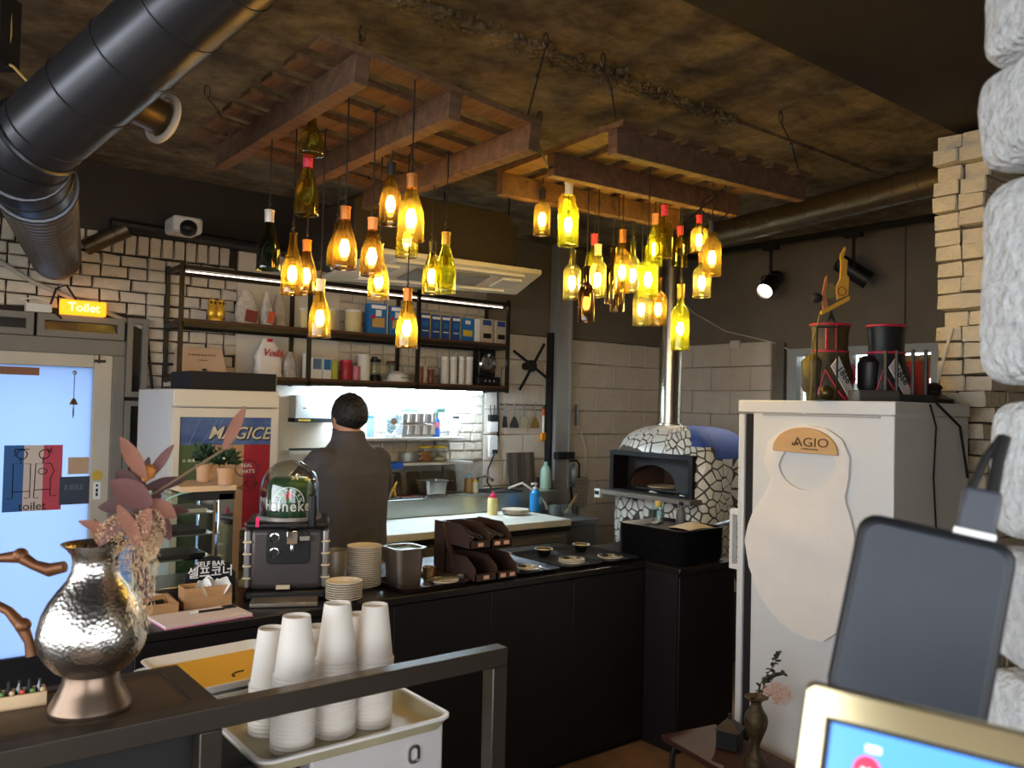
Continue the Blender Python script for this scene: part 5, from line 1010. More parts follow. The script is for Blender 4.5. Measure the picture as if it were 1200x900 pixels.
# ---- cutlery rack with four bins
rk = thing('cutlery_rack', 'two-tier dark brown cutlery rack of four open bins', 'rack', (2.17, 2.965, KT)); brn = mat('rack_brown', (62, 44, 36), .45)
for s_ in (-1, 1): MB().hexa([(s_*.118-.005, .09, 0), (s_*.118+.005, .09, 0), (s_*.118+.005, .16, 0), (s_*.118-.005, .16, 0)], [(s_*.118-.005, .08, .235), (s_*.118+.005, .08, .235), (s_*.118+.005, .16, .235), (s_*.118-.005, .16, .235)]).build('side_post', brn, rk); MB().bar((s_*.12, -.02, .008), (s_*.12, .09, .225), .012, .02).build('slanted_brace', brn, rk)
MB().box(-.113, .145, 0, .113, .155, .23).build('back_panel', brn, rk)
lab_ = mat('bin_label', (226, 176, 150), .7)
for r__, (yo, zo) in enumerate(((-.145, .005), (-.10, .135))):
    for s_ in (-1, 1):
        cxb = s_*.057; w_ = .055; b_ = MB(); D_ = .25; hb = .10; y0 = yo
        b_.box(cxb-w_, y0, zo, cxb+w_, y0+D_-.02, zo+.006)
        for e in (-1, 1): b_.prism([(0, 0), (D_-.02, 0), (D_-.02, hb), (.07, hb), (.012, .06), (0, .035)], .004, (cxb+e*w_-(.004 if e > 0 else 0), y0, zo), (0, 1, 0), (0, 0, 1), (1, 0, 0))
        b_.box(cxb-w_, y0, zo, cxb+w_, y0+.005, zo+.036).box(cxb-w_, y0+D_-.025, zo, cxb+w_, y0+D_-.02, zo+hb)
        bo = b_.build('bin', brn, rk)
        for q in ((0,) if s_ < 0 else (-.45, .45)): MB().box(cxb+w_*q-.014, y0-.0015, zo+.012, cxb+w_*q+.014, y0, zo+.028).build('bin_label', lab_, bo)
        if r__ == 1:
            qq = random.Random(s_+5)
            for i in range(7):
                xx = cxb+qq.uniform(-.04, .04); MB().tube([(xx, y0+.03, zo+.03+qq.uniform(0, .02)), (xx+qq.uniform(-.01, .01), y0+.18, zo+.06+qq.uniform(0, .02))], [.006, .003], 6).build('cutlery', STEEL, bo)
# ---- three place trays with bowls and plates
for i, (xx, lab) in enumerate(((2.435, 'beside the cutlery rack'), (2.70, 'in the middle'), (2.955, 'next to the stacked trays'))):
    tray('black place tray '+lab, (xx, 3.05, KT), .25, .44, blkt, 0, .018, 'place trays')
    b_ = thing('small_bowl', 'small dark bowl with yellow side dish on the black tray '+lab, 'bowl', (xx+.03, 3.17, KT+.0045)); MB().lathe([(.025, 0), (.045, .035), (.043, .035), (.024, .005)], 22, cap=False).lathe([(.0001, .004), (.0245, .004)], 22, cap=False).build('bowl_body', BLACK, b_); MB().lathe([(.0001, .032), (.03, .03), (.0405, .026)], 18, cap=False).build('food', mat('yellow_pickle', (214, 176, 70), .5, var=.3, scale=60), b_); MB().tube([(.044*math.cos(2*PI*j/22), .044*math.sin(2*PI*j/22), .035) for j in range(22)], .0022, 5, closed=True).build('rim', mat('rim_white', (226, 216, 190), .4), b_)
    p_ = plate_mesh(.062, .016).build('tray_plate', rim_m); tag(p_, 'cream plate with spoons on the black tray '+lab, 'plate'); p_.location = (xx-.015, 2.915, KT+.0045)
    if i == 1:
        for z_ in (1, 2): p2 = p_.copy(); COL.objects.link(p2); p2.location.z += .006*z_; p2['label'] = 'cream plate stacked on the middle black tray'; p2['group'] = 'plates on the middle tray'
    zp = KT+.022+(.012 if i == 1 else 0)
    s1 = thing('serving_spoon', 'steel serving spoon lying on the plate '+lab, 'spoon', (xx+.0, 2.915, zp)); MB().tube([(-.05, .04, .002), (.0, .0, .004)], .0035, 6).sph((.02, -.014, .003), (.022, .016, .005), 10, 6).build('spoon_body', STEEL, s1)
    s2 = thing('dark_ladle', 'dark plastic ladle on the plate '+lab, 'ladle', (xx-.04, 2.93, zp+.006)); MB().sph((0, 0, .0), (.018, .028, .006), 10, 6).tube([(0, .02, .002), (.01, .06, .006)], .004, 6).build('ladle_body', BMAT, s2)
    s3 = thing('steel_fork', 'steel fork beside the plate '+lab, 'fork', (xx+.075, 2.93, KT+.0045)); MB().tube([(-.01, -.06, .003), (.0, .03, .003)], .003, 6).box(-.009, .03, .001, .009, .06, .005).build('fork_body', STEEL, s3)
# ---- stack of black trays on the end cabinet
zz = KT; src = None; NT = 15
for k in range(NT):
    if src is None: src = tray('black serving tray in the tall stack on the end cabinet', (3.28, 2.82, zz), .36, .42, blkt, R(2), .02, 'stacked black trays')
    else: dup(src, (3.28, 2.82, zz))
    zz += .0105
src['label'] = 'lowest black serving tray of the tall stack on the end cabinet'; [o for o in COL.objects if o.name.startswith('serving_tray') and abs(o.location.z-(zz-.0105)) < 1e-4 and abs(o.location.x-3.28) < 1e-4][0]['label'] = 'topmost black serving tray, under the crumpled cloth on the end cabinet'
zt_ = zz+.012
o = thing('napkin_cloth', 'crumpled pale cloth on the stacked trays', 'cloth', (3.33, 2.73, zt_-.0185)); q = random.Random(9); vs_ = []; n = 11
for i in range(n):
    for j in range(n):
        x, y = (i/(n-1)-.5)*.2, (j/(n-1)-.5)*.14; e = max(0, 1-(abs(x)/.11)**2)*max(0, 1-(abs(y)/.08)**2); vs_.append((x, y, .006+e*.02+q.uniform(0, .012)*e))
fs_ = [(i*n+j, (i+1)*n+j, (i+1)*n+j+1, i*n+j+1) for i in range(n-1) for j in range(n-1)]
nn = len(vs_); vs_ += [(x, y, 0) for x, y, z in vs_]; fs_ += [tuple(nn+i for i in f[::-1]) for f in fs_]; MB().add(vs_, fs_).build('fabric', mat('pale_cloth', (206, 190, 164), .9), o, sub=1)
o = thing('pepper_mill', 'small grey bottle with black cap standing on the stacked trays', 'bottle', (3.40, 2.86, zt_-.0185)); MB().lathe([(.024, 0), (.026, .01), (.026, .05), (.022, .07), (.011, .085), (.011, .1), (.0001, .102)], 18).build('bottle', mat('mill_grey', (92, 92, 96), .4), o); MB().lathe([(.013, .1), (.013, .115), (.005, .12)], 12).build('cap', BMAT, o)
o = thing('plastic_tumbler', 'stack of clear plastic tumblers with yellow jar on the stacked trays', 'cup', (3.33, 2.955, zt_-.0185)); 
for i in range(4): MB().lathe([(.026, .002+i*.012), (.032, .07+i*.012)], 18, cap=False).build('tumbler', CLEAR, o)
MB().lathe([(.034, 0), (.034, .002)], 18).build('holder', CLEAR, o); MB().lathe([(.016, .085), (.018, .115)], 14).build('yellow_jar', mat('yellow_jar', (226, 196, 110), .4), o)
# ================================================================== PIZZA OVEN
ov = thing('pizza_oven', 'domed pizza oven clad in broken white tiles with a blue cap and steel chimney', 'oven', (4.49, 3.765, 0))
OA, OB, OC = .29, .435, V((4.49, 3.765)); ZW, HD = 1.22, .285; ZB0 = .52
NTH = 400; tab = [(0, 0)]
def fpt(th, k=1):
    e = .36; c_, s_ = math.cos(th), math.sin(th); return V((OC.x+OA*k*math.copysign(abs(c_)**e, c_), OC.y+OB*k*math.copysign(abs(s_)**e, s_)))
pp_ = [fpt(2*PI*i/NTH) for i in range(NTH+1)]; cum = [0]
for i in range(NTH): cum.append(cum[-1]+(pp_[i+1]-pp_[i]).length)
PER = cum[-1]
def th_of(u):
    u %= PER; lo, hi = 0, NTH
    while hi-lo > 1:
        m_ = (lo+hi)//2
        if cum[m_] <= u: lo = m_
        else: hi = m_
    return 2*PI*(lo+(u-cum[lo])/max(1e-9, cum[hi]-cum[lo]))/NTH
VD = .42
def S(u, v):
    th = th_of(u); z = v
    if v <= ZW: p = fpt(th); return V((p.x, p.y, z))
    f_ = min(1, (v-ZW)/VD)*PI/2; k = math.cos(f_)**.5 if f_ < PI/2-.001 else 0; p = fpt(th, max(.001, k)); return V((p.x, p.y, ZW+HD*math.sin(f_)))
def nrm(u, v):
    a = S(u+.004, v)-S(u-.004, v); b = S(u, v+.004)-S(u, v-.004); n_ = a.cross(b); 
    if n_.length < 1e-9: return V((0, 0, 1))
    n_.normalize(); return n_ if n_.dot(S(u, v)-V((OC.x, OC.y, .9))) > 0 else -n_
xf = OC.x-OA
mo = [PX(719, 531, xf), PX(811, 583, xf)]; my1, mz1, my0, mz0 = mo[0].y, PX(765, 534, xf).z, mo[1].y, PX(765, 577, xf).z
lo_ = [PX(729, 607, xf), PX(800, 640, xf)]; ly1, lz1, ly0 = lo_[0].y, PX(760, 612, xf).z, lo_[1].y
def in_open(p, m_=0):
    if p.x > OC.x-OA+.08: return False
    return (my0+m_ < p.y < my1-m_ and mz0+m_ < p.z < mz1-m_) or (ly0+m_ < p.y < ly1-m_ and p.z < lz1-m_)
nu = 130; vv = [.0+ .03*i for i in range(int(ZW/.03)+1)]+[ZW+VD*i/14 for i in range(1, 15)]
vs_ = []; fs_ = []
for v in vv:
    for i in range(nu): vs_.append(S(PER*i/nu, v))
for j in range(len(vv)-1):
    for i in range(nu):
        ids = (j*nu+i, j*nu+(i+1) % nu, (j+1)*nu+(i+1) % nu, (j+1)*nu+i); c_ = sum((V(vs_[q]) for q in ids), V())/4
        if not in_open(c_): fs_.append(ids)
MB().add(vs_, fs_).build('shell', mat('oven_grout', (84, 78, 70), .9), ov, world=True, fix=False)
tile_w = mat('broken_tile_white', (226, 222, 212), .25, var=.05, scale=20); tile_b = mat('blue_tile', (66, 92, 166), .8, var=.2, scale=10)
qv = random.Random(21); seeds = []
u_a, u_b = cum[int(NTH*.385)], cum[int(NTH*.83)]
tries = 0
while len(seeds) < 430 and tries < 9000:
    tries += 1; s_ = (qv.uniform(u_a-.05, u_b+.05), qv.uniform(ZB0, ZW+VD*.86))
    if all((s_[0]-t[0])**2+(s_[1]-t[1])**2 > .030**2 for t in seeds): seeds.append(s_)
ntile = 0
for s_ in seeds:
    poly = [(s_[0]-.09, s_[1]-.09), (s_[0]+.09, s_[1]-.09), (s_[0]+.09, s_[1]+.09), (s_[0]-.09, s_[1]+.09)]
    for t in seeds:
        dx, dy = t[0]-s_[0], t[1]-s_[1]; d2 = dx*dx+dy*dy
        if d2 < 1e-12 or d2 > .07: continue
        L_ = math.sqrt(d2); c_ = (dx*(s_[0]+t[0])/2+dy*(s_[1]+t[1])/2)/L_-.0042; nx, ny = dx/L_, dy/L_; out = []
        for i in range(len(poly)):
            p, q = poly[i], poly[(i+1) % len(poly)]; dp, dq = nx*p[0]+ny*p[1]-c_, nx*q[0]+ny*q[1]-c_
            if dp <= 0: out.append(p)
            if dp*dq < 0: f_ = dp/(dp-dq); out.append((p[0]+(q[0]-p[0])*f_, p[1]+(q[1]-p[1])*f_))
        poly = out
        if len(poly) < 3: break
    if len(poly) < 3: continue
    poly = [(p[0]+(s_[0]-p[0])*qv.uniform(0, .14), p[1]+(s_[1]-p[1])*qv.uniform(0, .14)) for p in poly]
    c3 = S(*s_)
    if c3.z < ZB0-.02 or in_open(c3) or any(in_open(S(*p), .012) for p in poly) : continue
    fr_ = (s_[0] % PER)/PER; fr_ = th_of(s_[0])/(2*PI); blue = fr_ > .575 and s_[1] > ZW+VD*(.46 if fr_ < .70 else .26)
    if blue: continue
    cc = (sum(p[0] for p in poly)/len(poly), sum(p[1] for p in poly)/len(poly)); n_ = len(poly); top = [S(*p)+nrm(*p)*.006 for p in poly]; bot = [S(*p) for p in poly]; ce = S(*cc)+nrm(*cc)*.0062
    m_ = MB().add(top+bot+[ce], [(i, (i+1) % n_, 2*n_) for i in range(n_)]+[(i, n_+i, n_+(i+1) % n_, (i+1) % n_) for i in range(n_)])
    m_.v = [tuple(V(p)-c3) for p in m_.v]; o = m_.build('tile', tile_w, ov, c3-ov.location, smooth=False); ntile += 1
# blue cap panels over the far half of the dome
for (ua, ub) in ((.57, .698), (.70, .765), (.767, .98)):
    a_, b_ = cum[int(NTH*ua)], cum[int(NTH*ub)]; g_ = MB(); n1, n2 = 14, 8; vs_ = []; fs_ = []
    for i in range(n1+1):
        for j in range(n2+1):
            u_, v_ = a_+(b_-a_)*i/n1, ZW+VD*(.20 if ua > .65 else .38)+(VD*(.985)-VD*(.20 if ua > .65 else .38))*j/n2; vs_.append(S(u_, v_)+nrm(u_, v_)*.007)
    for i in range(n1):
        for j in range(n2): k_ = i*(n2+1)+j; fs_.append((k_, k_+n2+1, k_+n2+2, k_+1))
    g_.add(vs_, fs_).build('blue_panel', tile_b, ov, world=True, fix=True)
# steel mouth, arch and hearth
ovb = mat('oven_black_steel', (34, 32, 32), .5, .5)
MB().ring([(my0-.015, mz0-.01), (my1+.015, mz0-.01), (my1+.015, mz1+.02), (my0-.015, mz1+.02)], [(my0+.02, mz0), (my1-.02, mz0), (my1-.02, mz1-.012), (my0+.02, mz1-.012)], .16, (xf-.02, 0, 0), (0, 1, 0), (0, 0, 1), (1, 0, 0)).build('mouth_frame', ovb, ov, world=True)
yc, rw, rh = PX(764, 560, xf+.13).y, (my1-my0)*.31, (mz1-mz0)*.66; n = 16
inn = [(yc+rw*math.cos(PI*i/n), mz0+.01+rh*math.sin(PI*i/n)) for i in range(n+1)]; outr = []
for (y, z) in inn:
    a_ = math.atan2((z-mz0-.01)/rh, (y-yc)/rw); cy_ = (my1-my0)/2*math.cos(a_)*1.6; outr.append((min(my1-.01, max(my0+.01, yc+cy_)), min(mz1-.005, mz0+.01+(mz1-mz0)*1.6*math.sin(a_))))
outr[0] = (my1-.01, mz0+.0); outr[-1] = (my0+.01, mz0+.0)
MB().ring(outr, inn, .02, (xf+.13, 0, 0), (0, 1, 0), (0, 0, 1), (1, 0, 0)).build('arch_plate', mat('arch_steel', (58, 56, 56), .5, .4), ov, world=True)
MB().box(xf+.15, my0+.02, mz0-.03, xf+.48, my1-.02, mz0+.008).box(xf+.48, my0, mz0, xf+.5, my1, mz1+.1).box(xf+.15, my0+.03, mz0, xf+.5, my0+.05, mz1).box(xf+.15, my1-.05, mz0, xf+.5, my1-.03, mz1).box(xf+.15, my0+.03, mz1+.02, xf+.5, my1-.03, mz1+.04).build('baking_chamber', mat('firebrick', (96, 66, 52), .9, var=.3), ov, world=True)
MB().box(xf-.09, my0-.06, mz0-.045, xf+.16, my1+.03, mz0-.012).build('hearth_slab', mat('hearth_stone', (128, 120, 112), .6, var=.2), ov, world=True, bevel=.004)
MB().ring([(ly0, .1), (ly1, .1), (ly1, lz1), (ly0, lz1)], [(ly0+.01, .11), (ly1-.01, .11), (ly1-.01, lz1-.01), (ly0+.01, lz1-.01)], .3, (xf, 0, 0), (0, 1, 0), (0, 0, 1), (1, 0, 0)).box(xf+.29, ly0, .1, xf+.3, ly1, lz1).build('wood_store', mat('oven_grout'), ov, world=True)
MB().box(xf-.1, my1+.03, mz0-.07, xf-.07, my1+.08, mz0-.01).build('thermometer', WP, ov, world=True); MB().box(xf-.104, my1+.036, mz0-.05, xf-.1, my1+.074, mz0-.025).build('readout', BMAT, ov, world=True)
o = thing('baked_pizza', 'pale round pizza base inside the oven mouth', 'pizza', (xf+.27, PX(776, 567, xf+.27).y, mz0+.0085)); MB().lathe([(.0001, .004), (.08, .004), (.1, .012), (.105, .008), (.1, 0), (.0001, 0)], 24, cap=False).build('crust', mat('pizza_dough', (214, 190, 150), .8, var=.3, scale=30), o)
ch = PX(785, 480, OC.x+.02)+V((0, .02, 0)); cz = ZW+HD-.035
MB().cyl(OC.x+.02, ch.y-.02, cz, ZC, .082, 26).build('chimney', mat('chimney_steel', (186, 176, 160), .25, .95, var=.1), ov, world=True)
MB().lathe([(.10, cz), (.10, cz+.05), (.085, cz+.055)], 26, (OC.x+.02, ch.y-.02, 0)).build('chimney_collar', mat('chimney_steel'), ov, world=True)
tag(MB().tube([PX(800, 628, 4.15), PX(880, 604, 4.02)], .016, 8).build('peel_handle', mat('peel_alu', (178, 178, 176), .3, .6)), 'pale metal peel handle propped in front of the pizza oven', 'peel')
print('TILES', ntile, 'BRICKS', nb[0])
# ================================================================== PERSON
pc = PY(407, 640, 3.74); pe = thing('person', 'person in dark grey jacket and khaki trousers, back turned, at the prep table', 'person', (pc.x, 3.74, 0), R(8))
skin = mat('skin', (196, 148, 118), .6); jk = mat('jacket_grey', (80, 76, 78), .85, var=.12, scale=10, bump=.3, bscale=14); kh = mat('khaki', (176, 150, 112), .85, var=.1)
def loft(mb, rings, n=24):
    vs_ = []; fs_ = []
    for (x, y, z, rx, ry) in rings:
        for i in range(n): a_ = 2*PI*i/n; vs_.append((x+rx*math.copysign(abs(math.cos(a_))**.85, math.cos(a_)), y+ry*math.copysign(abs(math.sin(a_))**.85, math.sin(a_)), z))
    for k in range(len(rings)-1):
        for i in range(n): fs_.append((k*n+i, k*n+(i+1) % n, (k+1)*n+(i+1) % n, (k+1)*n+i))
    fs_ += [tuple(range(n-1, -1, -1)), tuple((len(rings)-1)*n+i for i in range(n))]; mb.add(vs_, fs_)
def rem(o, vx, it=3):
    r_ = o.modifiers.new('remesh', 'REMESH'); r_.mode = 'VOXEL'; r_.voxel_size = vx; r_.use_smooth_shade = True
    s_ = o.modifiers.new('smooth', 'SMOOTH'); s_.factor = .5; s_.iterations = it
    return o
LA = [(-.17, 0, 1.355), (-.235, .05, 1.22), (-.275, .10, 1.09), (-.20, .22, 1.03), (-.12, .34, 1.0)]; RA = [(.17, 0, 1.355), (.225, .05, 1.22), (.25, .11, 1.09), (.19, .23, 1.03), (.11, .35, 1.0)]
bo = MB(); loft(bo, [(0, 0, .84, .15, .1), (0, 0, 1.0, .15, .1), (0, 0, 1.25, .16, .09), (0, 0, 1.36, .13, .08), (0, .005, 1.40, .06, .06), (0, .015, 1.47, .055, .058), (0, .02, 1.50, .056, .065)])
bo.sph((0, .03, 1.545), (.073, .09, .112), 20, 16).sph((0, .07, 1.50), (.05, .055, .06), 14, 10)
bo.tube([(0, .118, 1.555), (0, .135, 1.525), (0, .118, 1.515)], [.008, .015, .01], 8)
for s_ in (-1, 1): bo.sph((s_*.075, .02, 1.54), (.012, .022, .034), 10, 8).sph((s_*.03, .105, 1.555), (.014, .01, .009), 8, 6)
bo.sph((0, .117, 1.492), (.024, .01, .008), 10, 6)
for A in (LA, RA):
    bo.tube(A, [.045, .042, .038, .033, .026], 12); w_ = V(A[-1]); d = (w_-V(A[-2])).normalized(); sd = V((-d.y, d.x, 0)).normalized(); sg = 1 if A is LA else -1
    bo.sph(w_+d*.045, (.038, .042, .018), 12, 8)
    for j, (o_, L_) in enumerate(((-.03, .055), (-.01, .066), (.01, .07), (.03, .062))):
        p0 = w_+d*.075+sd*o_; bo.tube([p0, p0+d*L_*.5-V((0, 0, .008)), p0+d*L_*.8-V((0, 0, .03)), p0+d*L_*.85-V((0, 0, .05))], [.0095, .009, .0085, .007], 8)
    p0 = w_+d*.03-sd*sg*.035; bo.tube([p0, p0+d*.03-sd*sg*.02-V((0, 0, .01)), p0+d*.06-sd*sg*.015-V((0, 0, .025))], [.011, .010, .008], 8)
for s_ in (-1, 1): bo.tube([(s_*.085, 0, .86), (s_*.095, .01, .46), (s_*.10, -.01, .08)], [.08, .05, .036], 12).tube([(s_*.10, -.03, .04), (s_*.105, .1, .03)], [.035, .03], 10)
rem(bo.build('body', skin, pe), .009, 2)
jm = MB(); loft(jm, [(0, .0, .845, .205, .155), (0, .0, .90, .208, .15), (0, -.005, 1.0, .2, .14), (0, -.01, 1.15, .2, .138), (0, -.01, 1.27, .208, .128), (0, 0, 1.345, .185, .105), (0, .005, 1.39, .13, .09), (0, .012, 1.43, .085, .08), (0, .018, 1.478, .074, .078)])
for s_ in (-1, 1): jm.sph((s_*.155, 0, 1.325), (.085, .085, .075), 14, 10)
for k_, (z_, y_) in enumerate(((1.2, -.125), (1.1, -.128), (1.0, -.13), (.93, -.135), (1.27, -.12))): jm.tube([(-.15+.02*k_, y_+.02, z_+.01), (-.05, y_-.006, z_-.008*(k_ % 2)), (.06, y_-.006, z_+.01), (.15-.02*k_, y_+.02, z_-.01)], [.008, .014, .014, .008], 8)
for A in (LA, RA): jm.tube([(A[0][0]*.85, 0, 1.33)]+A[1:4]+[V(A[3]).lerp(V(A[4]), .75)], [.085, .074, .064, .055, .046], 14)
rem(jm.build('jacket', jk, pe), .010, 4)
MB().tube([(.07*math.cos(2*PI*k/24), .018+.072*math.sin(2*PI*k/24), 1.472+.012*math.sin(2*PI*k/24)) for k in range(24)], .010, 8, closed=True).build('collar', jk, pe)
MB().tube([(.205*math.cos(2*PI*k/32), .152*math.sin(2*PI*k/32), .848) for k in range(32)], .008, 6, closed=True).build('jacket_hem', jk, pe)
tm = MB(); loft(tm, [(0, 0, .74, .19, .14), (0, 0, .84, .187, .138), (0, 0, .9, .17, .12)])
for s_ in (-1, 1): tm.tube([(s_*.092, 0, .8), (s_*.098, .01, .46), (s_*.10, -.005, .09)], [.098, .075, .062], 16)
rem(tm.build('trousers', kh, pe), .012, 3)
for s_ in (-1, 1): MB().box(s_*.103-.045, -.08, 0, s_*.103+.045, .17, .085).build('shoe', BMAT, pe, bevel=.03, seg=4)
hm = MB(); vs_ = []; fs_ = []; n, k_ = 28, 14
for j in range(k_+1):
    ph = PI*j/k_
    for i in range(n):
        th = 2*PI*i/n; x, y, z = math.sin(ph)*math.cos(th), math.sin(ph)*math.sin(th), math.cos(ph)
        front = y > .45 and z < .45; low = z < -.55
        f_ = 1.0 if not (front or low) else .8
        zz_ = max(z, -.78 if y < .1 else -.5); vs_.append((.088*x*f_, .012+.105*y*f_, 1.562+.105*zz_+.002*math.sin(i*7+j*3)))
for j in range(k_):
    for i in range(n): fs_.append((j*n+i, j*n+(i+1) % n, (j+1)*n+(i+1) % n, (j+1)*n+i))
hm.add(vs_, fs_).build('hair', mat('hair_black', (18, 14, 13), .5, bump=.6, bscale=60), pe, ang=70)
# ================================================================== DOOR GRAPHICS AND SIGN
DYP = YB-.0135
a, b = PY(5, 522, DYP), PY(71, 597, DYP); o = thing('toilet_poster', 'blue white and red striped toilet poster with line drawings on the door glass', 'poster', ((a.x+b.x)/2, DYP, b.z)); w_ = b.x-a.x; h = a.z-b.z
for i, c_ in enumerate(((44, 92, 150), (206, 186, 172), (190, 70, 84))): MB().box(-w_/2+w_*i/3, -.002, 0, -w_/2+w_*(i+1)/3, 0, h).build('stripe', mat('flag%d' % i, c_, .6), o)
ink = mat('ink_black', (20, 18, 20), .7); ln = MB(); yk = -.0034
def pl_(pts): ln.tube([(-w_/2+w_*x, yk, h*z) for x, z in pts], .0022, 4)
for cx_ in (.3, .68): ln.tube([(-w_/2+w_*cx_+.024*math.cos(k*PI/10), yk, h*.86+.024*math.sin(k*PI/10)) for k in range(20)], .0022, 4, closed=True)
pl_([(.18, .94), (.18, .84), (.2, .84)]); pl_([(.18, .94), (.42, .94)]); pl_([(.06, .2), (.16, .2), (.16, .72), (.45, .72), (.45, .2), (.36, .2)]); pl_([(.28, .72), (.28, .82)]); pl_([(.14, .3), (.45, .3)])
pl_([(.9, .22), (.8, .22), (.8, .5), (.86, .6), (.8, .72), (.54, .72), (.52, .2), (.6, .2)]); pl_([(.66, .72), (.66, .82)]); ln.tube([(-w_/2+w_*.66+.02*math.cos(k*PI/8), yk, h*.6+.016*math.sin(k*PI/8)) for k in range(16)], .002, 4, closed=True); pl_([(.52, .32), (.8, .32)]); pl_([(.72, .95), (.82, .88)]); pl_([(.74, .88), (.82, .96)])
ln.build('line_drawing', ink, o); text('lettering', 'toilet', .06, ink, o, (0.0, -.003, h*.07), (1, 0, 0), (0, 0, 1), ext=.0006)
for nm, lab, cat, x0, y0, x1, y1, c_ in (('door_notice', 'small tan notice stuck on the door glass beside the poster', 'notice', 80, 536, 104, 555, (196, 160, 128)), ('door_plate_sign', 'dark grey plate with faint lettering under the tan notice', 'sign', 70, 559, 104, 590, (58, 66, 80)), ('paper_strip', 'brown paper strip taped at the top of the door glass', 'paper', 0, 429, 46, 440, (140, 92, 64))):
    a, b = PY(x0, y0, DYP), PY(x1, y1, DYP); o = thing(nm, lab, cat, ((a.x+b.x)/2, DYP, b.z)); w_ = (b.x-a.x)/2; h = a.z-b.z; MB().box(-w_, -.003, 0, w_, 0, h).build('sheet', mat(nm, c_, .6, var=.15, scale=20), o)
    if nm == 'door_plate_sign': smallprint(.1, .03, mat('faint_grey', (84, 92, 104), .6), o, (-.0, -.0035, h*.62), (1, 0, 0), (0, 0, 1), 4)
c = PY(87, 437, DYP); k = mpp(c); o = thing('door_bell', 'little gold bell hanging on a string over the door glass', 'bell', (c.x, DYP-.012, c.z-52*k)); MB().tube([(0, .008, 52*k), (0, 0, 48*k), (0, 0, 3*k)], .0022, 5).build('string', DSTEEL, o); MB().lathe([(5*k, 15*k), (2.2*k, 21*k), (.0001, 23*k)], 14, cap=True).build('bell_body', mat('bell_gold', (150, 120, 60), .3, .8), o); MB().sph((0, 0, 52*k), (.012, .008, .012), 8, 6).build('hook', STEEL, o); MB().sph((0, 0, 6*k), (.004, .004, 7*k), 8, 6).build('clapper', DSTEEL, o)
o = thing('door_sticker', 'narrow pale sticker with a yellow round mark on the door stile', 'sticker', PY(113, 585, YB-.0305)); k = mpp(o.location); MB().box(-4*k, -.001, 0, 4*k, 0, 20*k).build('sheet', WP, o); MB().lathe([(.0001, .0015), (6*k, .0015), (6*k, 0)], 16, cap=False).build('mark', mat('sticker_yellow', (206, 168, 60), .6), o, (0, 0, 28*k), (PI/2, 0, 0)); smallprint(15*k, 2.4*k, BMAT, o, (0, -.0012, 10*k), (0, 0, -1), (1, 0, 0), 3)
a, b = PY(71, 361, 4.9), PY(124, 377, 4.9); o = thing('toilet_light_sign', 'glowing amber box sign reading toilet above the door', 'sign', ((a.x+b.x)/2, 4.918, 2.0505)); w_ = b.x-a.x; h = .078
MB().box(-w_/2, -.025, 0, w_/2, .025, h).build('light_box', mat('amber_sign', (240, 160, 30), .5, emit=.9, ecol=(255, 160, 24)), o, bevel=.006); text('lettering', 'Toilet', .064, mat('sign_white', (255, 236, 200), .5, emit=.6, ecol=(255, 230, 190)), o, (0, -.0262, h*.5), (1, 0, 0), (0, 0, 1), bold=.001, ext=.0008)
tag(MB().tube([PY(72, 373, 4.918), PY(58, 360, 4.915), PY(66, 338, 4.92), PY(78, 334, 4.92), PY(96, 362, 4.92)], .006, 6).build('sign_cable', cordm), 'black cable looping to the amber toilet sign', 'cable')
a = PY(45, 368, 4.92); o = thing('junction_box', 'small pale junction box with wires left of the amber sign', 'box', (a.x, 4.93, 2.0505)); MB().box(-.06, -.03, 0, .06, .03, .045).build('case', WMAT, o, bevel=.004); MB().tube([(-.05, 0, .045), (-.08, 0, .06), (-.02, -.01, .075), (.05, -.01, .06)], .005, 5).build('wires', WMAT, o)
tag(MB().tube([PY(172, 384, YB-.06), PY(176, 430, YB-.06), PY(183, 500, YB-.06), PY(178, 560, YB-.06), PY(180, 580, YB-.06)], .008, 6).build('hanging_cable', cordm), 'black cable hanging down the bricks beside the cooler', 'cable')
# ================================================================== FOREGROUND LEDGE, RAIL, JUG
RZ, RY = 1.07, 1.52; rust = mat('brown_steel', (72, 58, 44), .45, .5, var=.25, scale=6); rl = thing('metal_railing', 'dark square-tube steel railing crossing in front of the paper cups', 'railing', (.8, RY, 0))
MB().box(-.6, RY-.02, RZ-.042, 1.19, RY+.02, RZ-.001).build('top_rail', mat('rail_steel_dark', (78, 70, 62), .3, .7), rl, world=True, bevel=.002); MB().box(1.15, RY-.02, 0, 1.19, RY+.02, RZ-.0425).build('post', mat('rail_steel_dark'), rl, world=True, bevel=.002); MB().box(.50, RY-.02, 0, .54, RY+.02, RZ-.0425).build('post', mat('rail_steel_dark'), rl, world=True, bevel=.002)
ld = thing('ledge_cabinet', 'brown metal-edged ledge cabinet under the silver jug', 'cabinet', (.0, RY+.03, 0)); LX1 = .545
MB().box(-.6, RY+.025, .03, LX1-.01, RY+.26, RZ-.05).build('cabinet_body', BMAT, ld, world=True)
MB().ring([(-.6, RY+.021), (LX1, RY+.021), (LX1, RY+.27), (-.6, RY+.27)], [(-.57, RY+.05), (LX1-.04, RY+.05), (LX1-.04, RY+.24), (-.57, RY+.24)], .04, (0, 0, RZ-.042), (1, 0, 0), (0, 1, 0), (0, 0, 1)).build('edge_frame', rust, ld, world=True, bevel=.002); MB().box(-.57, RY+.05, RZ-.045, LX1-.04, RY+.24, RZ-.006).build('top_panel', mat('ledge_panel', (86, 68, 48), .5, .2, var=.25, scale=5), ld, world=True)
MB().box(LX1-.03, RY+.0215, RZ-.2, LX1-.008, RY+.025, RZ-.05).build('corner_strip', STEEL, ld, world=True)
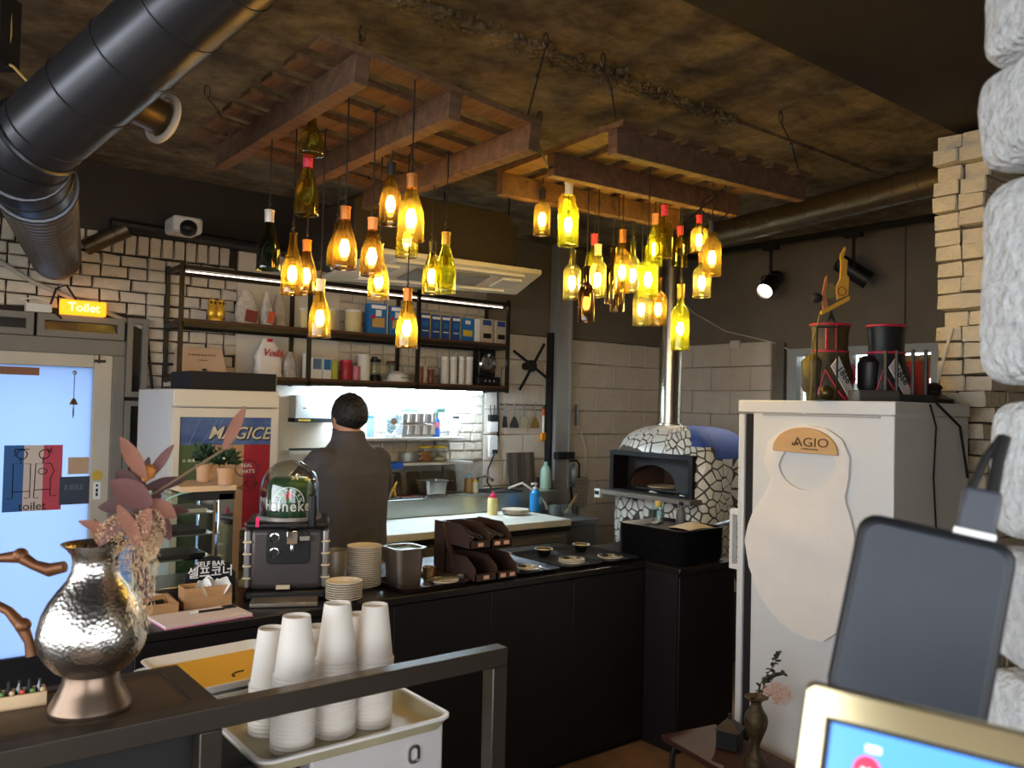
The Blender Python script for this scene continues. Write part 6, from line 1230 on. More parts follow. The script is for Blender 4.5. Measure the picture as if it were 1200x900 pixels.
# jug
jc = PZ(93, 843, RZ-.006); s_ = mpp(jc)*1.0; jz = RZ-.0015; jg = thing('silver_jug', 'hammered silver jug with copper handle holding dried flowers', 'jug', (jc.x+.024, jc.y+.035, jz))
def hz_(y): return (838-y)*s_*1.03
prof = [(45, 846), (46, 842), (44, 837), (37, 824), (32, 813), (31, 804), (42, 797), (51, 787), (58, 775), (61.5, 762), (61, 752), (57, 735), (50, 720), (40, 706), (31, 695), (26, 684), (25, 672), (27, 664), (33, 657), (39, 652)]
base_y = 846
def hz_(y): return (base_y-y)*s_*1.02
pm_ = [(r*s_, hz_(y)) for r, y in prof]; sil = bpy.data.materials.new('hammered_silver'); sil.use_nodes = True; nt = sil.node_tree; b_ = nt.nodes['Principled BSDF']; b_.inputs['Base Color'].default_value = (.56, .53, .49, 1); b_.inputs['Metallic'].default_value = 1; b_.inputs['Roughness'].default_value = .24
tc = nt.nodes.new('ShaderNodeTexCoord'); vo = nt.nodes.new('ShaderNodeTexVoronoi'); vo.inputs['Scale'].default_value = 150; nt.links.new(tc.outputs['Object'], vo.inputs['Vector']); bp_ = nt.nodes.new('ShaderNodeBump'); bp_.inputs['Strength'].default_value = .22; bp_.inputs['Distance'].default_value = .004; nt.links.new(vo.outputs['Distance'], bp_.inputs['Height']); nt.links.new(bp_.outputs[0], b_.inputs['Normal'])
cut = 6
MB().lathe(pm_[cut-1:]+[(37*s_, hz_(652)), (24*s_, hz_(668)), (22*s_, hz_(685))], 48, cap=False).build('vessel', sil, jg, fix=False, ang=70)
MB().lathe(pm_[:cut], 48).build('foot', mat('jug_foot', (120, 100, 84), .3, .85, var=.2, scale=8), jg, ang=30)
cop = mat('copper_handle', (116, 72, 44), .45, .6, var=.3, scale=20); ctr = jg.location
def JP(x, y, dd=0): return (PD(x, y, dep(ctr)+dd)-ctr)
MB().tube([JP(76, 664), JP(58, 668), JP(40, 662), JP(24, 652), JP(0, 654), JP(-25, 662), JP(-42, 682), (JP(-34, 704)), JP(-10, 706), JP(10, 716), JP(26, 734), JP(34, 752), JP(38, 768)], [.010, .012, .009, .012, .008, .008, .008, .008, .008, .008, .011, .008, .011], 10).build('handle', cop, jg, ang=80)
for x, y in ((24, 651), (27, 733)): MB().sph(JP(x, y), .0135, 10, 8).build('handle_knot', cop, jg)
# dried flowers in the jug
bq = thing('dried_flower_bunch', 'bunch of dried pink-brown leaves and tan fluff standing in the silver jug', 'dried flowers', (jc.x+.024, jc.y+.035, jz+hz_(668))); ctr = bq.location
pk = [mat('dried_pink', (100, 60, 54), .75, var=.25, scale=20), mat('dried_peach', (132, 82, 62), .75, var=.25, scale=20), mat('dried_mauve', (76, 44, 42), .75, var=.25, scale=20)]; stm = mat('dried_stem', (110, 84, 62), .8)
LV = [((170, 560), (143, 513), 15, 1, -.02), ((172, 562), (206, 522), 11, 0, .0), ((178, 592), (131, 566), 25, 0, -.04), ((168, 572), (220, 563), 13, 2, .02), ((176, 586), (206, 607), 16, 1, -.03), ((172, 580), (140, 612), 15, 2, -.02), ((138, 592), (168, 642), 13, 1, -.05), ((157, 645), (178, 702), 14, 2, -.05), ((131, 622), (94, 612), 9, 1, -.03), ((262, 527), (290, 477), 13, 1, .03), ((160, 575), (138, 552), 18, 2, .01), ((168, 600), (190, 580), 14, 2, -.01), ((170, 585), (155, 548), 14, 1, .03), ((118, 640), (112, 608), 10, 1, -.02), ((182, 596), (222, 600), 10, 0, .02), ((176, 588), (148, 628), 18, 2, -.03), ((160, 590), (118, 596), 16, 2, -.01), ((180, 580), (196, 560), 14, 2, .02), ((150, 600), (120, 640), 12, 0, -.04), ((185, 598), (200, 632), 13, 0, -.02), ((166, 566), (176, 536), 10, 2, .01), ((176, 596), (160, 640), 20, 1, -.045)]
for (bx_, by_), (tx, ty), w_, mi, dd in LV:
    p, q = JP(bx_, by_, dd), JP(tx, ty, dd+.01); L_ = (q-p).length; MB().leaf(p, q-p, -_f+V((0, 0, .5)), L_, w_*s_*1.25, .10, 8).build('dried_leaf', pk[mi], bq)
hub = JP(168, 572); st_ = MB(); root_ = JP(118, 676)
for tx, ty in ((168, 572), (140, 600), (157, 640), (262, 527), (128, 618), (180, 590)): m_ = V((random.uniform(-.008, .008), random.uniform(-.008, .008), 0)); rim_ = V((.014, 0, hz_(650)-hz_(668)))+m_; st_.tube([V((0, 0, -.05))+m_*.5, rim_, rim_+V((.002, 0, .026)), JP(tx, ty)], .0022, 5)
st_.build('stems', stm, bq); MB().lathe([(.004, -.02), (.013, -.006), (.011, .006), (.003, .012)], 12).build('seed_head', mat('seed_orange', (196, 120, 50), .7, var=.4, scale=60), bq, JP(175, 552), (0, R(25), 0))
fz = MB(); qf = random.Random(31)
for i in range(7000):
    if i % 3: cx_, cy_, sx_, sy_ = 150, 635, 38, 34
    else: cx_, cy_, sx_, sy_ = 175, 620, 20, 24
    a_ = qf.uniform(0, 2*PI); r_ = math.sqrt(qf.random()); p = JP(cx_+sx_*r_*math.cos(a_), cy_+sy_*r_*math.sin(a_), qf.uniform(-.05, .05)); d = V((qf.uniform(-1, 1), qf.uniform(-1, 1), qf.uniform(-.6, 1))).normalized()*qf.uniform(.003, .007)
    if p.z < hz_(652)-hz_(668)+.009 and math.hypot(p.x, p.y) < .068: continue
    d = d; e = d.orthogonal().normalized()*.0009
    fz.add([p-e, p+e, p+d+e*.3, p+d*.5+d.cross(e).normalized()*.0012], [(0, 1, 2), (0, 2, 3), (1, 3, 2), (0, 3, 1)])
f1 = fz.build('dried_fluff', mat('tan_fluff', (206, 168, 130), .9, var=.2, scale=60), bq, fix=False, smooth=False); f1['kind'] = 'stuff'
fz = MB()
for i in range(380):
    t_ = qf.random(); p = JP(172-10*t_+qf.uniform(-16, 16), 640+90*t_+qf.uniform(-12, 12), -.075+qf.uniform(-.02, .02)); d = V((qf.uniform(-.5, .5), qf.uniform(-.5, .5), -1)).normalized()*qf.uniform(.006, .014); e = d.orthogonal().normalized()*.0006; fz.add([p-e, p+e, p+d, p+d*.5+d.cross(e).normalized()*.0009], [(0, 1, 2), (0, 2, 3), (1, 3, 2), (0, 3, 1)])
f2 = fz.build('trailing_fluff', mat('trailing_fluff', (196, 168, 128), .9), bq, fix=False, smooth=False); f2['kind'] = 'stuff'
# little crate of miniature bottles
cb_ = PZ(18, 816, RZ-.005); o = thing('bottle_crate', 'small pale wooden crate of miniature bottles on the ledge', 'crate', (cb_.x-.01, RY+.2, RZ-.0055), R(-4)); k = mpp(cb_)
MB().ring([(-.05, -.022), (.05, -.022), (.05, .022), (-.05, .022)], [(-.047, -.019), (.047, -.019), (.047, .019), (-.047, .019)], .024, (0, 0, 0), (1, 0, 0), (0, 1, 0), (0, 0, 1)).box(-.05, -.022, 0, .05, .022, .003).build('crate_body', mat('pale_wood'), o)
for i in range(6):
    MB().lathe([(.006, .003), (.006, .028), (.0025, .034), (.0025, .044)], 10).build('mini_bottle', (BMAT, G['green'])[i % 2], o, (-.04+i*.016, 0, 0)); MB().sph((-.036+i*.016, -.012, .026), .0045, 7, 5).build('stopper', mat('mini%d' % (i % 3), ((196, 60, 50), (90, 130, 60), (206, 170, 130))[i % 3], .5), o)
# speaker and wires at the ceiling corner over the duct
p0 = PD(-4, 40, 2.3); o = thing('ceiling_speaker', 'dark speaker box high beside the thick duct with yellow wires', 'speaker', p0, -YAW); MB().box(-.06, -.05, -.09, .04, .05, .11).build('case', BMAT, o, bevel=.006)
MB().tube([(.03, 0, -.08), (.05, 0, -.09), (.09, 0, -.13)], .004, 6).tube([(.035, 0, .1), (.04, 0, .0), (.03, 0, -.09)], .003, 6).build('wires', mat('wire_yellow', (196, 160, 90), .5), o); MB().cyl(0, 0, .11, ZC-p0.z, .01, 8).build('bracket', DSTEEL, o)
# ================================================================== WHITE CABINET, TRAYS, PAPER CUPS
WZ = .86; wc = thing('white_cabinet', 'white metal cabinet with a key lock under the tray of paper cups', 'cabinet', (.9, 1.66, 0)); MB().box(.79, 1.665, 0, 1.13, 2.35, WZ).build('cabinet_body', mat('cabinet_white', (206, 200, 198), .4), wc, world=True, bevel=.006)
q = PY(484, 882, 1.665); k = mpp(q); MB().ring(rrect(-8*k, -12*k, 8*k, 10*k, 7*k), rrect(-4.5*k, -8*k, 4.5*k, 6*k, 4*k), .006, (q.x, 1.659, q.z), (1, 0, 0), (0, 0, 1), (0, 1, 0)).build('lock_plate', CHROME, wc, world=True); MB().sph((q.x+4*k, 1.657, q.z-8*k), .005, 8, 6).build('lock_key', STEEL, wc, world=True)
tag(MB().box(.56, 1.70, 0, .785, 2.35, WZ).build('side_cabinet', BMAT, bevel=.006), 'narrow black cabinet beside the white metal cabinet', 'cabinet')
beig = mat('tray_marbled', (196, 184, 148), .4, var=.2, scale=8); ct = tray('marbled beige tray with white rim under the paper cups', (.895, 1.868, WZ+.0005), .47, .50, beig, 0, .03); TZc = WZ+.0052
MB().ring(rrect(-.235, -.25, .235, .25, .035), rrect(-.225, -.24, .225, .24, .03), .006, (0, 0, .0265), (1, 0, 0), (0, 1, 0), (0, 0, 1)).build('white_rim', WHITE, ct)
# propped tray with yellow sheet
c = PZ(285, 790, .905); o = tray('cream tray with a yellow sheet lying beside the paper cups', (c.x-.04, c.y+.02, WZ+.055), .34, .32, WHITE, R(4), .022); MB().box(-.13, -.12, .0045, .13, .12, .006).build('yellow_sheet', mat('yellow_sheet', (226, 168, 40), .6), o); MB().tube([(.02+.03*math.cos(a_), -.07+.025*math.sin(a_), .0065) for a_ in [PI*.4+i*.3 for i in range(8)]], .0025, 5).build('printed_arc', BMAT, o)
o2 = tray('second cream tray lying under the yellow-sheeted tray', (c.x-.06, c.y+.015, WZ+.032), .34, .32, WHITE, R(3), .022)
# cups
cupm = mat('paper_cup', (232, 222, 210), .7)
def cup_mesh():
    rr_, rb_, hh = .0445, .030, .128
    me = MB().lathe([(rr_+.002, 0), (rr_+.0035, .003), (rr_+.002, .006), (rr_, .006), (rb_, hh), (rb_-.002, hh), (rb_-.0025, hh-.008), (.0001, hh-.008)], 26, cap=False).lathe([(rr_-.0005, .004), (rb_+.0004, hh-.009)], 26, cap=False).mesh('paper_cup', ang=50); me.materials.append(cupm); return me
CUP = cup_mesh(); at_a, at_b, at_c, at_d, at_e, at_f = 'at the railing corner of the tray', 'between the railing-corner and lock-side stacks', 'at the lock side of the tray', 'touching the yellow-sheeted tray', 'hemmed in by the other stacks', 'on the counter side of the lock-side stack'
for i, (px, py, yt, lab) in enumerate(((345, 879, 722, at_a), (395, 861, 709, at_b), (438, 849, 709, at_c), (318, 858, 735, at_d), (372, 842, 733, at_e), (418, 833, 722, at_f))):
    b_ = PZ(px, py, TZc); b_ = V((b_.x, b_.y+.012, TZc)); t_ = PD(px, yt, dep(b_)); n_ = max(3, int(round((t_.z-TZc-.128)/.0088))+1); lean_ = (.0001, -.00008, .00012, -.0001, .00006, -.00012)[i]
    for k in range(n_):
        o = bpy.data.objects.new('paper_cup', CUP); COL.objects.link(o); o.location = (b_.x+k*lean_, b_.y, TZc+k*.0088); tag(o, ('topmost ' if k == n_-1 else 'lowest ' if k == 0 else '')+'upside-down white paper cup in the stack '+lab, 'cup', 'paper cup stack '+str('abcdef'[i]))
# ================================================================== RIGHT SIDE: REFRIGERATOR AND WHAT HANGS AND STANDS ON IT
FX, FY0, FY1, FZ = 2.80, 1.425, 2.0, 1.665; fw = mat('fridge_white', (220, 219, 217), .3, var=.04, scale=3)
rf = thing('white_refrigerator', 'tall white refrigerator seen from its side with a bib hung on it', 'refrigerator', (3.08, 1.75, 0))
MB().box(FX, FY0, .08, 3.37, FY1-.004, FZ-.05).build('cabinet', fw, rf, world=True, bevel=.004); MB().box(FX-.004, FY0-.004, FZ-.049, 3.374, 2.066, FZ).build('top_cap', fw, rf, world=True, bevel=.004)
MB().box(FX+.012, FY1-.003, .1, 3.36, 2.036, FZ-.055).build('gasket', BMAT, rf, world=True); MB().box(FX, 2.037, .1, 3.37, 2.066, FZ-.056).build('door', fw, rf, world=True, bevel=.005)
MB().ring([(.98, 0), (1.22, 0), (1.22, .05), (.98, .05)], [(1.0, .008), (1.2, .008), (1.2, .036), (1.0, .036)], .03, (FX+.02, 2.067, 0), (0, 0, 1), (0, 1, 0), (1, 0, 0)).build('door_handle', fw, rf, world=True)
MB().box(FX-.006, FY0+.05, FZ-.06, FX-.001, FY1-.05, FZ-.052).build('seam_strip', mat('seam_grey', (170, 164, 160), .5), rf, world=True)
for x in (FX+.05, 3.3):
    for y in (FY0+.05, FY1-.05): MB().cyl(x, y, 0, .08, .02, 8).build('foot', BMAT, rf, world=True)
# bib: hole ring to outline, gently folded
OUT = [(905, 562), (897, 540), (902, 516), (920, 503), (945, 498), (970, 502), (988, 515), (997, 536), (996, 560), (991, 585), (1000, 612), (1004, 640), (1003, 680), (995, 715), (982, 742), (968, 752), (945, 748), (920, 734), (895, 704), (879, 662), (874, 630), (882, 602), (896, 582)]
hc = (948, 545); bib = thing('hanging_bib', 'white cloth bib with round neck opening hanging on the refrigerator side', 'bib', PX(945, 750, FX-.004)); n, kk = 72, 12; vs_ = []; fs_ = []
def outline(a_):
    d = (math.cos(a_), math.sin(a_)); best = 0
    for i in range(len(OUT)):
        p, q = OUT[i], OUT[(i+1) % len(OUT)]; ex, ey = q[0]-p[0], q[1]-p[1]; den = d[0]*ey-d[1]*ex
        if abs(den) < 1e-9: continue
        t = ((p[0]-hc[0])*ey-(p[1]-hc[1])*ex)/den; u_ = ((p[0]-hc[0])*d[1]-(p[1]-hc[1])*d[0])/den
        if t > 0 and 0 <= u_ <= 1: best = max(best, t)
    return best
for j in range(kk+1):
    for i in range(n):
        a_ = 2*PI*i/n; r0 = 34+(-8 if math.sin(a_) > 0 else -10)*abs(math.sin(a_))*.6; r1 = max(outline(a_), r0+6); r_ = r0+(r1-r0)*j/kk; x, y = hc[0]+r_*math.cos(a_), hc[1]+r_*math.sin(a_)
        bump = .012+.022*max(0, math.sin((y-600)/17-(x-940)/40))*math.exp(-((x-945)/40)**2-((y-628)/45)**2)+.004*math.sin(PI*j/kk)+.004*max(0, math.sin((x-870)/14))*(1 if y > 640 else .3)
        p = PX(x, y, FX-.004); p.x = FX-.002-bump; vs_.append(p)
m0 = len(vs_); vs_ += [V((FX-.0015, p.y, p.z)) for p in vs_]
for j in range(kk):
    for i in range(n): f_ = (j*n+i, j*n+(i+1) % n, (j+1)*n+(i+1) % n, (j+1)*n+i); fs_.append(f_); fs_.append(tuple(q+m0 for q in f_[::-1]))
for i in range(n):
    for j in (0, kk): fs_.append((j*n+i, j*n+(i+1) % n, m0+j*n+(i+1) % n, m0+j*n+i))
MB().add(vs_, fs_).build('cloth', mat('bib_cloth', (236, 228, 220), .85, var=.05, scale=10), bib, world=True, ang=60)
hg = thing('bib_hanger', 'half-round wooden hanger with engraved lettering at the neck of the bib', 'hanger', PX(946, 530, FX-.023)); pts = [(908, 528)]+[(945+38*math.cos(a_)*1.0, 529+28*math.sin(a_)+3*math.cos(a_)) for a_ in [PI+PI*i/14 for i in range(15)]]+[(983, 534)]
q0 = hg.location; pl2d = [((PX(x, y, FX-.02)-q0).y, (PX(x, y, FX-.02)-q0).z) for x, y in pts]; MB().prism(pl2d, .012, (-.008, 0, 0), (0, 1, 0), (0, 0, 1), (1, 0, 0)).build('half_disc', mat('beech', (214, 168, 112), .5, var=.12, scale=8, stretch=(1, 1, 8)), hg, bevel=.002)
ebr = mat('burnt_print', (96, 62, 36), .7); k = mpp(q0); t0 = PX(950, 519, FX-.0322)-q0
text('lettering', 'AGIO', 15*k, ebr, hg, t0, (0, -1, -.02), (0, 0, 1), ext=.0005, sx=1.25); t1 = PX(932, 520, FX-.0322)-q0; smallprint(9*k, 3*k, ebr, hg, t1, (0, -1, -.02), (0, 0, 1), 3); t2 = PX(949, 526.5, FX-.0322)-q0; smallprint(22*k, 1.6*k, ebr, hg, t2, (0, -1, -.02), (0, 0, 1), 8)
# golf-bag bottle holders on the refrigerator
GB = mat('bag_black', (26, 24, 26), .45); GR = mat('bag_trim', (196, 40, 72), .45); GY = mat('bag_camo', (104, 88, 36), .5, col2=(26, 22, 16), scale=9); GWt = mat('bag_white', (216, 210, 206), .5)
def golf(label, px, main, side):
    c = PD(px, 468, 3.28); c.z = FZ; k = mpp(c); o = thing('golf_bag_holder', label, 'bottle holder', (c.x, c.y, FZ+.0006), -YAW+R(12)); r_ = 25*k; H_ = 90*k
    MB().lathe([(r_*1.0, 0), (r_*1.12, 6*k), (r_*1.12, 30*k), (r_*.92, 48*k), (r_*.84, 62*k), (r_*.86, 80*k), (r_*.95, H_), (r_*.8, H_), (r_*.7, H_-.02)], 26, sy=.8).build('bag_body', main, o)
    for z in (58*k, H_-.002): MB().tube([(r_*(.86 if z < .25 else .93)*math.cos(2*PI*i/24), r_*(.86 if z < .25 else .93)*.8*math.sin(2*PI*i/24), z) for i in range(24)], .005, 6, closed=True).build('trim_ring', GR, o)
    MB().hexa([(-r_*.55, -r_*.90, 40*k), (-r_*.15, -r_*.86, 52*k), (r_*.75, -r_*.82, 8*k), (r_*.35, -r_*.96, 4*k)], [(-r_*.55, -r_*1.0, 40*k), (-r_*.15, -r_*.93, 52*k), (r_*.75, -r_*.92, 8*k), (r_*.35, -r_*1.04, 4*k)]).build('white_band', GWt, o)
    text('lettering', '1866', 11*k, BMAT, o, (r_*.06, -r_*1.03, 30*k), (.62, 0, -.78), (.78, 0, .62), ext=.001)
    MB().tube([(-r_*.9, -r_*.5, 8*k), (-r_*.75, -r_*.8, 36*k), (-r_*.1, -r_*.93, 10*k), (r_*.2, -r_*.98, 2*k)], .0045, 6).build('piping', GR, o); MB().tube([(r_*.2, -r_*.95, 3*k), (r_*.95, -r_*.55, 26*k), (r_*.9, -r_*.45, 44*k)], .0045, 6).build('piping', GR, o)
    MB().lathe([(r_*.3, 0), (r_*.42, 8*k), (r_*.42, 36*k), (r_*.2, 44*k)], 14, (-r_*.95, -.0, 10*k), sy=1.4).build('side_pocket', side, o)
    if side is GY: MB().box(-r_*.2, -r_*.78, 60*k, -r_*.1, -r_*.7, 88*k).box(-r_*.65, -r_*.7, 60*k, -r_*.55, -r_*.6, 84*k).build('strap', GR, o)
    return o
golf('mustard and black golf-bag bottle holder under the golden ornament', 972, GY, GY); golf('black and red golf-bag bottle holder beside the metal rods', 1038, GB, GB)
c = PD(972, 468, 3.08); o = thing('wire_cage', 'thin black wire rods in front of the mustard golf bag', 'rack', (c.x-.02, c.y, FZ+.0006)); k = mpp(c)
for s_ in (-12, 12): d_ = _r*s_*k; MB().tube([(d_.x, d_.y, 0), (d_.x, d_.y, 86*k)], .0035, 6).build('rod', BMAT, o)
d_ = _r*12*k; MB().tube([(-d_.x, -d_.y, 86*k), (d_.x, d_.y, 86*k)], .003, 6).build('cross_rod', BMAT, o); MB().sph((0, 0, .028), .028, 14, 10).build('ball', mat('cage_ball', (80, 66, 40), .3, .6), o); MB().lathe([(.05, 0), (.05, .003)], 16).build('base', DSTEEL, o)
# golden ornament above
c = PD(975, 372, 3.25); k = mpp(c); o = thing('golden_ornament', 'golden cut-out figure on a sloping bar above the mustard golf bag', 'ornament', PD(975, 378, 3.19), -YAW); og = mat('ornament_gold', (206, 150, 50), .5, var=.2, scale=20); ob = mat('ornament_olive', (120, 104, 56), .5)
def OP(x, y): return ((x-975)*k, (378-y)*k)
MB().prism([OP(*p) for p in ((962, 370), (994, 352), (994, 347), (962, 365))], .02, (0, -.01, 0)).build('sloping_bar', og, o)
MB().prism([OP(*p) for p in ((980, 352), (978, 338), (983, 328), (984, 312), (983, 300), (988, 290), (990, 292), (987, 303), (992, 306), (991, 322), (994, 326), (993, 346))], .012, (0, -.006, 0)).build('tower_figure', og, o, bevel=.002); MB().tube([OP(985+4.5*math.cos(i*PI/8), 342+5*math.sin(i*PI/8))[:1]+(-.008,)+OP(985+4.5*math.cos(i*PI/8), 342+5*math.sin(i*PI/8))[1:] for i in range(16)], .0018, 5, closed=True).build('face_ring', mat('face_red', (160, 60, 40), .5), o)
MB().prism([OP(*p) for p in ((964, 366), (963, 345), (966, 328), (968, 324), (969, 330), (967, 346), (970, 360))], .01, (0, -.005, 0)).build('small_figure', mat('figure_pink', (170, 104, 70), .5), o, bevel=.001); MB().prism([OP(973+5*math.cos(i*PI/8), 341+9*math.sin(i*PI/8)) for i in range(16)], .01, (0, -.002, 0)).build('leaf_figure', ob, o); x_, z_ = OP(957, 350); MB().sph((x_, 0, z_), .02, 12, 8).build('dark_ball', BMAT, o); MB().tube([(x_, 0, z_), OP(966, 350)[:1]+(0,)+OP(966, 350)[1:]], .003, 5).build('ball_arm', ob, o)
MB().prism([OP(*p) for p in ((969, 378), (974, 364), (979, 378), (974, 373))], .008, (0, -.004, 0)).build('star_foot', BMAT, o); MB().tube([(OP(961, 368)[0], 0, OP(961, 368)[1]), (OP(958, 385)[0], 0, OP(958, 385)[1]), (OP(953, 400)[0], .0, OP(953, 400)[1]), (OP(952, 440)[0], -.01, OP(952, 440)[1]), (OP(950, 467)[0], -.01, (378-468)*k+.002)], .004, 6).build('wire_stem', ob, o)
tag(MB().tube([PX(798, 352, 5.57), PX(812, 366, 5.57), PX(850, 388, 5.57), PX(905, 401, 5.57), PX(925, 410, 5.57)], .004, 5).build('wall_wire', WMAT), 'thin white wire drooping across the taupe side wall', 'wire')
tag(MB().box(XR-.03, PX(858, 405, XR).y-.09, 2.13, XR-.002, PX(858, 405, XR).y, 2.19).build('small_white_box', WMAT, bevel=.003), 'small white box on the edge of the block wall', 'box')
# metal rod base, teapot, red box, cables
c = PD(1052, 468, 3.1); k = mpp(c); o = thing('rod_stand', 'grey metal block with four upright rods on the refrigerator', 'stand', (c.x-.03, c.y, FZ+.0006), -YAW); MB().box(-47*k, -.05, 0, 0, .05, 13*k).build('block', mat('block_grey', (84, 80, 78), .45, .5), o, bevel=.003); MB().box(.001, -.05, 0, 40*k, .05, 9*k).build('dark_block', BMAT, o, bevel=.003)
for x_, h_ in ((-10, 60), (3, 60), (22, 62), (37, 62)): MB().cyl(x_*k, 0, 9*k, h_*k, .007, 8).build('rod', mat('rod_grey', (70, 68, 66), .4, .6), o)
c = PD(1104, 466, 3.22); k = mpp(c); o = thing('lidded_pot', 'dark lidded pot at the back of the refrigerator top', 'pot', (c.x-.02, c.y+.02, FZ+.0006)); MB().lathe([(22*k, 0), (21*k, 5*k), (8*k, 12*k), (7*k, 16*k), (9*k, 18*k), (8*k, 21*k), (4*k, 24*k), (.0001, 25*k)], 24).build('pot_body', mat('pot_dark', (40, 34, 30), .35, .4), o)
tag(MB().box(-.045, -.03, 0, .045, .03, .17).build('red_box', mat('red_box', (176, 40, 32), .4), loc=(PD(1074, 460, 3.36).x, PD(1074, 460, 3.36).y, FZ+.0006)), 'bright red box standing behind the metal rods', 'box')
tag(MB().tube([PY(1090, 474, 1.412), PY(1097, 500, 1.414), PY(1094, 560, 1.414), PY(1098, 640, 1.414)], .0035, 6).build('fridge_cable', cordm), 'thin black cable wavering down the greenish refrigerator face', 'cable'); tag(MB().tube([PY(1098, 473, 1.41), PY(1125, 500, 1.41), PY(1134, 560, 1.41)], .005, 6).build('thick_cable', cordm), 'thicker black cable curving over the refrigerator corner', 'cable'); tag(MB().tube([PD(1116, 385, 3.36), PD(1106, 420, 3.36), PD(1098, 450, 3.36), PD(1095, 460, 3.36)], .006, 6).build('hanging_white_cable', WMAT), 'white cord hanging from the brick pier to the refrigerator', 'cord')
# ---- low table with vases
LT = .36; lt = thing('low_table', 'low dark red-brown table with black tube legs against the refrigerator', 'table', (2.56, 1.80, 0), R(-11)); MB().box(-.135, -.36, LT-.022, .135, .36, LT).build('top', mat('table_wood', (70, 40, 32), .6, var=.25, scale=6), lt, bevel=.004)
for x in (-.11, .11):
    for y in (-.32, .32): MB().tube([(x*.4, y, LT-.03), (x*.9, y, LT-.035), (x, y, LT-.07), (x*1.08, y, .0)], .011, 8).build('leg', BLACK, lt)
c = PZ(885, 896, LT); k = mpp(c); o = thing('bronze_vase', 'engraved bronze vase with dried sprigs on the low table', 'vase', (c.x, c.y, LT+.0005)); pr_ = [(14, 0), (14, 3), (11, 8), (5.5, 18), (5, 24), (8, 32), (13, 45), (14, 52), (13, 58), (8, 66), (6, 72), (7.5, 77), (14, 80)]
MB().lathe([(r_*k, z*k*.98) for r_, z in pr_]+[(12*k, 78*k), (5*k, 72*k), (4*k, 40*k)], 28, cap=False).lathe([(.0001, .0), (14*k, 0)], 28, cap=False).build('vase_body', mat('bronze', (92, 76, 52), .5, .5, var=.4, scale=25, bump=.4, bscale=50), o, fix=False); MB().tube([(12*k, 0, 78*k), (15*k, 0, 77*k)], .003, 6).build('lip_curl', mat('bronze'), o)
sp = thing('eucalyptus_sprig', 'dark eucalyptus sprigs standing in the bronze vase', 'sprig', (c.x, c.y, LT+.07)); ev = mat('eucalyptus', (62, 66, 58), .8); z0 = LT+.07; q = random.Random(8)
def VP_(x, y): p = PD(x, y, dep(c)); return p-V((c.x, c.y, z0))
for path in (((887, 822), (892, 800), (905, 782), (915, 764)), ((888, 822), (897, 800), (910, 792), (920, 790))):
    P_ = [VP_(885, 840)]+[VP_(*p) for p in path]; MB().tube(P_, .0018, 5).build('twig', stm, sp)
    for i in range(26): t = .35+.65*i/26; j = min(len(P_)-2, int(t*(len(P_)-1))); p = P_[j].lerp(P_[j+1], t*(len(P_)-1)-j); d = V((q.uniform(-1, 1), q.uniform(-1, 1), q.uniform(-.3, 1))); MB().leaf(p, d, (q.uniform(-1, 1), q.uniform(-1, 1), 1), q.uniform(.014, .022), q.uniform(.013, .019), .1, 3).build('round_leaf', ev, sp)
pf = thing('peach_dried_flower', 'peach-coloured dried flower plume leaning from the bronze vase', 'dried flower', (c.x, c.y, LT+.07)); fz = MB()
for i in range(1400): a_ = q.uniform(0, 2*PI); r_ = math.sqrt(q.random()); p = VP_(908+20*r_*math.cos(a_), 812+13*r_*math.sin(a_)+abs(r_*math.cos(a_))*4)+_f*q.uniform(-.02, .02); d = V((q.uniform(-1, 1), q.uniform(-1, 1), q.uniform(-1, 1))).normalized()*q.uniform(.004, .008); e = d.orthogonal().normalized()*.001; (fz.add([p-e, p+e, p+d, p+d*.5+d.cross(e).normalized()*.001], [(0, 1, 2), (0, 2, 3), (1, 3, 2), (0, 3, 1)]) if p.z+.07 > 80*k+.006 or math.hypot(p.x, p.y) > 17*k+.006 else None)
u_ = fz.build('plume', mat('peach_plume', (222, 158, 122), .9), pf, fix=False, smooth=False); u_['kind'] = 'stuff'; MB().tube([VP_(885, 838), VP_(890, 822), VP_(904, 814)], .002, 5).build('stem', stm, pf)
c = PZ(860, 878, LT); k = mpp(c); o = thing('black_lantern', 'small black house-shaped lantern beside the bronze vase', 'lantern', (c.x+.0, c.y+.02, LT+.0005), R(20)); MB().box(-.04, -.04, 0, .04, .04, .07).build('lantern_body', BMAT, o, bevel=.003); MB().add([(-.046, -.046, .07), (.046, -.046, .07), (.046, .046, .07), (-.046, .046, .07), (-.01, -.01, .105), (.01, -.01, .105), (.01, .01, .105), (-.01, .01, .105)], [(3, 2, 1, 0), (4, 5, 6, 7), (0, 1, 5, 4), (1, 2, 6, 5), (2, 3, 7, 6), (3, 0, 4, 7)]).build('roof', mat('lantern_roof', (56, 44, 38), .5), o); MB().cyl(0, 0, .105, .125, .007, 8).build('finial', BMAT, o)
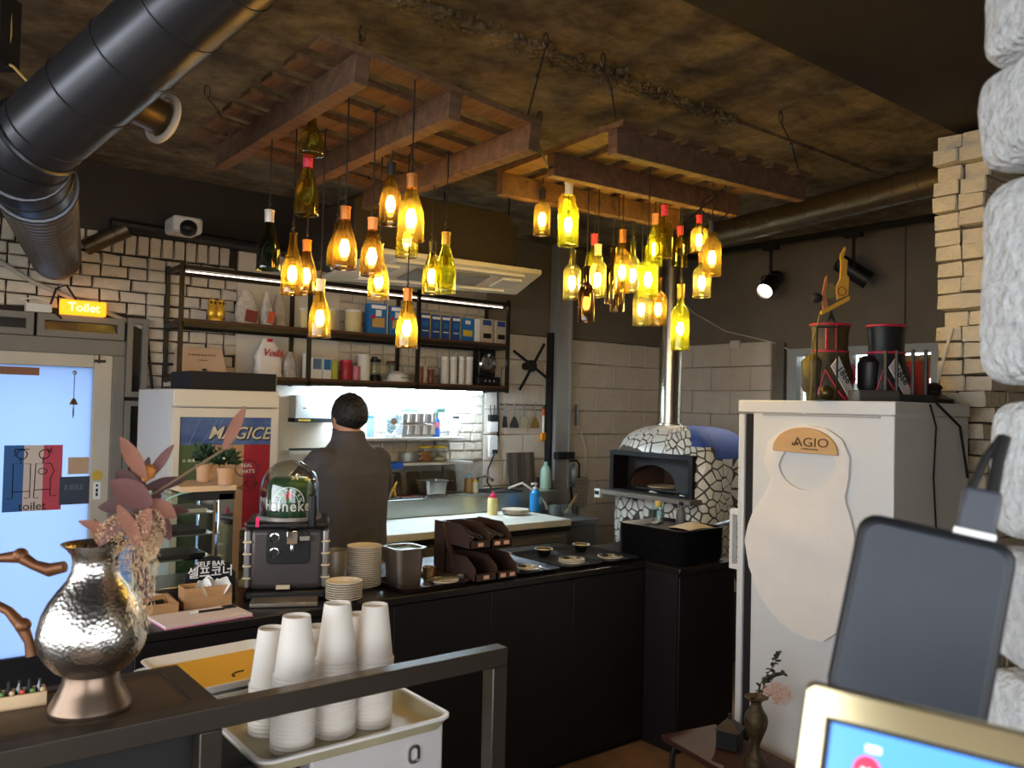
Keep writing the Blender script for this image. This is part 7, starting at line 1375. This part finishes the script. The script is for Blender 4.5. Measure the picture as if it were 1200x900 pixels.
# ---- near devices beside the camera: card terminal back and gold-framed tablet
def slab(name, mt, parent, corners, th, r_, inset=0, off=0, bev=.003):
    """rounded slab through three picture corners at given depths: top-left, top-right, bottom-left"""
    A, B, C_ = corners; ax = (B-A); W_ = ax.length; ax = ax.normalized(); ay = (A-C_); H_ = ay.length; ay = (ay-ax*ay.dot(ax)).normalized(); az = ax.cross(ay)
    if az.dot(A-CAM) < 0: az = -az
    c0 = A-ay*H_; return MB().prism(rrect(inset, inset, W_-inset, H_-inset, r_), th, c0+az*off, ax, ay, az).build(name, mt, parent, world=True, bevel=bev, seg=3), (c0, ax, ay, az, W_, H_)
cs = (PD(1008, 598, .80), PD(1196, 640, .74), PD(972, 818, .78)); dv = thing('card_terminal', 'dark grey back of a card terminal beside the gold-framed tablet', 'terminal', PD(1080, 830, .78)); gph = mat('graphite', (46, 50, 58), .5, var=.1, scale=20)
_, fr_ = slab('shell', mat('terminal_black', (22, 22, 26), .5), dv, cs, .05, .018, bev=.008); slab('back_face', gph, dv, cs, .004, .014, .007, -.0035); c0, ax, ay, az, W_, H_ = fr_
MB().prism([(W_*.62, H_), (W_*.86, H_), (W_*.86, H_+.045), (W_*.62, H_+.045)], .03, c0+az*.012, ax, ay, az).build('plug', mat('plug_grey', (64, 66, 74), .5), dv, world=True, bevel=.004); MB().prism([(W_*.60, H_-.002), (W_*.86, H_-.002), (W_*.86, H_+.005), (W_*.60, H_+.005)], .004, c0+az*.006, ax, ay, az).build('pale_label', WP, dv, world=True)
MB().tube([c0+ax*W_*.66+ay*(H_+.04)+az*.02, c0+ax*W_*.72+ay*(H_+.075)+az*.03, c0+ax*W_*.8+ay*(H_+.10)+az*.04], .004, 8).build('cable', cordm, dv, world=True); MB().tube([c0+ax*W_*.80+ay*(H_+.04)+az*.02, c0+ax*W_*.80+ay*(H_+.075)+az*.03, c0+ax*W_*.82+ay*(H_+.10)+az*.04], .006, 8).build('cable', cordm, dv, world=True)
MB().tube([c0+ax*W_*.5+az*.04, V((c0.x+.1, c0.y+.05, .9))], .03, 12).build('stand_arm', BMAT, dv, world=True)
cs = (PD(946, 796, .56), PD(1290, 878, .50), PD(928, 1010, .53)); tb = thing('gold_framed_tablet', 'gold-framed tablet with a blue lit screen beside the card terminal', 'tablet', PD(1060, 960, .53)); gfr = mat('polished_gold', (226, 208, 164), .14, .95)
_, fr_ = slab('gold_frame', gfr, tb, cs, .02, .006, bev=.003); c0, ax, ay, az, W_, H_ = fr_
MB().prism([(.014, .01), (W_-.014, .01), (W_-.014, H_-.020), (.014, H_-.020)], .0012, c0-az*.0011, ax, ay, az).build('bezel', BLACK, tb, world=True)
MB().prism([(.0185, .012), (W_-.018, .012), (W_-.018, H_-.023), (.0185, H_-.023)], .0006, c0-az*.0018, ax, ay, az).build('screen', mat('screen_blue', (60, 120, 210), .2, emit=.75, ecol=(84, 146, 226)), tb, world=True)
scw = mat('screen_white', (240, 245, 255), .3, emit=.6, ecol=(230, 240, 255)); MB().prism([(.042+.0085*math.cos(i*PI/10), H_-.047+.0095*math.sin(i*PI/10)) for i in range(20)], .0004, c0-az*.0023, ax, ay, az).build('red_button', mat('screen_red', (214, 40, 70), .3, emit=.5, ecol=(220, 36, 70)), tb, world=True)
for i, (x_, y_, w2, h2) in enumerate(((.040, .031, .009, .004), (.068, .040, .02, .008), (.068, .056, .03, .008), (.02, .062, .012, .006), (.0385, .045, .002, .006), (.042, .045, .002, .006))): MB().prism([(x_, H_-y_-h2), (x_+w2, H_-y_-h2), (x_+w2, H_-y_), (x_, H_-y_)], .0004, c0-az*(.0023 if i < 4 else .0028), ax, ay, az).build('screen_caption', scw, tb, world=True)
MB().tube([c0+ax*W_*.5+ay*.03+az*.02, V((c0.x+.12, c0.y+.02, .9))], .02, 12).build('stand_arm', BMAT, tb, world=True)
tag(MB().box(.5, -.05, .86, 1.05, .33, .9).box(.52, -.04, 0, 1.03, .31, .86).build('till_desk', mat('till_wood', (70, 58, 48), .6)), 'dark till desk carrying the card terminal and tablet', 'desk')
